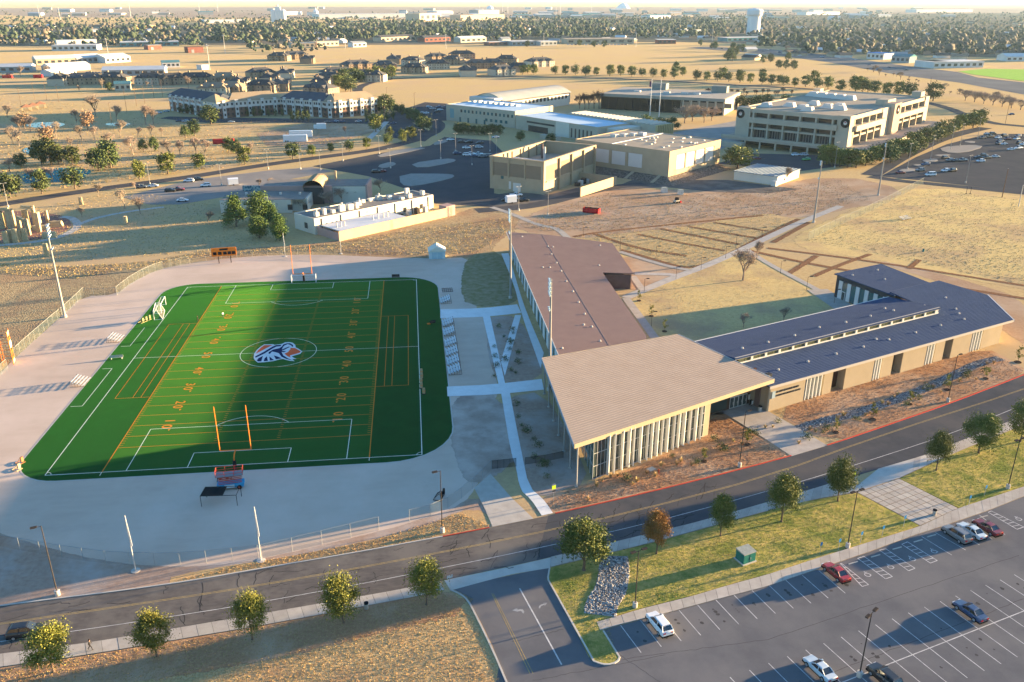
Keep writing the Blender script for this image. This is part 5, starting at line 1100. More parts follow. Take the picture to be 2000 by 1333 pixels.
def cabinet(x, y, ang, L_, W_, H_, m, mt, label, z=0.0):
    q = G(x, y); o = thing('transformer_cabinet', label, 'cabinet', (q.x, q.y, z), ang); obj('body', MB().box(-L_/2, L_/2, -W_/2, W_/2, .12, H_), m, o); obj('lid', MB().prism([(-L_/2-.06, -W_/2-.06), (L_/2+.06, -W_/2-.06), (L_/2+.06, W_/2+.06), (-L_/2-.06, W_/2+.06)], H_, lambda x_, y_: H_+.12+.06*(y_+W_/2)), mt, o)
    obj('plinth', MB().box(-L_/2-.2, L_/2+.2, -W_/2-.2, W_/2+.2, 0, .14), conc2, o); obj('door_seam', MB().box(-.02, .02, -W_/2-.02, -W_/2+.02, .2, H_-.1), trimm, o); obj('handle', MB().box(.15, .22, -W_/2-.05, -W_/2, .7, 1.0), mull, o)
cabinet(1455, 1095, R(20), 2.3, 1.9, 1.75, gbox, gtop, 'green transformer cabinet on the lawn island', .1)
cabinet(1297, 376, .2, 2.4, 2, 2, metalg if 'metalg' in globals() else mull, gtop, 'grey green cabinet in the dirt yard, left of two'); cabinet(1329, 380, .2, 2, 1.8, 1.9, mull, gtop, 'grey cabinet in the dirt yard, right of two')
# small loader on the dirt
q = G(1322, 397); o = thing('skid_loader', 'small loader standing on the red dirt yard', 'loader', q, .4); obj('body', MB().box(-1.2, 1, -.8, .8, .5, 1.3), mat('loader_cream', (.5, .45, .35)), o); obj('cab', MB().box(-.7, .5, -.6, .6, 1.3, 2.4), trimm, o); obj('bucket', MB().box(1.0, 1.7, -1, 1, .2, .9), redc, o)
for sx in (-.7, .6):
    for s in (-1, 1): obj('wheel', MB().tube((sx, s*.75, .45), (sx, s*1.05, .45), .45, n=10), tyre, o)
# white storage tents
for x, y, lb in ((456, 362, 'white trailer box in the pale car park'), (998, 397, 'white storage box below the tan plant')):
    q = G(x, y); o = thing('storage_box', lb, 'box trailer', q, .3); obj('body', MB().box(-2.2, 2.2, -1.3, 1.3, .5, 3), PAINT['white'], o); rf = MB(); rf.add([(-2.3, -1.4, 3), (2.3, -1.4, 3), (2.3, 0, 3.5), (-2.3, 0, 3.5), (2.3, 1.4, 3), (-2.3, 1.4, 3)], [(0, 1, 2, 3), (3, 2, 4, 5), (0, 3, 5), (1, 4, 2)]); obj('roof', rf, PAINT['white'], o)
    for s in (-1, 1): obj('wheel', MB().tube((0, s*1.1, .35), (0, s*1.35, .35), .35, n=8), tyre, o)

# ------------------------------------------------------------------ lamps and poles
polem = mat('dark_bronze', (.05, .042, .038), rough=.5); woodm = mat('timber_pole', (.16, .10, .065), (.12, .08, .05), 2, .9)
def lamp(x, y, H, label, group, ang=0, heads=1, m=polem, r_=.09, base=True, z=0):
    q = G(x, y); o = thing('street_lamp', label, 'lamp', (q.x, q.y, z), ang, group)
    if base: obj('concrete_base', MB().lathe([(.36, 0), (.36, .85), (.32, .9)], n=14), conc2, o)
    obj('pole', MB().tube((0, 0, .85 if base else 0), (0, 0, H), r_, r_*.7, n=8), m, o)
    for k in range(heads):
        s = 1-2*k; h_ = MB(); h_.tube((0, 0, H-.1), (s*.55, 0, H), .04, n=6); a = obj('arm', h_, m, o); obj('lamp_head', MB().cbox((s*.95, 0, H+.02), (.85, .4, .16)), m, a); obj('lens', MB().cbox((s*.95, 0, H-.07), (.6, .3, .03)), headm, a)
    return o
NL = [(113, 1163, 12, 'dark street lamp at the left end of the road', R(200), 1), (864, 1040, 11.6, 'dark street lamp beside the left red kerb', R(200), 1), (1444, 912, 11.5, 'dark street lamp before the tan hall', R(20), 1), (1851, 785, 11, 'dark street lamp before the blue-roofed wing', R(20), 1), (1240, 1187, 9.8, 'thin lamp on the lawn island near the rocks', R(200), 2), (1655, 1070, 10.5, 'thin lamp on the lawn island near the plaza', R(200), 2), (1968, 955, 10, 'thin lamp on the right lawn', R(200), 2), (1678, 1322, 10.2, 'two headed lamp standing in the car park', R(35), 2)]
for x, y, h, lb, a, k in NL: lamp(x, y, h, lb, 'street lamps around the road', a, k)
cl_ = sorted([(1211, 487), (1281, 505), (1320, 546), (1258, 571), (1369, 528), (1417, 505), (1437, 484), (1488, 466), (1272, 638), (1524, 535), (1575, 567), (1629, 593), (1139, 466)])
for i, (x, y) in enumerate(cl_): lamp(x, y, 4.2, 'short path lamp in the courtyard, '+ordn(i, len(cl_)), 'courtyard path lamps', 0, 1, polem, .06, False)
ml_ = sorted([(524, 331), (587, 331), (670, 315), (741, 301), (763, 329), (822, 288), (861, 311), (852, 266), (922, 323), (970, 303), (957, 296), (626, 333), (1013, 412), (1070, 422), (433, 363), (293, 361), (16, 405), (890, 296)])
for i, (x, y) in enumerate(ml_): lamp(x, y, 10, 'pale car park lamp behind the track, '+ordn(i, len(ml_)), 'lamps of the rear car parks', R(30), 2, postm, .10, True)
rl_ = sorted([(1817, 313), (1856, 292), (1875, 286), (1909, 271), (1772, 331), (1886, 358), (1630, 328)])
for i, (x, y) in enumerate(rl_): lamp(x, y, 13, 'tall lamp in the far right car park, '+ordn(i, len(rl_)), 'lamps of the far right car park', R(30), 2, postm, .12, True)
ul_ = sorted([(248, 220, 17), (267, 208, 15), (283, 203, 15), (301, 192, 15), (318, 190, 14), (42, 210, 15), (68, 195, 14), (92, 196, 15), (115, 200, 14), (219, 245, 15), (1283, 222, 0), (756, 203, 13), (810, 216, 13), (1812, 192, 17), (1814, 207, 17), (1963, 243, 15)])
for i, (x, y, h) in enumerate(ul_):
    if not h: continue
    lamp(x, y, h, 'slim pole among far trees and fields, '+ordn(i, len(ul_)), 'slim far poles', R(30), 1, woodm, .14, False)
# tall sports floodlights
bluef = mat('blue_grey_floodlight', (.30, .42, .50), rough=.4); flm = mat('floodlight_face', (.75, .75, .70), rough=.2, spec=.7)
polg = mat('dull_pole_steel', (.27, .26, .24), rough=.6)
def flood(X, Y_, H, label, ang, rows=4, m=polg, group='floodlight masts around the field'):
    o = thing('floodlight_mast', label, 'floodlight', (X, Y_, 0), ang, group); obj('base', MB().lathe([(.55, 0), (.55, .6), (.4, .7)], n=14), conc2, o)
    obj('pole', MB().tube((0, 0, .6), (0, 0, H), .36, .15, n=12), m, o)
    for r_ in range(rows):
        z = H-.2-r_*.95; a = obj('crossarm', MB().box(-1.3, 1.3, -.06, .06, z-.06, z+.06), m, o)
        for k in range(4):
            x = -1.12+k*.75; obj('lamp', MB().lathe([(.12, .0), (.32, .28), (.36, .42)], n=10), bluef, a, (x, .12, z)).rotation_euler = (R(-115), 0, 0)
    z = H-6.5; obj('lower_arm', MB().box(-.9, .9, -.05, .05, z-.05, z+.05), m, o)
    for k in (-1, 1): obj('lamp', MB().lathe([(.12, 0), (.32, .28), (.36, .42)], n=10), bluef, o, (k*.7, .12, z)).rotation_euler = (R(-115), 0, 0)
    return o
flood(-61.5, 86.6, 26, 'tall floodlight mast left of the field behind the fence', R(-80))
p_ = G(997, 583); flood(p_.x, p_.y, 26.3, 'tall floodlight mast beside the far end of the brown-roofed wing', R(85))
best = min(((abs(px((62.8, y_/4, 26))[1]-546), y_/4) for y_ in range(80, 260)))[1]
flood(62.8+.2, best, 26, 'tall floodlight mast rising in front of the brown roof', R(85))
for x, y, ty, lb in ((1589, 435, 315, 'tall pole with lamps at the courtyard corner'), (1715, 382, 280, 'tall pole beside the far right road')):
    p_ = G(x, y); flood(p_.x, p_.y, hgt(x, y, ty), lb, R(60), 2, polg, 'tall poles near the sports field')
for x, y, ty, lb in ((1957, 386, 330, 'dark timber pole by the right road'), (1989, 404, 362, 'pale post at the right edge of the dry field')):
    p_ = G(x, y); o = thing('utility_pole', lb, 'pole', p_); h = hgt(x, y, ty); obj('pole', MB().tube((0, 0, 0), (0, 0, h), .2, .13, n=8), woodm if 'dark' in lb else galv, o); obj('cap', MB().tube((0, 0, h), (0, 0, h+.1), .16, n=8), galv, o)
# flagpoles before the library
for x, lb in ((1269, 'left flagpole before the dark glass library'), (1287, 'right flagpole before the dark glass library')):
    p_ = G(x, 229); o = thing('flagpole', lb, 'flagpole', p_); h = hgt(x, 229, 156); obj('pole', MB().tube((0, 0, 0), (0, 0, h), .3, .15, n=8), PAINT['white'], o); obj('finial', MB().lathe([(.25, h), (.25, h+.4)], n=8), galv, o)
    if x == 1269: obj('flag', MB().box(-1.6, 0, -.06, .06, h-5, h-1), mat('flag_cloth', (.2, .05, .06), (.06, .06, .15), 2), o)
# net poles below and above the field
for x, y, ty, lb in ((265, 1115, 1007, 'white net pole at the fence, left of two near the road'), (510, 1095, 990, 'white net pole at the fence, right of two near the road'), (557, 501, 455, 'white net pole behind the far goal, left'), (666, 496, 470, 'white net pole behind the far goal, right')):
    p_ = G(x, y); o = thing('net_pole', lb, 'pole', p_, 0, 'net poles behind the goals'); h = hgt(x, y, ty); obj('pole', MB().tube((0, 0, 0), (0, 0, h), .085, .065, n=8), mat('white_pole', (.42, .42, .40), rough=.6), o); obj('footing', MB().lathe([(.7, 0), (.7, .06), (.2, .09)], n=14), conc2, o); obj('pulley_rope', MB().tube((.25, 0, h*.45), (.05, 0, h*.97), .025, n=4), PAINT['white'], o)

# ------------------------------------------------------------------ fences
mesh_m = bpy.data.materials.new('chain_link'); mesh_m.use_nodes = True; t_ = mesh_m.node_tree; bs = t_.nodes['Principled BSDF']; bs.inputs['Base Color'].default_value = (.13, .155, .14, 1); bs.inputs['Roughness'].default_value = .7; bs.inputs['Alpha'].default_value = .17; bs.inputs['Specular IOR Level'].default_value = 0; MATS['chain_link'] = mesh_m
postsh = MB().tube((0, 0, 0), (0, 0, 1), .032, n=6).mesh('post'); postsh.materials.append(mat('fence_steel', (.26, .27, .26), rough=.6))
def fence(pts, label, h=2.4, sp=3.0, m=mesh_m, pm=None, k=1):
    P_ = smooth(gp(*pts), k) if k else gp(*pts); n = max(1, round(plen(P_)/sp)); P_ = resample(P_, n); o = thing('fence', label, 'fence', (*P_[0], 0)); ox, oy = P_[0]
    for x, y in P_:
        c = obj('post', postsh, None, o, (x-ox, y-oy, 0)); c.scale = (1, 1, h+.06)
        if pm: c.material_slots[0].link = 'OBJECT'; c.material_slots[0].material = pm
    rl = MB(); mp = MB()
    for (x0, y0), (x1, y1) in zip(P_, P_[1:]):
        rl.tube((x0-ox, y0-oy, h), (x1-ox, y1-oy, h), .035, n=5); mp.face([(x0-ox, y0-oy, .06), (x1-ox, y1-oy, .06), (x1-ox, y1-oy, h), (x0-ox, y0-oy, h)])
    obj('top_rail', rl, pm or mat('fence_steel', None), o); obj('mesh_panel', mp, m, o); return o
fence([(-30, 762), (0, 735), (16, 722)], 'short chain-link fence below the orange scaffold tower', 2.6)
fence([(30, 700), (65, 668), (100, 637), (130, 612), (165, 578)], 'chain-link fence left of the field by the floodlight', 2.6)
fence([(165, 578), (195, 580), (228, 577)], 'short chain-link fence step left of the field', 2.4)
fence([(229, 577), (260, 552), (310, 527), (370, 516)], 'chain-link fence curving round the far left corner', 2.6)
fence([(372, 516), (440, 507), (520, 500), (620, 498), (720, 499), (835, 505)], 'long chain-link fence behind the far goal', 1.8, 5)
fence([(-40, 1062), (20, 1072), (120, 1090), (220, 1104), (330, 1106), (420, 1100), (505, 1090)], 'chain-link fence below the track at bottom left', 2.4, 4)
fence([(512, 1092), (620, 1066), (740, 1036)], 'chain-link fence between the right net pole and lamp', 2.6, 5)
fence([(800, 1018), (870, 1000), (925, 955), (960, 918)], 'chain-link fence at the near right corner of the track', 2.2, 4)
fence([(960, 917), (1008, 912)], 'black metal gate across the service drive', 1.8, 1.2, mat('black_mesh', (.02, .02, .02), alpha=.55), trimm, 0)
fence([(1026, 908), (1063, 903), (1100, 895)], 'low black fence left of the tan hall', 1.5, 2, mat('black_mesh', None), trimm, 0)
fence([(1578, 470), (1640, 440), (1700, 414), (1803, 360)], 'tall chain-link fence along the dry sports field', 3.0, 5)

# ------------------------------------------------------------------ sports equipment
orangem = mat('orange_goalpost', (.72, .20, .03), rough=.5); padm = mat('black_pad', (.02, .022, .025), rough=.7)
def goalpost(Y_, s, label):
    o = thing('goalpost', label, 'goalpost', (-.1, Y_, 0), 0 if s > 0 else math.pi, 'football goalposts')
    obj('pad', MB().lathe([(.34, 0), (.34, 2.0)], n=12), padm, o); g_ = MB(); pts = [(0, 0, 1.9), (0, .05, 2.4), (0, .5, 2.8), (0, 1.2, 3.0), (0, 2.0, 3.05)]; g_.path(pts, .12, 8); obj('gooseneck', g_, orangem, o)
    obj('crossbar', MB().tube((-2.85, 2, 3.05), (2.85, 2, 3.05), .1, n=8), orangem, o)
    for q in (-1, 1): obj('upright', MB().tube((q*2.82, 2, 3.05), (q*2.82, 2, 12.2), .09, .07, n=8), orangem, o)
goalpost(-1.8, 1, 'orange football goalpost at the near end of the field'); goalpost(111.8, -1, 'orange football goalpost at the far end of the field')
netm = mat('white_net', (.5, .5, .48), alpha=.10)
def soccer(X, Y_, ang, label):
    o = thing('soccer_goal', label, 'goal', (X, Y_, .03), ang, 'soccer goals'); W_ = 3.66; f_ = MB()
    for s in (-1, 1): obj('upright', MB().tube((s*W_, 0, 0), (s*W_, 0, 2.44), .07, n=8), PAINT['white'], o); obj('side_frame', MB().path([(s*W_, 0, 2.44), (s*W_, 1.0, 2.44), (s*W_, 2.1, .05), (s*W_, 0, .05)], .05), PAINT['white'], o)
    obj('crossbar', MB().tube((-W_, 0, 2.44), (W_, 0, 2.44), .07, n=8), PAINT['white'], o); obj('ground_bar', MB().tube((-W_, 2.1, .05), (W_, 2.1, .05), .05), PAINT['white'], o)
    nt_ = MB(); nt_.face([(-W_, 1, 2.44), (W_, 1, 2.44), (W_, 2.1, .05), (-W_, 2.1, .05)]); nt_.face([(-W_, 0, 2.44), (W_, 0, 2.44), (W_, 1, 2.44), (-W_, 1, 2.44)]); [nt_.face([(s*W_, 0, 0), (s*W_, 0, 2.44), (s*W_, 1, 2.44), (s*W_, 2.1, 0)]) for s in (-1, 1)]; obj('net', nt_, netm, o)
soccer(0, 110.2, 0, 'white soccer goal at the far end of the field')
p_ = G(320, 604); soccer(p_.x, p_.y, R(95), 'white soccer goal at the left touchline, farther of two'); p_ = G(304, 617); soccer(p_.x, p_.y, R(-80), 'white soccer goal at the left touchline, nearer of two')
alum = mat('bleacher_aluminium', (.58, .60, .60), rough=.35, metal=.35)
def bleacher(X, Y_, ang, label, rows=5, L_=4.4, group='aluminium bleachers'):
    o = thing('bleacher', label, 'bleacher', (X, Y_, .02), ang, group)
    for k in range(rows):
        z = .45+k*.22; obj('seat_plank', MB().box(-L_/2, L_/2, k*.62, k*.62+.26, z, z+.05), alum, o)
        if k: obj('foot_plank', MB().box(-L_/2, L_/2, k*.62-.3, k*.62-.06, z-.36, z-.32), alum, o)
    for x in (-L_/2+.3, 0, L_/2-.3):
        f_ = MB(); f_.path([(x, 0, .02), (x, rows*.62, .02), (x, rows*.62-.2, .4+rows*.22)], .03, 4); f_.tube((x, .1, .4), (x, rows*.62-.2, .4+rows*.22-.1), .03, n=4); [f_.tube((x, k*.62+.13, .02), (x, k*.62+.13, .45+k*.22), .025, n=4) for k in range(rows)]; obj('frame', f_, trimm, o)
bl = [(860, 590), (864, 634), (866, 652), (869, 673), (871, 691), (873, 709), (875, 727)]
for i, (x, y) in enumerate(bl): p_ = G(x, y); bleacher(p_.x, p_.y, R(-88), 'aluminium bleacher right of the field, %s from the far end' % ORD[i+1])
for x, y, lb in ((238, 664, 'white bleacher left of the field, farther one'), (171, 749, 'white bleacher left of the field, nearer one')): p_ = G(x, y); bleacher(p_.x, p_.y, R(88), lb, 5, 4.4)
p_ = G(228, 702); o = thing('bench', 'grey bench on the left edge of the turf', 'bench', (p_.x, p_.y, .03), R(5)); obj('seat', MB().box(-1.5, 1.5, -.2, .2, .42, .48), galv, o); obj('backrest', MB().box(-1.5, 1.5, .22, .28, .55, .95), galv, o); [obj('leg', MB().box(x-.04, x+.04, -.2, .25, 0, .42), galv, o) for x in (-1.2, 1.2)]
p_ = G(773, 544); o = thing('bench', 'dark bench at the far right edge of the turf', 'bench', (p_.x, p_.y, .03), 0); obj('seat', MB().box(-1.2, 1.2, -.2, .2, .42, .48), trimm, o); obj('backrest', MB().box(-1.2, 1.2, .22, .28, .5, 1.2), trimm, o); [obj('leg', MB().box(x-.04, x+.04, -.2, .25, 0, .42), trimm, o) for x in (-1, 1)]
p_ = G(1772, 430); bleacher(p_.x, p_.y, R(25), 'white bleacher standing on the dry sports field', 4, 5.5, None)
p_ = G(1803, 492); o = thing('barrel', 'teal barrel on the dry sports field', 'barrel', p_); obj('body', MB().lathe([(.3, 0), (.34, .45), (.3, .9)], n=12), mat('teal_paint', (.02, .15, .17)), o); obj('rim', MB().lathe([(.32, .9), (.32, .95)], n=12), trimm, o)
for x_, lb in ((1887, 'left'), (1895, 'right')): p_ = G(x_, 379); o = thing('marker_post', 'thin dark post in the dry field, '+lb+' of a pair', 'post', p_); obj('post', MB().tube((0, 0, 0), (0, 0, 3), .1, n=6), polem, o); obj('footing', MB().lathe([(.4, 0), (.4, .15)], n=10), polem, o)
# folded dark frames beside the bleachers
p_ = G(864, 568); o = thing('folded_bleacher', 'bare black bleacher frame on the gravel beside the turf', 'frame', (p_.x, p_.y, .02), R(-88)); [obj('bar', MB().tube((-2, k*.6, .1), (2, k*.6, .12), .05, n=4), trimm, o) for k in range(6)]; [obj('rail', MB().tube((x, 0, .12), (x, 3, .12), .05, n=4), trimm, o) for x in (-1.6, 0, 1.6)]
# tackling dummies
dumm = mat('tan_vinyl', (.45, .32, .17), (.38, .27, .15), 3, .7)
for i, (x, y) in enumerate([(823, 732), (823.5, 740), (822.5, 750), (823, 759), (828, 770)]):
    p_ = G(x, y); o = thing('tackling_dummy', 'tan tackling dummy by the right touchline, %s from the far end' % ORD[i+1], 'dummy', (p_.x, p_.y, .03), 0, 'tackling dummies'); obj('body', MB().lathe([(.30, .15), (.34, .9), (.3, 1.4), (.12, 1.5)], n=12), dumm, o); obj('base', MB().lathe([(.45, 0), (.45, .1), (.3, .16)], n=12), padm, o); obj('band', MB().lathe([(.345, .75), (.35, .85)], n=12), orangem, o)
# yellow blocking sled, red sled, hurdles
def sled(x, y, ang, m1, m2, n, label, group=None):
    p_ = G(x, y); o = thing('blocking_sled', label, 'sled', (p_.x, p_.y, .03), ang, group); obj('skid', MB().path([(-n*.6, -.6, .1), (n*.6, -.6, .1), (n*.6, .7, .1), (-n*.6, .7, .1), (-n*.6, -.6, .1)], .06), m1, o)
    for k in range(n): xx = -n*.6+.6+k*1.2; obj('arm', MB().path([(xx, .7, .1), (xx, 0, .9), (xx, -.5, .9)], .05), m1, o); obj('pad', MB().cbox((xx, -.65, .95), (.5, .3, 1.0)), m2, o)
sled(283, 628, R(60), mat('sled_yellow', (.34, .32, .16)), mat('sled_olive', (.2, .2, .1)), 3, 'yellow blocking sled on the left edge of the turf')
sled(438, 938, R(8), trimm, redp, 2, 'black sled with two red pads behind the near goalpost')
sled(858, 972, R(70), trimm, trimm, 2, 'black sled frame lying by the near right fence')
sled(40, 905, R(60), mat('rusty_wood', (.25, .12, .06)), mat('rusty_wood', None), 1, 'brown wooden frame on the track at the left, upper of two'); sled(34, 918, R(60), mat('tan_wood', (.4, .3, .17)), mat('tan_wood', None), 1, 'tan wooden frame on the track at the left, lower of two')
p_ = G(845, 633); o = thing('equipment_cart', 'dark equipment cart on the right of the turf', 'cart', (p_.x, p_.y, .03), .4); obj('body', MB().box(-.7, .7, -.35, .35, .3, .9), trimm, o); obj('handle', MB().path([(.7, 0, .5), (1.1, 0, 1.0)], .04), trimm, o); obj('cover', MB().box(-1.5, -.8, -.3, .3, .1, .35), orangem, o)
# scissor lift
p_ = G(452, 953); o = thing('scissor_lift', 'blue scissor lift with red railings behind the near goalpost', 'lift', (p_.x, p_.y, .02), R(6)); bl_ = mat('lift_blue', (.05, .30, .50), (.05, .26, .44), 2, .5)
obj('chassis', MB().box(-2.3, 2.3, -.85, .85, .45, 1.15), bl_, o); obj('panel', MB().box(-1.0, .7, -.9, -.85, .5, 1.1), PAINT['pale'], o)
for sx in (-1.5, 1.5):
    for s in (-1, 1): w_ = obj('wheel', MB().tube((sx, s*.65, .42), (sx, s*.95, .42), .42, n=12), tyre, o); obj('hub', MB().tube((sx, s*.95, .42), (sx, s*.97, .42), .2, n=10), redp, w_)
sc = MB(); [sc.tube((-2, -.6+q*1.2, 1.2+k*.3), (2, -.6+q*1.2, 1.35+k*.3), .06, n=4) for k in range(5) for q in (0, 1)]; obj('scissor_arms', sc, redp, o); obj('platform', MB().box(-2.3, 2.3, -.9, .9, 2.75, 2.85), PAINT['grey'], o)
rl = MB(); [rl.path([(-2.3, -.9, z), (2.3, -.9, z), (2.3, .9, z), (-2.3, .9, z), (-2.3, -.9, z)], .045, 5) for z in (3.35, 3.9)]; [rl.tube((x, y, 2.85), (x, y, 3.9), .045, n=5) for x in (-2.3, -.8, .8, 2.3) for y in (-.9, .9)]; obj('railing', rl, redp, o)
# black shade frame
c_ = [G(394, 990), G(464, 988), G(472, 970), G(404, 972)]; c0_ = sum(c_, Vector())/4; o = thing('shade_frame', 'black shade frame with half torn netting beside the scissor lift', 'canopy', c0_); tp = [q-c0_+Vector((0, 0, 2.1)) for q in c_]
[obj('leg', MB().tube(q-Vector((0, 0, 2.1)), q, .05, n=6), trimm, o) for q in tp]; obj('top_frame', MB().path(tp+[tp[0]], .05), trimm, o)
nm_ = MB(); K = 12
def nq(u, v): a = tp[0].lerp(tp[1], u*.62); b = tp[3].lerp(tp[2], u*.62); q = a.lerp(b, v); q.z -= .35*math.sin(u*3.1)*math.sin(v*3.1)+.1*random.random(); return q
gr_ = [[nq(i/K, j/6) for j in range(7)] for i in range(K+1)]; [nm_.face([gr_[i][j], gr_[i+1][j], gr_[i+1][j+1], gr_[i][j+1]]) for i in range(K) for j in range(6)]; obj('netting', nm_, mat('black_netting', (.015, .02, .022), rough=.9), o)
# scaffold tower at the left edge
p_ = G(8, 712); o = thing('scaffold_tower', 'orange scaffold tower at the left edge of the track', 'scaffold', p_, R(15)); Ht = hgt(8, 712, 648)
[obj('post', MB().tube((x, y, 0), (x, y, Ht), .07, n=6), orangem, o) for x in (-2.2, 0, 2.2) for y in (-1.2, 1.2)]
for k in range(5): z = Ht*(k+.9)/5.2; f_ = MB(); f_.path([(-2.2, -1.2, z), (2.2, -1.2, z), (2.2, 1.2, z), (-2.2, 1.2, z), (-2.2, -1.2, z)], .05, 5); obj('ledger', f_, orangem, o); f_ = MB(); f_.tube((-2.2, -1.2, z-1), (0, -1.2, z), .04, n=4); f_.tube((2.2, -1.2, z-1), (0, -1.2, z), .04, n=4); f_.tube((2.2, -1.2, z-1), (2.2, 1.2, z), .04, n=4); obj('brace', f_, orangem, o)
obj('deck', MB().box(-2.3, 2.3, -1.2, 1.2, Ht-1.3, Ht-1.2), mat('plywood', (.38, .28, .18)), o); obj('board', MB().box(2.25, 2.35, -.9, .9, Ht*.5, Ht*.68), PAINT['white'], o); [obj('side_panel', MB().box(2.24, 2.3, -1.1, 1.1, z, z+.9), mat('plywood', None), o) for z in (Ht-1.1, .3)]
# scoreboard
p_ = G(440, 514); o = thing('scoreboard', 'orange scoreboard on two posts behind the far fence', 'scoreboard', p_, R(8)); [obj('post', MB().box(x-.12, x+.12, -.12, .12, 0, 2.6), polem, o) for x in (-1.9, 1.9)]; bd = obj('board', MB().box(-3.9, 3.9, -.15, .15, 2.4, 5.2), orangem, o); [obj('display_panel', MB().box(x-.55, x+.55, -.22, -.15, 2.9, 3.9), trimm, o) for x in (-2.9, -1.3, .3, 1.7, 3.0)]; obj('title_panel', MB().box(-1.3, 1.3, -.22, -.15, 4.35, 4.95), trimm, o)
# shed
a, b = G(838, 507), G(870, 506); L_ = (b-a).length; o = thing('garden_shed', 'small pale blue shed behind the far corner of the track', 'shed', a, math.atan2((b-a).y, (b-a).x)); shw = mat('pale_blue_siding', (.52, .60, .60), (.48, .56, .56), .5)
hs_ = hgt(838, 507, 492); obj('wall', MB().box(0, L_, 0, 4.8, 0, hs_), shw, o); rf = MB(); rf.add([(-.25, -.3, hs_), (L_/2, -.3, hs_+1.7), (L_+.25, -.3, hs_), (-.25, 5.1, hs_), (L_/2, 5.1, hs_+1.7), (L_+.25, 5.1, hs_)], [(0, 1, 4, 3), (1, 2, 5, 4), (0, 2, 1), (3, 4, 5)]); obj('roof', rf, mat('cream_roof', (.62, .58, .48)), o); [obj('door', MB().box(x, x+L_*.3, -.05, 0, .1, hs_-.4), mat('blue_door', (.35, .48, .52)), o) for x in (L_*.18, L_*.52)]
# blue bin and litter bins, signs
def bin_(x, y, m, label, h=1.05, r_=.32, z=.1): p_ = G(x, y); o = thing('litter_bin', label, 'bin', (p_.x, p_.y, z), 0, None); obj('body', MB().lathe([(r_*.9, 0), (r_, h*.85)], n=14), m, o); obj('rim', MB().lathe([(r_*1.06, h*.85), (r_*1.06, h), (r_*.7, h)], n=14), trimm, o); obj('opening', MB().lathe([(r_*.6, h), (r_*.6, h+.01)], n=12), padm, o)
bin_(716, 1190, galv, 'pale litter bin on the verge between two street trees'); bin_(1824, 1007, tanb if 'tanb' in globals() else conc, 'square tan litter bin on the plaza'); bin_(1484, 803, conc2, 'tan litter bin at the main entrance', 1.1, .4, .07)
p_ = G(1467, 792); o = thing('sandwich_board', 'black sandwich board beside the entrance doors', 'sign', (p_.x, p_.y, .07), R(30)); [obj('panel', MB().cbox((0, s*.22, .6), (.8, .05, 1.2)), trimm, o) for s in (-1, 1)]; obj('poster', MB().cbox((0, -.255, .65), (.6, .012, .9)), PAINT['white'], o)
def sign(x, y, H, m, label, group=None, sz=(.45, .6), extra=None):
    p_ = G(x, y); o = thing('road_sign', label, 'sign', (p_.x, p_.y, .08), R(20), group); obj('post', MB().tube((0, 0, 0), (0, 0, H), .035, n=6), galv, o); obj('plate', MB().cbox((0, -.05, H-sz[1]/2), (sz[0], .03, sz[1])), m, o); obj('bracket', MB().cbox((0, -.02, H-sz[1]*.75), (.1, .06, .06)), galv, o)
    if extra: obj('solar_panel', MB().cbox((0, 0, H+.15), (.7, .45, .06)), extra, o); obj('beacon', MB().cbox((0, -.08, H-sz[1]-.35), (.6, .1, .2)), padm, o)
sg = sorted([(1601, 1083), (1637, 1076), (1680, 1062), (1722, 1050), (1764, 1030), (1891, 990), (1922, 970)]); blues = mat('blue_sign', (.04, .20, .42), rough=.5)
for i, (x, y) in enumerate(sg): sign(x, y, 2.2, blues, 'blue parking sign on a post along the kerb, '+ordn(i, len(sg)), 'blue bay signs')
sign(879, 1153, 2.6, PAINT['pale'], 'pale blue sign at the left of the drive entrance', None, (.9, .5)); hv = mat('fluorescent_yellow', (.55, .75, .05), rough=.5)
sign(1081, 980, 3.2, hv, 'fluorescent yellow crossing sign with solar panel beside the tan hall', None, (.75, .75), PAINT['grey']); sign(1664, 952, 3.2, hv, 'fluorescent yellow crossing sign hidden by the plaza tree', None, (.75, .75), PAINT['grey'])
q = G(1270, 880)
# wheel stops in the accessible bays
ws = [(665, 402), (840, 347), (1008, 287), (1172, 230), (1278, 190), (1685, 40)]
wsd = math.atan2(st.y, st.x)
for i, (x, y) in enumerate(ws): p_ = T8(x, y); o = thing('wheel_stop', 'white concrete wheel stop in an accessible bay, '+ordn(i, len(ws)), 'wheel stop', (p_.x, p_.y, .024), wsd, 'wheel stops'); obj('block', MB().add([(-.9, -.08, 0), (.9, -.08, 0), (.9, .08, 0), (-.9, .08, 0), (-.88, -.05, .13), (.88, -.05, .13), (.88, .05, .13), (-.88, .05, .13)], [(4, 5, 6, 7), (0, 1, 5, 4), (1, 2, 6, 5), (2, 3, 7, 6), (3, 0, 4, 7)]), conc2, o); [obj('anchor_pin', MB().tube((s*.6, 0, .1), (s*.6, 0, .14), .03, n=6), galv, o) for s in (-1, 1)]
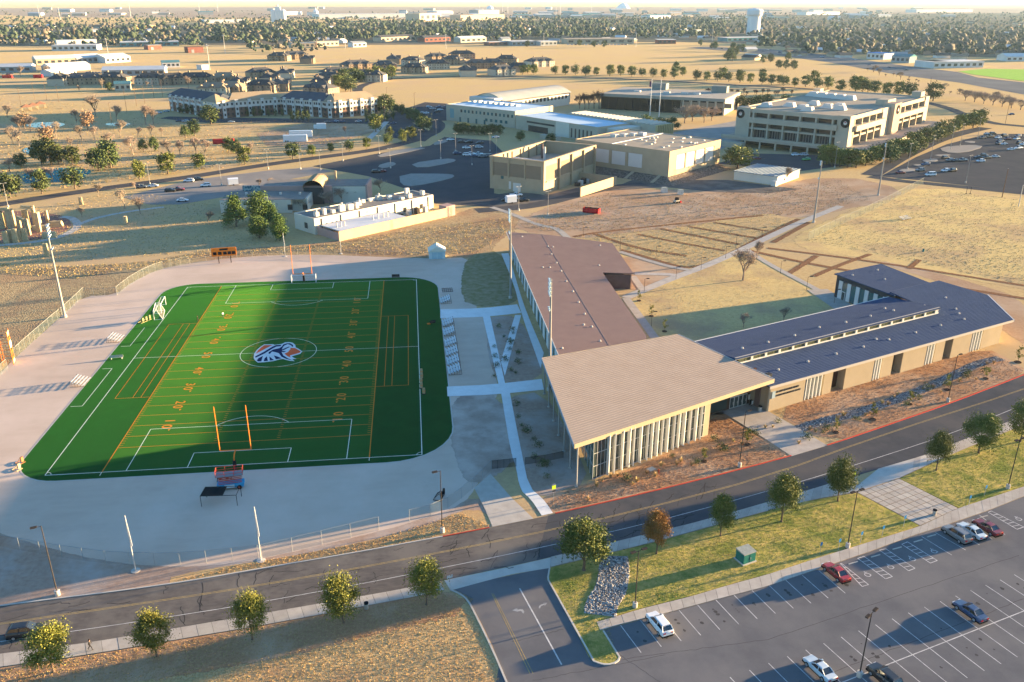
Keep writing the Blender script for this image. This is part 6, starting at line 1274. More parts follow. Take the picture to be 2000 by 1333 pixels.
# hatch covers and utility pieces in the beds
p_ = G(1272, 917); o = thing('utility_cover', 'pale square utility cover in the red bed', 'cover', (p_.x, p_.y, .02), R(30)); obj('frame', MB().box(-.8, .8, -.6, .6, 0, .06), conc, o); obj('lid', MB().box(-.65, .65, -.45, .45, .06, .09), conc2, o)
p_ = G(1286, 925); o = thing('hydrant', 'small rust red post in the red bed before the hall', 'hydrant', (p_.x, p_.y, .02)); obj('body', MB().lathe([(.16, 0), (.13, .1), (.13, .75), (.05, .95)], n=10), mat('rust_red', (.25, .05, .03)), o); obj('cap', MB().tube((-.2, 0, .6), (.2, 0, .6), .07, n=8), mat('rust_red', None), o)

# ------------------------------------------------------------------ people
def person(x, y, ang, shirt, trousers, label, z=.03, stride=.28, h=1.75):
    p_ = G(x, y); me = bpy.data.meshes.new('body'); s = stride
    V = [(0, 0, .98), (0, 0, 1.2), (0, 0, 1.42), (0, .02, 1.52), (0, .04, 1.62), (0, .04, 1.73),
         (.1, 0, .93), (.11, s*.55, .52), (.11, s*.6, .10), (.11, s*.6+.16, .04), (-.1, 0, .93), (-.11, -s*.35, .52), (-.11, -s*1.1, .12), (-.11, -s*1.1+.14, .05),
         (.2, 0, 1.42), (.24, -s*.3, 1.16), (.23, -s*.1, .92), (.23, 0, .84), (-.2, 0, 1.42), (-.24, s*.3, 1.16), (-.23, s*.55, .95), (-.23, s*.7, .88)]
    E_ = [(0, 1), (1, 2), (2, 3), (3, 4), (4, 5), (0, 6), (6, 7), (7, 8), (8, 9), (0, 10), (10, 11), (11, 12), (12, 13), (2, 14), (14, 15), (15, 16), (16, 17), (2, 18), (18, 19), (19, 20), (20, 21)]
    me.from_pydata(V, E_, []); o = obj('person', me, None, None, (p_.x, p_.y, z), ang); tag(o, label, 'person'); o.scale = (h/1.8,)*3
    md = o.modifiers.new('skin', 'SKIN'); rad = [.15, .16, .16, .06, .095, .09, .1, .075, .05, .045, .1, .075, .05, .045, .07, .05, .04, .035, .07, .05, .04, .035]
    for i, v in enumerate(me.skin_vertices[0].data): v.radius = (rad[i], rad[i]*(.75 if i < 3 else 1)); v.use_root = i == 0
    sb = o.modifiers.new('sub', 'SUBSURF'); sb.levels = 1; sb.render_levels = 2
    m = bpy.data.materials.new('clothes'); m.use_nodes = True; N = m.node_tree.nodes; Lk = m.node_tree.links; tc = N.new('ShaderNodeTexCoord'); sp = N.new('ShaderNodeSeparateXYZ'); Lk.new(tc.outputs['Object'], sp.inputs[0])
    cr = N.new('ShaderNodeValToRGB'); cr.color_ramp.interpolation = 'CONSTANT'; dv = N.new('ShaderNodeMath'); dv.operation = 'DIVIDE'; dv.inputs[1].default_value = 2.0; Lk.new(sp.outputs[2], dv.inputs[0]); Lk.new(dv.outputs[0], cr.inputs[0])
    e_ = cr.color_ramp.elements; e_[0].color = (.03, .03, .03, 1); e_[1].position = .05; e_[1].color = (*trousers, 1)
    for ps, c in ((.49, shirt), (.75, (.35, .2, .13))): q_ = e_.new(ps); q_.color = (*c, 1)
    Lk.new(cr.outputs[0], N['Principled BSDF'].inputs[0]); N['Principled BSDF'].inputs['Roughness'].default_value = .9; me.materials.append(m)
    hr = MB(); hr.lathe([(.10, 0), (.112, .07), (.09, .13), (.03, .16)], (0, .02, 1.66), 10); obj('hair', hr, mat('dark_hair', (.02, .014, .01)), o, smooth=True)
wd_ = math.atan2(rdir.y, rdir.x)
person(178, 1271, wd_-R(90), (.012, .011, .013), (.014, .013, .017), 'person in dark clothes walking along the near pavement', .12, .36)
person(436, 621, R(40), (.6, .6, .6), (.05, .05, .06), 'person in a white top standing on the turf', .04, .1)
person(387, 629, R(120), (.04, .03, .02), (.03, .02, .018), 'person in dark clothes on the orange sideline', .04, .2)
# stones of the replica stone circle
stm = mat('pale_limestone', (.46, .37, .22), (.36, .28, .17), .8, .95, .6, 2.5, rnd=.1, bdist=.2)
def stone(x, y, w_, d_, h, ang, label, z=0.0, X=None, tilt=0):
    r = random.Random(int(x*7+y)); p_ = Vector(X) if X else G(x, y); bm = bmesh.new(); bmesh.ops.create_cube(bm, size=1); bmesh.ops.subdivide_edges(bm, edges=bm.edges[:], cuts=2, use_grid_fill=True)
    for v in bm.verts: f_ = 1-.12*(v.co.z+.5); v.co = Vector((v.co.x*w_*f_*r.uniform(.86, 1.08), v.co.y*d_*f_*r.uniform(.86, 1.08), (v.co.z+.5)*h*r.uniform(.97, 1.03)))
    me = bpy.data.meshes.new('stone'); bm.to_mesh(me); bm.free(); o = obj('standing_stone', me, stm, None, (p_.x, p_.y, z), ang); tag(o, label, 'stone', 'stones of the circle')
k6 = lambda x, y: (x/14.81, 400+y/14.81)
ss = [(590, 760, 2.2, 1.3, 4.6, 'left upright of the front trilithon'), (830, 880, 2.4, 1.6, 6.6, 'tall right upright of the front trilithon'), (200, 1120, 2.6, 1.6, 5.0, 'squat stone at the front left of the circle'), (330, 1080, 2.0, 1.4, 5.0, 'dark stone behind the squat front stone'), (470, 1090, 2.6, 1.7, 5.4, 'rough front stone in the middle of the row'), (600, 1060, 1.8, 1.4, 4.4, 'short stone right of the rough front stone'), (745, 1050, 2.6, 1.8, 5.0, 'broad front stone at the right of the row'), (1140, 790, 2.2, 1.6, 8.0, 'tall narrow stone in the middle of the circle'), (860, 660, 1.6, 1.4, 7.6, 'slim stone behind the front trilithon'), (760, 600, 2.2, 1.2, 6.5, 'rear trilithon left upright'), (1050, 640, 1.8, 1.6, 9.0, 'rear trilithon right upright'), (1390, 540, 1.6, 1.3, 5.6, 'thin yellow stone at the back right'), (60, 700, 3.6, 1.6, 7.4, 'left rear trilithon near upright'), (330, 690, 3.2, 1.6, 8.4, 'left rear trilithon far upright'), (430, 640, 1.6, 1.4, 7.6, 'leaning slim stone behind the left trilithon'), (180, 620, 1.6, 1.2, 6, 'inner stone below the left trilithon'), (1170, 680, 1.8, 1.4, 7, 'dark stone beside the tall narrow stone')]
for x, y, w_, d_, h, lb in ss: x_, y_ = k6(x, y); stone(x_, y_, w_*.72, d_*.72, h*.9, random.uniform(-.2, .2), 'pale '+lb)
for (a, b, z, lb) in (((590, 760), (830, 880), 5.4, 'front trilithon'), ((60, 700), (330, 690), 7.9, 'left trilithon'), ((760, 600), (1050, 640), 7.7, 'rear trilithon')):
    A, B = G(*k6(*a)), G(*k6(*b)); c = (A+B)/2; stone(a[0], b[1], (B-A).length+1.6, 1.2, 1.0, math.atan2((B-A).y, (B-A).x), 'pale stone lintel laid across the '+lb, z*.9-.1, (c.x, c.y, 0))
for x, y, L_, h, lb in ((1620, 640, 5, 2.2, 'long block lying at the back right'), (1450, 960, 5, 2.2, 'long block lying at the front right'), (1180, 720, 6, 1.6, 'low orange block lying in the middle'), (800, 1180, 2, .6, 'flat plaque stone on the path')): x_, y_ = k6(x, y); stone(x_, y_, L_, 1.8, h, .1, 'pale '+lb)
for x, y, h, lb in ((92, 501, 4.4, 'lone yellow stone above the ditch'), (159, 400, 3.2, 'lone stone in the sunny grass'), (246, 438, 3, 'lone stone in the shaded grass')): stone(x, y, 1.5, 1.2, h, .2, lb)
# ------------------------------------------------------------------ campus buildings behind the field
class Bd:
    def __init__(s, name, label, A, B, z=0.0, cat='building'):
        a, b = G(A[0], A[1], z), G(B[0], B[1], z); d = b-a; s.L = d.length; s.a = a; s.ang = math.atan2(d.y, d.x); s.z = z
        s.o = thing(name, label, cat, (a.x, a.y, 0), s.ang); s.ex = Vector((math.cos(s.ang), math.sin(s.ang))); s.ey = Vector((-s.ex.y, s.ex.x))
    def loc(s, P_, z=0.0):
        q = G(P_[0], P_[1], z)-s.a; v = Vector((q.x, q.y)); return v.dot(s.ex), v.dot(s.ey)
    def bx(s, name, x0, x1, y0, y1, z0, z1, m, parent=None): return obj(name, MB().box(x0, x1, y0, y1, z0, z1), m, parent or s.o)
    def mb(s, name, mb, m, parent=None): return obj(name, mb, m, parent or s.o)
def parapet(b, x0, x1, y0, y1, z0, z1, t, m, name='parapet'):
    q = MB(); [q.box(*k) for k in ((x0, x1, y0, y0+t, z0, z1), (x0, x1, y1-t, y1, z0, z1), (x0, x0+t, y0+t, y1-t, z0, z1), (x1-t, x1, y0+t, y1-t, z0, z1))]; return b.mb(name, q, m)
wwall = mat('warm_white_wall', (.60, .55, .46), (.55, .5, .42), .2, .9); roofg = mat('grey_gravel_roof', (.25, .225, .195), (.2, .18, .16), .4, .95); pinkw = mat('pink_wall', (.42, .28, .24), (.38, .25, .22), .3, .9)
whroof = mat('white_membrane_roof', (.56, .57, .58), (.5, .51, .52), .2, .6); hvac = mat('rooftop_unit', (.55, .53, .48), (.48, .46, .42), .6, .6)
tanc = mat('tan_concrete', (.40, .315, .21), (.36, .285, .19), .25, .92); tand = mat('dark_tan_panel', (.24, .185, .13), (.22, .17, .12), .3, .92); tanr = mat('tan_roof_felt', (.38, .32, .24), (.34, .285, .215), .15, .95)
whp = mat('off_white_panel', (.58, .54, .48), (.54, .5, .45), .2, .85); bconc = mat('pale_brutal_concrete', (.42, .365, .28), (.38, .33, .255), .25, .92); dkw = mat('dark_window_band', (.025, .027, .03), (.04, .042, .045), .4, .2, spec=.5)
bluemem = mat('blue_white_membrane', (.50, .60, .66), (.42, .54, .62), .12, .4)
# 1 white workshop with pink-walled annex
b = Bd('workshop_building', 'long low white workshop crowded with rooftop units behind the track', (616, 459), (847, 409)); L_ = b.L; D_ = b.loc((565, 449))[1]; D_ = max(8, min(14, abs(D_))); h = 5.6
b.bx('wall', 0, L_, 0, D_, 0, h, wwall); b.bx('roof', .35, L_-.35, .35, D_-.35, h, h+.12, roofg); parapet(b, 0, L_, 0, D_, h, h+.45, .3, wwall)
rw = random.Random(4)
for i in range(15):
    x = 3+(L_-6)*i/14; y = rw.choice((D_*.3, D_*.55, D_*.75)); s1, s2, s3 = rw.uniform(1.0, 2.6), rw.uniform(1, 2), rw.uniform(.6, 2.3); u = b.bx('rooftop_unit', x, x+s1, y-s2/2, y+s2/2, h+.12, h+.3+s3, hvac)
    if i % 3 == 0: obj('duct', MB().tube((x+s1/2, y, h+s3), (x+s1/2, y, h+s3+1.2), .35, n=8), hvac, u)
for i in range(13):
    x = 3+(L_-6)*i/12
    if i % 2: b.bx('window', x, x+1.6, -.08, .05, 1.3, 3.2, dkw)
    else: b.bx('downpipe', x, x+.25, -.22, 0, 0, h, polem); 
    if i % 4 == 2: b.bx('door', x+2, x+3.6, -.07, .05, 0, 2.6, mat('cream_door', (.48, .42, .3)))
b.bx('end_window', -.08, .05, D_*.35, D_*.5, 1.5, 3.6, dkw)
ax, ay = b.loc((663, 472)); bx_, by_ = b.loc((872, 419)); aL = bx_-ax; yA = min(-7, ay)
b.bx('annex_wall', ax, bx_, ay, ay+.35, 0, 3.6, mat('peach_wall', (.47, .34, .22), (.43, .31, .2), .3, .9)); b.bx('annex_end_wall', ax, ax+.35, ay+.35, -.2, 0, 2.9, pinkw)
x1 = b.loc((800, 425), 3.6)[0]
b.bx('annex_roof', ax+1, x1, ay+.4, -1.5, 3.3, 3.6, whroof)
for t in (.10, .16, .21, .62, .70, .78, .84): b.mb('roof_pipe', MB().tube((ax+(x1-ax)*t, ay*.6, 3.6), (ax+(x1-ax)*t, ay*.6, 5.2), .22, n=8), hvac)
b.bx('end_block', bx_-3, bx_+1.6, ay, ay+4.5, 0, 4.2, pinkw)
for i in range(5): x = x1+1+(bx_-x1-6)*i/4; b.bx('yard_machine', x, x+1.4, -3.4, -1.4, 0, rw.uniform(1.4, 3.4), polem if i % 2 else hvac)
# 2 pink vaulted building
b = Bd('arts_workshop', 'low grey roofed building with pink band and tan vault left of workshop', (432, 417), (570, 416)); L_ = b.L; h = hgt(432, 417, 392)
b.bx('wall', 0, L_, 0, 17, 0, h, wwall); b.bx('roof', .2, L_+5.3, .3, 16.8, h, h+.2, roofg); b.bx('link_wall', L_, L_+6, 3, 17, 0, h-.03, wwall)
b.bx('pink_wall', 12, L_+14, 17, 18, 0, h+2.2, pinkw); b.bx('mural', 5, 12.4, 16.95, 17.6, h+.2, h+2.4, mat('teal_mural', (.03, .10, .15), (.25, .35, .35), 1.2, contrast=(.45, .55)))
b.bx('upper_wall', 13, L_+28, 18, 33, 0, h+1.6, wwall); b.bx('upper_roof', 13, L_+28, 18.05, 33, h+1.6, h+1.85, roofg); b.bx('end_wall', L_+28, L_+28.8, 17.5, 33, 0, h+2.4, pinkw)
vx = b.loc((622, 372))[0]; vt = MB(); K = 12; r_ = 5.5
prof = [(vx-1+1.55*r_*(.5-.5*math.cos(math.pi*i/K))*1.0, h+1.6+r_*.62*math.sin(math.pi*i/K)) for i in range(K+1)]
for i in range(K): vt.face([(prof[i][0], 14, prof[i][1]), (prof[i+1][0], 14, prof[i+1][1]), (prof[i+1][0], 30, prof[i+1][1]), (prof[i][0], 30, prof[i][1])])
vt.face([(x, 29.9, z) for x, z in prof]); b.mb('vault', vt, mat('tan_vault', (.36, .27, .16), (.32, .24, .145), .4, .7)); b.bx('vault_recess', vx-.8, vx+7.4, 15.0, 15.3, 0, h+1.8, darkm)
b.bx('chimney', vx+10, vx+10.8, 30, 30.8, h, h+6, tanc)
for x in (5.5, 27, 33): b.bx('window', x, x+1.9, -.08, .05, 1.2, 3.4, dkw)
for x in (8, 22, 30): b.bx('roof_vent', x, x+.8, 9, 9.8, h+.2, h+1.2, hvac)
# 3 plant building with open roof
b = Bd('plant_building', 'tall tan plant building with open roof and white tanks inside', (1061.7, 381), (1161, 342.5)); L_ = b.L; D_ = b.loc((965.5, 365))[1]; h = hgt(1061.7, 381, 318); zf = h*.62
for nm, q in (('right_wall', (0, L_, 0, .8)), ('left_wall', (0, .8, .8, D_)), ('back_wall', (.8, L_, D_-.8, D_)), ('far_wall', (L_-.8, L_, .8, D_-.8))): b.bx(nm, *q, 0, h, tanc)
b.bx('deck', .8, L_-.8, .8, D_-.8, 0, zf, tanr)
cp = parapet(b, -.3, L_+.3, -.3, D_+.3, h, h+.5, 1.4, tanc, 'coping')
for k in range(4):
    x0 = 2.2+k*(L_-2.8)/4; b.bx('recessed_panel', x0, x0+(L_-2.8)/4-1.4, -.06, .05, h*.42, h*.86, tand); b.bx('pilaster', x0+(L_-2.8)/4-1.1, x0+(L_-2.8)/4-.3, -.9, 0, 0, h-.02, tanc)
b.bx('ledge', 2, L_, -.5, 0, h*.36, h*.40, tanc)
for k in range(3):
    y0 = 1.5+k*(D_-2.5)/3; b.bx('recessed_panel', -.06, .05, y0, y0+(D_-2.5)/3-1.0, h*.45, h*.86, tand); b.bx('pilaster', -.5, 0, y0+(D_-2.5)/3-.8, y0+(D_-2.5)/3-.2, h*.42, h-.02, tanc)
b.bx('white_door', -.08, .05, D_*.42, D_*.56, 0, 3.8, whp); b.bx('narrow_door', -.08, .05, D_*.6, D_*.64, 0.8, 4.2, whp); b.bx('window', -.1, .05, D_*.74, D_*.79, 5, 6.3, tealglass)
for k in range(3): t = b.mb('tank', MB().tube((L_*.22+k*.2, D_*.25+k*D_*.19, zf+2.4), (L_*.22+k*.2, D_*.25+k*D_*.19+D_*.17, zf+2.6), 1.6, n=14), whp)
for x, y in ((.55, .55), (.7, .75)): b.mb('flue', MB().tube((L_*x, D_*y, zf), (L_*x, D_*y, h+1.5), .6, n=10), whp if x < .6 else brownm)
for k in range(5): b.bx('inner_rib', L_*.2+k*L_*.15, L_*.2+k*L_*.15+.5, D_-1.2, D_-.8, zf, h, tand)
w1, w2 = b.loc((1134, 385)), b.loc((1204, 362)); q = MB(); b.mb('yard_wall', MB().prism([w1, w2, (w2[0], w2[1]+.5), (w1[0], w1[1]+.5)], 0, 4.2), tanc); b.bx('yard_wall_end', w2[0]-.5, w2[0], w2[1]+.5, 0, 0, 4.1, tanc)
for k in range(6): b.bx('yard_machine', L_*.45+k*3.2, L_*.45+k*3.2+2, -5.5, -3.5, 0, 1.6+.5*(k % 3), hvac if k % 2 else polem)
# 4 gymnasium
b = Bd('gymnasium', 'large flat roofed tan gymnasium with white wall panels', (1305, 346), (1404, 319), 2.4); L_ = b.L; h = [z for z in np.arange(6, 25, .1) if px((b.a.x, b.a.y, z))[1] <= 298][0]; D_ = b.loc((1121, 274), h)[1]
b.bx('wall', 0, L_, 0, D_, 2.4, h, tanc); b.bx('plinth', .6, L_-.6, .6, D_-.6, 0, 2.4, tand); b.bx('roof', .5, L_-.5, .5, D_-.5, h, h+.12, tanr); parapet(b, 0, L_, 0, D_, h, h+.4, .4, tanc)
b.bx('roof_seam', .5, L_-.5, D_*.60, D_*.60+.6, h+.12, h+.4, whroof)
for k in range(4): x0 = L_*.13+k*L_*.19; b.bx('white_panel', x0, x0+L_*.155, -.1, .05, h*.36, h*.84, whp); b.bx('panel_rib', x0+L_*.16, x0+L_*.175, -.35, 0, h*.34, h*.86, tanc)
for k in range(3): y0 = D_*.27+k*D_*.175; b.bx('white_panel', -.1, .05, y0, y0+D_*.14, h*.34, h*.80, whp); b.bx('panel_rib', -.3, 0, y0+D_*.15, y0+D_*.165, h*.3, h*.82, tanc)
for k in range(4): b.bx('rooftop_unit', L_*.62-k*L_*.10+4, L_*.62-k*L_*.10+7, D_*.72+k*2.5-3, D_*.72+k*2.5+.2, h+.12, h+1.6, whp)
rg_ = random.Random(3)
for k in range(26): x, y = rg_.uniform(2, L_-3), rg_.uniform(2, D_*.57); b.bx('skylight', x, x+1.1, y, y+1.1, h+.12, h+.55, whp)
sl_ = MB(); sl_.add([(0, .5, 2.4), (L_, .5, 2.4), (L_+1, -7, .02), (-7, -7, .02), (.5, 0, 2.4), (.5, D_*.75, 2.4), (-7, D_*.75, .02)], [(3, 2, 1, 0), (6, 3, 0, 5)]); b.mb('rock_bank', sl_, mat('brown_rock_bank', (.10, .08, .065), (.24, .19, .15), 1.2, .95, 1.0, 1.5, contrast=(.42, .6), bdist=.4))
for y in (.05, .32): b.mb('bank_rib', MB().prism([(0, D_*y+1), (0, D_*y+2.6), (-7, D_*y+2.6), (-7, D_*y+1)], .0, lambda x_, y_: 2.6+x_*.34), tanc)
# 5 concrete building on a podium
zp = 5.2
b = Bd('concrete_building', 'broad pale concrete building with recessed window bands on a podium', (1652, 288), (1805, 238), zp); L_ = b.L; D_ = b.loc((1424, 268), zp)[1]; hz_ = hgt(1652, 299, 229) if False else 0
hz_ = [z for z in np.arange(8, 30, .1) if px((b.a.x, b.a.y, z))[1] <= 229][0]; H_ = hz_-zp
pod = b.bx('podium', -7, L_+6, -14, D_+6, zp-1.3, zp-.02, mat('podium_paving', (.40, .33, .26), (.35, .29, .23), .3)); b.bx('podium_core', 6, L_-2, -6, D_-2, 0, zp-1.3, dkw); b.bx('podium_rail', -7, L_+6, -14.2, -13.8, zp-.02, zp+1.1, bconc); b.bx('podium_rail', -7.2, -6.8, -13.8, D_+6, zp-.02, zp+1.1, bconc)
for k in range(8): b.bx('column', -6.5, -5.6, -10+k*(D_+10)/8, -9.1+k*(D_+10)/8, 0, zp-1.3, bconc)
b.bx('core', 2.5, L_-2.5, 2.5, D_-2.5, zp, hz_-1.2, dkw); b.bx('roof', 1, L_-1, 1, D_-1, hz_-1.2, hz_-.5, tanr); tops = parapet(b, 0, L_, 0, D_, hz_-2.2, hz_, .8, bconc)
fl = H_/3
# left (shaded) face x=0, bays along y
b.bx('corner_pier', -.6, 6, -.6, 6.5, zp, hz_+.4, bconc); b.bx('corner_pier', -.6, 6, D_-8, D_+.6, zp, hz_+.4, bconc); b.bx('spandrel', -1.6, 2.5, 6, D_-7, zp+fl*1.55, zp+fl*2.1, bconc); b.bx('spandrel', -.2, 2.5, 6.5, D_-8, zp+fl*.85, zp+fl*1.05, bconc)
for k in range(6): y = 9+k*(D_-19)/5; b.bx('pier', -.7, 2.4, y-.5, y+.5, zp, hz_-2.2, bconc)
for k in range(5):
    y = 9+k*(D_-19)/5; w_ = (D_-19)/5
    for q in range(5): b.bx('window_mullion', 2.3, 2.5, y+.8+q*w_/6, y+1.0+q*w_/6, zp, zp+fl*.85, postm)
# right (sunlit) face y=0, bays along x with a middle tower
tw = L_*.47; b.bx('tower_pier', tw, tw+L_*.085, -2.6, 4, zp, hz_+1.6, mat('rose_concrete', (.36, .27, .215), (.33, .245, .2), .3, .9)); b.bx('tower_side', tw-.7, tw, -2.8, 4, zp, hz_+1.7, bconc); b.bx('end_pier', L_-7, L_+.5, -.6, 3, zp, hz_+.3, bconc); b.bx('end_pier', tw-L_*.1, tw-.75, -.3, 3, zp, hz_-.1, bconc)
for x0, x1 in ((6.5, tw-L_*.1), (tw+L_*.09, L_-8)):
    b.bx('spandrel', x0, x1+2, -2.2, 2.4, zp+fl*1.45, zp+fl*2.0, bconc); b.bx('spandrel', x0, x1, -.3, 2.4, zp+fl*.8, zp+fl*1.0, bconc)
    for k in range(5): x = x0+(x1-x0)*k/4; b.bx('pier', x-.45, x+.45, -.8, 2.4, zp, hz_-2.2, bconc)
    for k in range(4): x = x0+(x1-x0)*(k+.5)/4; b.bx('window', x-1.8, x+1.8, 2.35, 2.45, zp+.4, zp+fl*.75, mat('olive_window', (.09, .085, .05), rough=.3))
em = mat('black_disc', (.02, .018, .018), rough=.6); ew_ = mat('disc_mark', (.6, .55, .5)); er = mat('disc_red', (.4, .06, .05))
def disc(P0, axis, r_, nm='emblem'):
    P0 = Vector(P0); dv = Vector((1, 0, 0)) if axis == 'x' else Vector((0, 1, 0)); o_ = b.mb(nm, MB().tube(P0, P0-dv*.3, r_, n=24), em); obj('emblem_mark', MB().tube(P0-dv*.3, P0-dv*.35, r_*.42, n=7), ew_, o_); obj('emblem_crest', MB().cbox(P0-dv*.36+Vector((0, 0, r_*.18)), (.08, r_*.4, r_*.2) if axis == 'x' else (r_*.4, .08, r_*.2)), er, o_)
disc((-.6, 1.9, hz_-3.4), 'x', 2.5); disc((-.6, D_-2, hz_-3.4), 'x', 2.5); disc((tw+L_*.043, -2.6, hz_-2.2), 'y', 2.6)
def wedge(x, y, s, hh): 
    m_ = MB(); m_.add([(x, y, hz_-.5), (x+s*1.5, y, hz_-.5), (x+s*1.5, y+s*2.3, hz_-.5), (x, y+s*2.3, hz_-.5), (x+.2*s, y+s*.3, hz_+hh), (x+s*1.3, y+s*.3, hz_+hh), (x+s*1.3, y+s*1.5, hz_+hh), (x+.2*s, y+s*1.5, hz_+hh)], [(4, 5, 6, 7), (0, 1, 5, 4), (1, 2, 6, 5), (2, 3, 7, 6), (3, 0, 4, 7)]); b.mb('rooftop_unit', m_, whp)
for x, y in ((30, .22), (34, .36), (20, .50), (26, .66), (16, .82), (42, .3), (44, .55), (12, .4)): wedge(x if x < L_-8 else L_*.6, D_*y, 3.2, 2.0)
for k in range(5): wedge(L_*.62+k*1.5, D_*(.45+.10*k), 3.8, 2.4)
b.bx('roof_house', L_*.5, L_*.5+14, D_*.05, D_*.16, hz_-.5, hz_+3, bconc); b.bx('roof_house', L_-10, L_-2, D_*.0+2, D_*.12, hz_-.5, hz_+3.4, bconc); b.bx('stair_tower', L_*.75, L_*.75+6, D_*.9, D_*.97, hz_-.5, hz_+3.4, bconc)
b.mb('ramp', MB().prism([(-12, D_-10), (-7, D_-10), (-7, D_+40), (-12, D_+40)], 0, 3), bconc)
# 6 dark glass library
b = Bd('library_building', 'long dark glass library with flat pale roof and two roof boxes', (1174, 213), (1411, 226)); L_ = b.L; h = hgt(1174, 213, 183); D_ = max(45, abs(b.loc((1469, 190), h)[1])); D_ = 58
b.bx('glass_wall', 0, L_, 0, D_, 0, h-2, mat('near_black_glass', (.006, .009, .010), (.010, .013, .014), .2, .25, spec=.1)); b.bx('roof', -.6, L_+1.2, -1.2, D_, h-2, h, bconc); b.bx('roof_deck', .6, L_, .2, D_-1.2, h, h+.1, mat('pale_roof_felt', (.40, .355, .29), (.36, .32, .26), .1)); b.bx('roof_edge', -.7, L_+1.3, -1.35, -1.2, h-1.9, h+.3, mat('grey_green_fascia', (.22, .24, .22)))
for k in range(16): x = L_*k/15; b.bx('mullion', x-.2, x+.2, -.5, 0, 0, h-2, polem if k < 10 else bconc)
for k in range(6): x = L_*(10.5+k)/15.5; b.bx('concrete_bay', x, x+1.2, -1.0, -.5, 0, h-2, bconc); b.bx('bay_panel', x+1.2, x+L_/15.5, -.6, -.05, h*.45, h-3, tand)
b.bx('side_wall', L_+.02, L_+.8, 0, D_-1, 0, h-2, bconc)
for x, y in ((L_*.28, D_*.8), (L_*.8, D_*.75)): b.bx('roof_box', x, x+12, y, y+9, h+.1, h+5, mat('grey_green_box', (.20, .22, .20)))
for x in (L_*.45, L_*.6, L_*.2, L_*.7): b.bx('roof_vent', x, x+5, D_*.4, D_*.45, h+.1, h+1.2, whp)
# 7 pale building with blue roof, barrel hall and gallery block
b = Bd('arts_building', 'pale building with blue-white roofs and a curved hall roof', (872, 235), (1006, 251)); L_ = b.L; h = hgt(872, 235, 205); D_ = 42
b.bx('wall', 0, L_, 0, D_, 0, h, bconc); b.bx('roof', .6, L_-.6, .6, D_-.6, h, h+.12, bluemem); parapet(b, 0, L_, 0, D_, h, h+.5, .5, bconc)
for k in range(14): x = L_*(.22+.056*k); b.bx('window', x, x+1.5, -.1, .05, h*.62, h*.80, tealglass if k % 3 else dkw)
for k in range(5): x = L_*(.58+.07*k); b.bx('window', x, x+2.2, -.1, .05, h*.22, h*.40, tealglass)
for k in range(4): x = L_*(.2+.12*k); b.bx('window', x, x+1.6, -.1, .05, 0, h*.3, tealglass)
b.bx('wall_sign', L_*.06, L_*.12, -.1, .05, h*.2, h*.8, mat('teal_sign_panel', (.2, .3, .3)))
for k in range(9): b.bx('rooftop_unit', L_*.05+k*5, L_*.05+k*5+2.5, D_*.55, D_*.65, h+.12, h+1.2+.4*(k % 2), hvac)
hl = Bd('concert_hall', 'hall with grey-blue curved roof behind the pale building', (985, 224), (1113, 205)); Lh = hl.L; zh = 9.0; Wh = max(26, min(50, hl.loc((940, 192), zh)[1])); K = 14
pf = [(Wh*i/K, zh-1.5+7.0*math.sin(math.pi*(.10+.80*i/K))) for i in range(K+1)]; vh = MB()
for i in range(K): vh.face([(-1, pf[i][0], pf[i][1]), (Lh+2, pf[i][0], pf[i][1]), (Lh+2, pf[i+1][0], pf[i+1][1]), (-1, pf[i+1][0], pf[i+1][1])])
hl.mb('curved_roof', vh, mat('grey_blue_metal_roof', (.30, .31, .30), (.26, .27, .265), .15, .55)); hw = MB(); hw.box(0, Lh, .6, Wh-.6, 0, zh-.3)
for xx in (0.02, Lh): hw.face([(xx, y, z-.1) for y, z in pf]+[(xx, Wh, 2), (xx, 0, 2)])
hl.mb('hall_wall', hw, wwall); hl.bx('end_wing', -9, -.05, 2, Wh-4, 0, zh+3, whp)
for k in range(12): hl.bx('hall_window', Lh*.3+k*Lh*.057, Lh*.3+k*Lh*.057+2.6, .5, .65, zh*.6, zh-.9, dkw)
c = Bd('gallery_building', 'lower gallery block with bright blue roof and gold finned end', (1007, 252), (1166, 279)); L_ = c.L; h2 = hgt(1166, 279, 248); h2 = 8.6; D_ = 30
c.bx('wall', 0, L_, 0, D_, 0, h2, bconc); c.bx('roof', .6, L_-.6, .6, D_-.6, h2, h2+.12, bluemem); parapet(c, 0, L_, 0, D_, h2, h2+.5, .5, bconc); c.bx('window_band', L_*.15, L_*.5, -.1, .05, h2*.62, h2*.75, dkw)
for k in range(6): c.bx('slot_window', L_*.70+k*L_*.045, L_*.70+k*L_*.045+1.1, -.1, .05, .6, h2*.72, dkw)
c.bx('entrance_recess', L_*.17, L_*.42, -.12, .05, 0, h2*.45, dkw); c.bx('stone_panel', L_*.52, L_*.68, -.3, .02, 0, h2+.3, wwall)
c.bx('trellis_block', L_*.25, L_+20, D_, D_+16, 0, h2+1.0, bconc)
for k in range(22): c.bx('trellis_slat', L_*.27+k*(L_*.72+18)/22, L_*.27+k*(L_*.72+18)/22+1.3, D_+1, D_+15, h2+1.02, h2+1.6, wwall)
for k in range(10): y = D_-.5+k*1.65; c.bx('gold_fin', L_+20, L_+21.2, y, y+.8, 0, h2+1.2, mat('gold_tan_panel', (.46, .36, .18)))
c.bx('link_wall', L_, L_+8, 8, D_, 0, h2-.6, wwall); c.bx('planter_box', L_*.55, L_*.75, -16, -12, 0, 2.6, bconc)
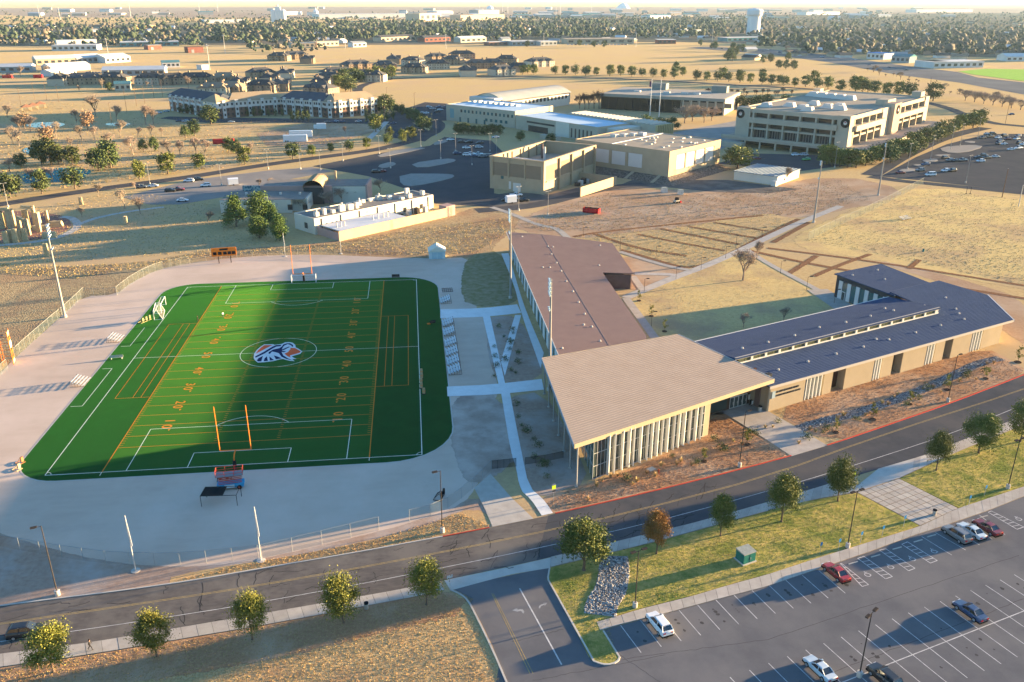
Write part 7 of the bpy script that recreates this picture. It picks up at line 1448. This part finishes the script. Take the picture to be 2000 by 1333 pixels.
# 8 low metal building
b = Bd('metal_shed', 'low tan metal building with pale blue ribbed roof right of the gymnasium', (1517, 363), (1560, 347.5)); L_ = b.L; D_ = b.loc((1430, 352))[1]; h = 4.0; rf = MB()
b.bx('wall', 0, L_, 0, D_, 0, h, wwall); rf.prism([(-.4, -.4), (L_+.4, -.4), (L_+.4, D_+.4), (-.4, D_+.4)], h, lambda x_, y_: h+.25+.9*(1-abs(x_/L_-.5)*2)); rr_ = b.mb('roof', rf, mat('pale_blue_roof', (.20, .25, .28), (.17, .22, .25), .2, .5))
for k in range(14): b.bx('roof_rib', -.4, L_+.4, D_*k/13-.1, D_*k/13+.1, h+.2, h+.35, mat('pale_rib', (.30, .34, .36)), rr_)
b.bx('door', -.08, .05, D_*.38, D_*.46, 0, 2.4, whp); b.bx('window', L_*.3, L_*.36, -.08, .05, 1.2, 2.2, dkw); b.bx('side_hut', -2.6, -.05, -.6, 1.8, 0, 2.4, whp)
# 9 long apartment block: five linked wings
brickm = mat('brown_brick', (.19, .115, .085), (.15, .09, .07), .6, .9); hipr = mat('slate_blue_roof', (.085, .095, .11), (.07, .08, .095), .2, .8); hipt = mat('tan_shingle_roof', (.32, .25, .165), (.28, .22, .145), .2, .9); whs = mat('white_siding', (.60, .58, .54), (.56, .54, .5), .3, .9)
apt = thing('apartment_block', 'long three storey apartment block with white and brick bands', 'building', G(540, 228)); ao = G(540, 228)
wlo = MB().box(-.65, .65, -.1, .1, 0, 1.7).mesh('window'); wlo.materials.append(winm if 'winm' in globals() else dkw)
segs = [((333, 216), (427, 232), hipr), ((427, 233), (452, 230), hipt), ((452, 230), (551, 223), hipt), ((551, 223), (636, 230), hipr), ((636, 231), (655, 231), hipt), ((655, 231), (738, 223), hipt)]
for i, (A, B, rm_) in enumerate(segs):
    a, b_ = G(*A)-ao, G(*B)-ao; d = b_-a; L_ = d.length; an = math.atan2(d.y, d.x); H_ = 11.5; D_ = 17
    lowr = obj('brick_wall', MB().box(0, L_, 0, D_, 0, 7.0), brickm, apt, a, an); obj('white_wall', MB().box(-.02, L_+.02, -.08, D_, 7.0, H_), whs, apt, a, an)
    rf = MB(); d2 = 1.0; x0, x1, y0, y1 = -d2, L_+d2, -d2, D_+d2; rd = min(6.0, (x1-x0)/2-.3)
    rf.add([(x0, y0, H_), (x1, y0, H_), (x1, y1, H_), (x0, y1, H_), (x0+rd, (y0+y1)/2, H_+5), (x1-rd, (y0+y1)/2, H_+5)], [(0, 1, 5, 4), (1, 2, 5), (2, 3, 4, 5), (3, 0, 4), (3, 2, 1, 0)]); obj('roof', rf, rm_, apt, a, an)
    nb = max(1, round(L_/9))
    for k in range(nb):
        x = L_*(k+.5)/nb; bay = obj('bay', MB().box(-1.25, 1.25, -.9, 0, 0, H_+.9), whs, apt, a+Vector((math.cos(an)*x, math.sin(an)*x, 0)), an)
        for z in (1.6, 5.0, 8.6): obj('window', wlo, None, bay, (0, -.9, z))
        for dx in (-3.2, 3.2):
            for z in (1.6, 5.0, 8.6): obj('window', wlo, None, apt, a+Vector((math.cos(an)*(x+dx), math.sin(an)*(x+dx), z))+Vector((math.sin(an), -math.cos(an), 0))*.08, an)
# ticket shelters in the park
for i, x in enumerate((53, 66, 80)):
    q = G(x, 217-3*i); o = thing('picnic_shelter', 'small brown roofed picnic shelter in the park, '+ordn(i, 3), 'shelter', q, .5, 'picnic shelters'); [obj('post', MB().box(sx-.2, sx+.2, sy-.2, sy+.2, 0, 3), cream if 'cream' in globals() else tanc, o) for sx in (-3, 3) for sy in (-2.5, 2.5)]
    rf = MB(); rf.add([(-4, -3.5, 3), (4, -3.5, 3), (4, 3.5, 3), (-4, 3.5, 3), (0, 0, 5.2)], [(0, 1, 4), (1, 2, 4), (2, 3, 4), (3, 0, 4), (3, 2, 1, 0)]); obj('roof', rf, mat('brown_tile', (.30, .15, .09)), o)
# ------------------------------------------------------------------ far town
rr = np.random.RandomState(11)
def farwood(name, zones, seed, label):
    r = np.random.RandomState(seed); V = []; F = []; C_ = []
    ico = [(0, 0, 1), (.85, 0, .45), (.26, .81, .45), (-.69, .5, .45), (-.69, -.5, .45), (.26, -.81, .45), (.69, .5, -.3), (-.26, .81, -.3), (-.85, 0, -.3), (-.26, -.81, -.3), (.69, -.5, -.3)]
    fs = [(0, 1, 2), (0, 2, 3), (0, 3, 4), (0, 4, 5), (0, 5, 1), (1, 6, 2), (2, 7, 3), (3, 8, 4), (4, 9, 5), (5, 10, 1), (2, 6, 7), (3, 7, 8), (4, 8, 9), (5, 9, 10), (1, 10, 6)]
    pal = [(.034, .05, .028), (.042, .058, .033), (.03, .045, .026), (.06, .066, .038), (.10, .088, .068), (.09, .08, .062), (.11, .09, .066)]
    for x0, x1, y0, y1, n, hm_, barep, tilt in zones:
        for _ in range(n):
            x = r.uniform(x0, x1); y = y0+(y1-y0)*r.random()+tilt*(x-x0)
            q = G(x, y); h = hm_*r.choice((.55, .7, .85, 1.0, 1.15, 1.5))*r.uniform(.85, 1.15); w_ = h*r.uniform(.42, .68)
            c = pal[r.randint(4, 7)] if r.random() < barep else pal[r.randint(0, 4)]; tv = r.uniform(.8, 1.2); c = [k_*tv for k_ in c]
            nb = 3
            for _b in range(nb):
                k = len(V); ox, oy, oz = r.normal(0, w_*.45), r.normal(0, w_*.45), h*(.52+.16*_b-.1); a = r.random()*6; s_ = w_*r.uniform(.55, .8)
                for p in ico:
                    j = r.uniform(.7, 1.25); V.append((q.x+ox+s_*j*(p[0]*math.cos(a)-p[1]*math.sin(a)), q.y+oy+s_*j*(p[0]*math.sin(a)+p[1]*math.cos(a)), max(.2, oz+s_*.95*j*p[2])))
                F += [tuple(i+k for i in f) for f in fs]; tv = r.uniform(.9, 1.1); C_ += [(*[k_*tv for k_ in c], 1)]*len(fs)
    me = bpy.data.meshes.new(name); me.from_pydata(V, [], F)
    at = me.attributes.new('tint', 'FLOAT_COLOR', 'FACE'); at.data.foreach_set('color', np.array(C_, np.float32).ravel())
    m = bpy.data.materials.get('far_leaves')
    if not m:
        m = bpy.data.materials.new('far_leaves'); m.use_nodes = True; a = m.node_tree.nodes.new('ShaderNodeAttribute'); a.attribute_name = 'tint'
        b = m.node_tree.nodes['Principled BSDF']; m.node_tree.links.new(a.outputs[0], b.inputs[0]); b.inputs['Roughness'].default_value = .9; b.inputs['Specular IOR Level'].default_value = .1
    me.polygons.foreach_set('use_smooth', [True]*len(me.polygons)); o = obj(name, me, m); tag(o, label, 'wood', None, 'stuff')
farwood('far_wood', [(-60, 520, 52, 84, 800, 10, .3, 0), (480, 1020, 47, 80, 1250, 10, .15, 0), (1000, 1420, 42, 76, 850, 10, .15, 0), (-60, 1400, 36, 48, 900, 8, .3, 0), (1400, 2060, 27, 70, 1250, 9, .5, 0), (1560, 2060, 66, 108, 800, 10, .55, .012), (1480, 1640, 70, 94, 160, 9, .3, 0), (-60, 520, 22, 50, 300, 8, .5, 0), (1000, 1500, 28, 42, 350, 8, .4, 0), (520, 1000, 24, 40, 200, 7, .4, 0), (480, 640, 80, 106, 70, 8, .4, 0), (-60, 400, 84, 92, 120, 8, .4, 0)], 5, 'far belt of town trees below the horizon')
# houses
def gable(mb, x0, x1, y0, y1, z0, z1, ov=.4):
    my = (y0+y1)/2
    mb.add([(x0-ov, y0-ov, z0), (x1+ov, y0-ov, z0), (x1+ov, my, z1), (x0-ov, my, z1), (x1+ov, y1+ov, z0), (x0-ov, y1+ov, z0)], [(0, 1, 2, 3), (3, 2, 4, 5), (0, 3, 5), (1, 4, 2), (0, 5, 4, 1)])
def hip(mb, x0, x1, y0, y1, z0, z1, ov=.5):
    x0 -= ov; x1 += ov; y0 -= ov; y1 += ov; d = min(x1-x0, y1-y0)/2
    if x1-x0 >= y1-y0: a, b = (x0+d, (y0+y1)/2, z1), (x1-d, (y0+y1)/2, z1); fs = [(0, 1, 5, 4), (1, 2, 5), (2, 3, 4, 5), (3, 0, 4)]
    else: a, b = ((x0+x1)/2, y0+d, z1), ((x0+x1)/2, y1-d, z1); fs = [(0, 1, 4), (1, 2, 5, 4), (2, 3, 5), (3, 0, 4, 5)]
    mb.add([(x0, y0, z0), (x1, y0, z0), (x1, y1, z0), (x0, y1, z0), a, b], fs+[(3, 2, 1, 0)])
shing = mat('grey_shingles', (.085, .085, .088), (.065, .065, .068), .3, .9, rnd=.2)
shingb = mat('brown_shingles', (.27, .20, .14), (.22, .165, .12), .3, .9, rnd=.15)
tanbrick = mat('tan_brick', (.33, .245, .165), (.27, .2, .14), .5, .9, rnd=.15)
cream = mat('cream_siding', (.50, .44, .34), (.45, .39, .3), .4, .9, rnd=.08)
winm = mat('window_glass', (.035, .045, .055), rough=.15, spec=.6)
HP = []
for v in range(4):
    r = random.Random(v+40); L_, D_ = (26, 14) if v < 3 else (34, 15); h = 6.2
    wl_ = MB(); wl_.box(-L_/2, L_/2, -D_/2, D_/2, 0, h)
    for k in range(3): x = -L_/2+L_*(.18+.32*k); wl_.box(x-2.6, x+2.6, -D_/2-1.6, -D_/2+.5, 0, h-.02)
    rf = MB(); hip(rf, -L_/2, L_/2, -D_/2, D_/2, h, h+4.2)
    for k in range(3):
        x = -L_/2+L_*(.18+.32*k); y0, y1 = -D_/2-2.0, 1.0; z0, z1 = h-.05, h+2.6
        rf.add([(x-3, y0, z0), (x, y0, z1), (x+3, y0, z0), (x-3, y1, z0), (x, y1, z1), (x+3, y1, z0)], [(0, 1, 4, 3), (1, 2, 5, 4), (0, 2, 1)])
    gb = MB()
    for k in range(3): x = -L_/2+L_*(.18+.32*k); gb.add([(x-2.6, -D_/2-1.62, h-.05), (x, -D_/2-2.02, h+2.3), (x+2.6, -D_/2-1.62, h-.05)], [(0, 2, 1)])
    ch = MB()
    ch.box(-.7, .7, 1, 2.4, h+1.5, h+5.4)
    wn = MB()
    for fl in (1.1, 4.1):
        for k in range(9): x = -L_/2+1.8+k*(L_-3.6)/8; yy = -D_/2-1.64 if any(abs(x-(-L_/2+L_*(.18+.32*q))) < 2.6 for q in range(3)) else -D_/2-.04; wn.box(x-.5, x+.5, yy, yy+.3, fl, fl+1.3)
        for k in range(4): y = -D_/2+2+k*(D_-4)/3; wn.box(L_/2-.3, L_/2+.04, y-.5, y+.5, fl, fl+1.3)
    HP.append((wl_.mesh('wall'), rf.mesh('roof'), gb.mesh('gable'), ch.mesh('chimney'), wn.mesh('windows')))
hs = [(510, 151, 0), (526, 162, 0), (547, 174, 0), (556, 152, 0), (514, 178, 0), (625, 170, 0), (645, 161, 0), (628, 184, 0), (660, 150, 3), (727, 157, 0), (703, 155, 0), (697, 134, 3), (752, 136, 0), (768, 122, 3), (810, 141, 0), (808, 126, 0), (855, 133, 0), (852, 118, 0), (902, 113, 3), (886, 124, 0), (912, 146, 3), (932, 132, 0), (962, 131, 0), (990, 123, 0), (980, 145, 0), (1009, 138, 0), (1053, 128, 3), (575, 114, 3), (546, 117, 0), (600, 122, 0), (295, 163, 0), (340, 163, 0), (385, 162, 3), (120, 164, 0), (165, 163, 3), (225, 162, 0), (420, 184, 0), (452, 182, 0), (440, 162, 0), (468, 170, 0)]
hs = sorted(hs)
for i, (x, y, v) in enumerate(hs):
    q = G(x, y+2); v = v or i % 3; a = random.choice((0, .15, -.25, .5, 1.57, -.6)); br_ = x < 480
    place = 'left of the apartment block' if br_ else 'in the housing estate'; sub = [h_ for h_ in hs if (h_[0] < 480) == br_]
    w_ = ordn(sub.index((x, y, hs[i][2])), len(sub))
    o = thing('apartment_house', ('small brown roofed house ' if br_ and 400 < x else 'two storey grey roofed house ')+place+', '+w_, 'house', (q.x, q.y, 0), a, 'houses '+place)
    s_ = 1.1; o.scale = (s_, s_, 1.08)
    for me, m in zip(HP[v], (tanbrick if i % 3 else cream, shingb if (br_ and 400 < x < 460) else shing, cream, tanbrick, winm)):
        c = obj(me.name.split('.')[0], me, None, o)
        if me.name.startswith('chimney'):
            c.location = (-6.5, 0, 0); c2 = c.copy(); COL.objects.link(c2); c2.location = (6.5, 0, 0)
        if not me.materials: me.materials.append(m)
        c.material_slots[0].link = 'OBJECT'; c.material_slots[0].material = m
# sheds, schools, shops and warehouses: long low blocks with roofs
metalw = mat('pale_metal', (.62, .60, .56), (.55, .53, .5), .1, .6, rnd=.06)
metalg = mat('grey_metal', (.30, .31, .31), (.26, .27, .27), .1, .6, rnd=.08)
tealr = mat('teal_roof', (.10, .22, .24), (.08, .2, .22), .1, .6)
brickr = mat('red_brick', (.25, .10, .075), (.2, .085, .065), .4, .9)
tanw = mat('tan_block', (.44, .35, .25), (.4, .32, .23), .1, .9, rnd=.06)
def longblock(x0, x1, yb, h, depth, wm, rm, label, cat='building', name='shed', group=None, gab=False, rot=None, win=0):
    a, b = G(x0, yb[0] if isinstance(yb, tuple) else yb), G(x1, yb[1] if isinstance(yb, tuple) else yb); d = b-a; L_ = d.length
    o = thing(name, label, cat, a, math.atan2(d.y, d.x), group)
    obj('wall', MB().box(0, L_, 0, depth, 0, h), wm, o); rf = MB()
    if gab: gable(rf, 0, L_, 0, depth, h+.02, h+min(depth*.16, 4), .5)
    else: rf.box(-.4, L_+.4, -.4, depth+.4, h+.02, h+.5)
    obj('roof', rf, rm, o)
    for k in range(win):
        x = L_*(k+.5)/win; obj('window', MB().box(-L_/win*.28, L_/win*.28, -.08, .1, h*.3, h*.75), winm, o, (x, 0, 0))
    if not win: obj('door', MB().box(-min(2, L_*.1), min(2, L_*.1), -.08, .1, 0, h*.6), metalg, o, (L_*.3, 0, 0))
    return o
LB = [(72, 150, (128, 125), 7, 28, tanw, metalw, 'long pale shed at the left, left of three in a line', True, 6), (151, 203, (125, 122), 7, 30, metalg, metalw, 'grey walled shed, middle of three in a line', True, 5), (207, 256, (124, 121), 7, 34, metalw, metalw, 'white gabled shed, right of three in a line', True, 5),
      (100, 178, (142, 137), 6, 22, metalg, metalw, 'long white roofed workshop behind the brown houses', True, 0), (100, 150, (150, 145), 5, 14, metalw, metalw, 'low white shed in front of the long workshop', True, 0), (200, 322, (149, 147), 6, 22, metalg, metalw, 'very long grey shed beside the blue cars', True, 8), (0, 62, (142, 141), 6, 20, metalg, metalw, 'open dark shed at the left edge', True, 4),
      (102, 190, (100, 99), 8, 40, metalw, metalw, 'big white walled store far left', False, 8), (112, 190, (90, 88), 9, 20, metalw, metalw, 'white upper building behind the big store', False, 0), (235, 350, (92, 90), 7, 40, tealr, metalw, 'long pale blue roofed school far left', False, 10), (368, 398, (104, 103), 8, 20, brickr, brickr, 'small red block beside the far field', False, 0), (290, 316, (98, 97), 7, 18, brickr, metalg, 'low maroon building near the red block', False, 0),
      (268, 305, (58, 57), 10, 40, mat('yellow_ochre_wall', (.5, .3, .1)), metalw, 'ochre fronted building among the far trees', False, 5), (120, 140, (160, 158), 4, 12, metalw, metalw, 'tiny white cabin by the bare trees', True, 0), (225, 256, (178, 177), 6, 14, cream, tealr, 'green roofed cottage left of the apartments', True, 3), (395, 408, (137, 136), 5, 10, metalw, metalw, 'small white hut on the far field', False, 0), (318, 352, (133, 132), 6, 16, metalw, tealr, 'pale house with blue roof beyond the sheds', True, 4),
      (570, 615, (94, 93), 7, 26, tanw, metalg, 'low roadside shop left of the wood', False, 5), (620, 662, (92, 90), 8, 28, tanw, tanw, 'tan roadside block under the wood', False, 5), (690, 716, (93, 92), 7, 18, metalw, metalg, 'small white fronted shop by the road', True, 3), (745, 810, (82, 79), 8, 25, tanw, shing, 'dark roofed row behind the estate', True, 8), (830, 880, (83, 81), 8, 25, brickr, shing, 'brick row under the trees', True, 6), (900, 950, (84, 82), 8, 22, cream, metalw, 'cream row house under the trees', True, 5), (955, 990, (90, 89), 6, 20, brickr, metalw, 'low red shop beside the far road', False, 4),
      (1000, 1052, (90, 89), 7, 40, metalg, metalw, 'grey far shop, leftmost in the strip', False, 6), (1056, 1088, (90, 89), 7, 30, metalg, metalw, 'pale blue shop second in the far strip', False, 4), (1107, 1238, (86, 85), 8, 45, tanw, tanw, 'long tan shopping strip with parked cars', False, 14), (1285, 1320, (86, 86), 7, 30, brickr, metalw, 'low red shop at the end of the strip', False, 4), (1420, 1500, (82, 80), 7, 30, tealr, metalw, 'blue canopied shops below the water tower', False, 8), (1330, 1370, (67, 66), 9, 25, metalw, metalw, 'white office block among far trees', False, 6), (1250, 1300, (68, 67), 6, 20, metalg, shing, 'dark far shed among the trees', True, 0),
      (1692, 1725, (115, 117), 8, 25, metalw, mat('blue_canopy', (.05, .15, .4)), 'blue fronted shop beside the highway', False, 4), (1740, 1775, (122, 124), 8, 20, metalg, tealr, 'grey green gabled shop by the highway', True, 4), (1790, 1825, (130, 133), 7, 25, tealr, metalw, 'teal fronted store by the highway', False, 5), (1822, 1920, (134, 132), 7, 35, metalw, metalw, 'long white store beside the highway', False, 12), (1965, 2030, (120, 120), 6, 25, metalw, metalw, 'white houses at the right edge', True, 6), (1620, 1660, (98, 99), 6, 25, tanw, tanw, 'tan wall block among right trees', False, 4), (1780, 1820, (88, 88), 5, 12, tanw, tanw, 'low tan wall below the right trees', False, 0),
      (624, 845, (38, 36), 18, 120, metalw, metalw, 'huge white warehouse on the horizon', False, 0), (820, 862, (42, 40), 26, 60, tanw, tanw, 'tan tower block beside the warehouse', False, 4), (855, 885, (32, 31), 20, 60, metalw, metalw, 'distant white shed right of warehouse', True, 0), (900, 985, (40, 38), 18, 60, tanw, tanw, 'long tan factory at the horizon', False, 0), (935, 975, (30, 29), 22, 60, metalg, metalg, 'grey factory hall at the horizon', True, 0), (1050, 1110, (36, 36), 12, 60, metalg, tealr, 'blue roofed plant, left of two', False, 0), (1120, 1190, (36, 35), 12, 60, metalg, metalg, 'grey roofed plant, right of two', False, 0), (1270, 1310, (37, 36), 12, 50, metalw, tealr, 'pale blue shed near the horizon', True, 0), (1575, 1640, (30, 29), 14, 60, metalw, metalw, 'white sheds beyond the right trees', False, 0), (1790, 1900, (25, 24), 16, 80, metalw, metalw, 'distant white depot at the right horizon', False, 0), (400, 480, (46, 45), 10, 60, metalw, metalw, 'long white depot beyond left trees', False, 0), (555, 590, (30, 29), 14, 40, metalw, metalw, 'small white plant left of warehouse', False, 0)]
for (x0, x1, yb, h, dp, wm, rm, lb, gb, wn) in LB: longblock(x0, x1, yb, h, dp, wm, rm, lb, gab=gb, win=min(wn, 8), name='building' if wn else 'shed')
# scattered house roofs showing between the far trees
hr_ = [MB(), MB()]
gable(hr_[0], -11, 11, -7, 7, 3.6, 7.2); hr_[1].box(-10.6, 10.6, -6.6, 6.6, 0, 3.8); hr_ = [h_.mesh(n_) for h_, n_ in zip(hr_, ('roof', 'wall'))]
hr_[1].materials.append(cream); fr = random.Random(9); lst = []
for _ in range(210):
    if fr.random() < .6: x, y = fr.uniform(0, 1400), fr.uniform(52, 88)
    else: x, y = fr.uniform(1450, 2000), fr.uniform(40, 118)
    lst.append((x, y))
lst = [p for p in lst if not (500 < p[0] < 1420 and p[1] > 84) and not (p[0] > 1480 and p[1] > 60+.09*(p[0]-1480)+45)]
lst.sort(); hr_[0].materials.append(metalw)
for i, (x, y) in enumerate(lst):
    q = G(x, y); o = thing('far_house', 'tiny pale roofed house among the far trees, '+ordn(i, len(lst)), 'house', (q.x, q.y, 0), fr.uniform(0, 3.1), 'houses among the far trees')
    for me, m in zip(hr_, (fr.choice((metalw, shing, metalg, shingb)), fr.choice((cream, tanw, metalw)))):
        c = obj(me.name.split('.')[0], me, None, o); c.material_slots[0].link = 'OBJECT'; c.material_slots[0].material = m
fs_ = MB().box(-1, 1, -.6, .6, 0, 1).mesh('wall'); fr2 = MB(); gable(fr2, -1, 1, -.6, .6, 1, 1.25, .04); fr2 = fr2.mesh('roof'); fs_.materials.append(metalw); fr2.materials.append(metalw)
fl2 = sorted([(fr.uniform(0, 2000), fr.uniform(17, 34)) for _ in range(60)]+[(fr.uniform(850, 1700), fr.uniform(20, 40)) for _ in range(40)])
for i, (x, y) in enumerate(fl2):
    q = G(x, y); s_ = fr.uniform(14, 42); o = thing('far_shed', 'pale industrial shed near the horizon, '+ordn(i, len(fl2)), 'shed', (q.x, q.y, 0), fr.uniform(-.4, .4), 'industrial sheds near the horizon'); o.scale = (s_, s_*.9, fr.uniform(7, 14))
    for me, m in ((fs_, fr.choice((metalw, metalg, tanw))), (fr2, fr.choice((metalw, metalw, metalg, tealr)))): c = obj(me.name.split('.')[0], me, None, o); c.material_slots[0].link = 'OBJECT'; c.material_slots[0].material = m
# water tower
q = G(1470, 68); wt = thing('water_tower', 'tall white water tower standing above the far trees', 'water tower', q)
wm_ = mat('white_tower_paint', (.66, .66, .64), rough=.6)
obj('shaft', MB().lathe([(15.5, 0), (15, 38), (15.2, 41)], n=28), wm_, wt, smooth=False)
obj('tank', MB().lathe([(15.3, 41), (18.5, 45), (18.8, 53), (16.5, 56.5), (3, 58.5)], n=28), wm_, wt); obj('tank_rim', MB().lathe([(19.0, 52.6), (19.2, 53.2), (19, 53.8)], n=28), wm_, wt)
# grain silo and small horizon structures
q = G(545, 43.5); sl_ = thing('grain_elevator', 'white grain elevator tower near the left horizon', 'silo', q)
for k in range(4): obj('bin', MB().lathe([(8, 0), (8, 38), (2, 42)], n=14), wm_, sl_, (-18+k*12, 0, 0))
obj('headhouse', MB().box(-9, 9, -6, 6, 38, 50), wm_, sl_); obj('leg_tower', MB().box(-2, 2, -2, 2, 50, 58), wm_, sl_)
q = G(617, 29); st_ = thing('storage_tank', 'small white conical tank right of the grain elevator', 'tank', q); obj('shell', MB().lathe([(14, 0), (14, 14), (3, 26)], n=16), wm_, st_); obj('cap', MB().lathe([(3.2, 25), (3.2, 32), (1, 33)], n=10), wm_, st_)
q = G(1217, 17); st_ = thing('storage_dome', 'white cone heap dome on the horizon', 'dome', q); obj('shell', MB().lathe([(58, 0), (40, 22), (22, 36), (3, 42)], n=20), wm_, st_); obj('cap', MB().lathe([(4, 41), (3, 46)], n=8), wm_, st_)
q = G(957, 22); st_ = thing('storage_dome', 'pale round dome beside factory chimneys', 'dome', q); obj('shell', MB().lathe([(24, 0), (23, 16), (16, 28), (4, 33)], n=16), wm_, st_); obj('cap', MB().lathe([(4, 32), (3, 36)], n=8), wm_, st_)
mast = [(78, 37, 50), (118, 40, 45), (256, 35, 60), (390, 25, 50), (426, 24, 85), (937, 26, 45), (981, 26, 60), (992, 28, 60), (1094, 33, 60), (1155, 27, 70), (1086, 32, 45), (212, 110, 25), (440, 105, 28), (410, 138, 30), (675, 95, 22), (871, 96, 24), (1062, 92, 24), (1242, 92, 24), (1391, 80, 22)]
for i, (x, y, h) in enumerate(sorted(mast)):
    q = G(x, y); o = thing('mast', 'thin distant mast rising over the plain, '+ordn(i, len(mast)), 'mast', q, 0, 'distant masts')
    obj('pole', MB().tube((0, 0, 0), (0, 0, h), .9 if y < 60 else .3, .4 if y < 60 else .2, n=6), metalw, o); obj('crossarm', MB().box(-2, 2, -.3, .3, h*.93, h*.95), metalw, o)
# shop car rows and highway traffic are placed with the cars
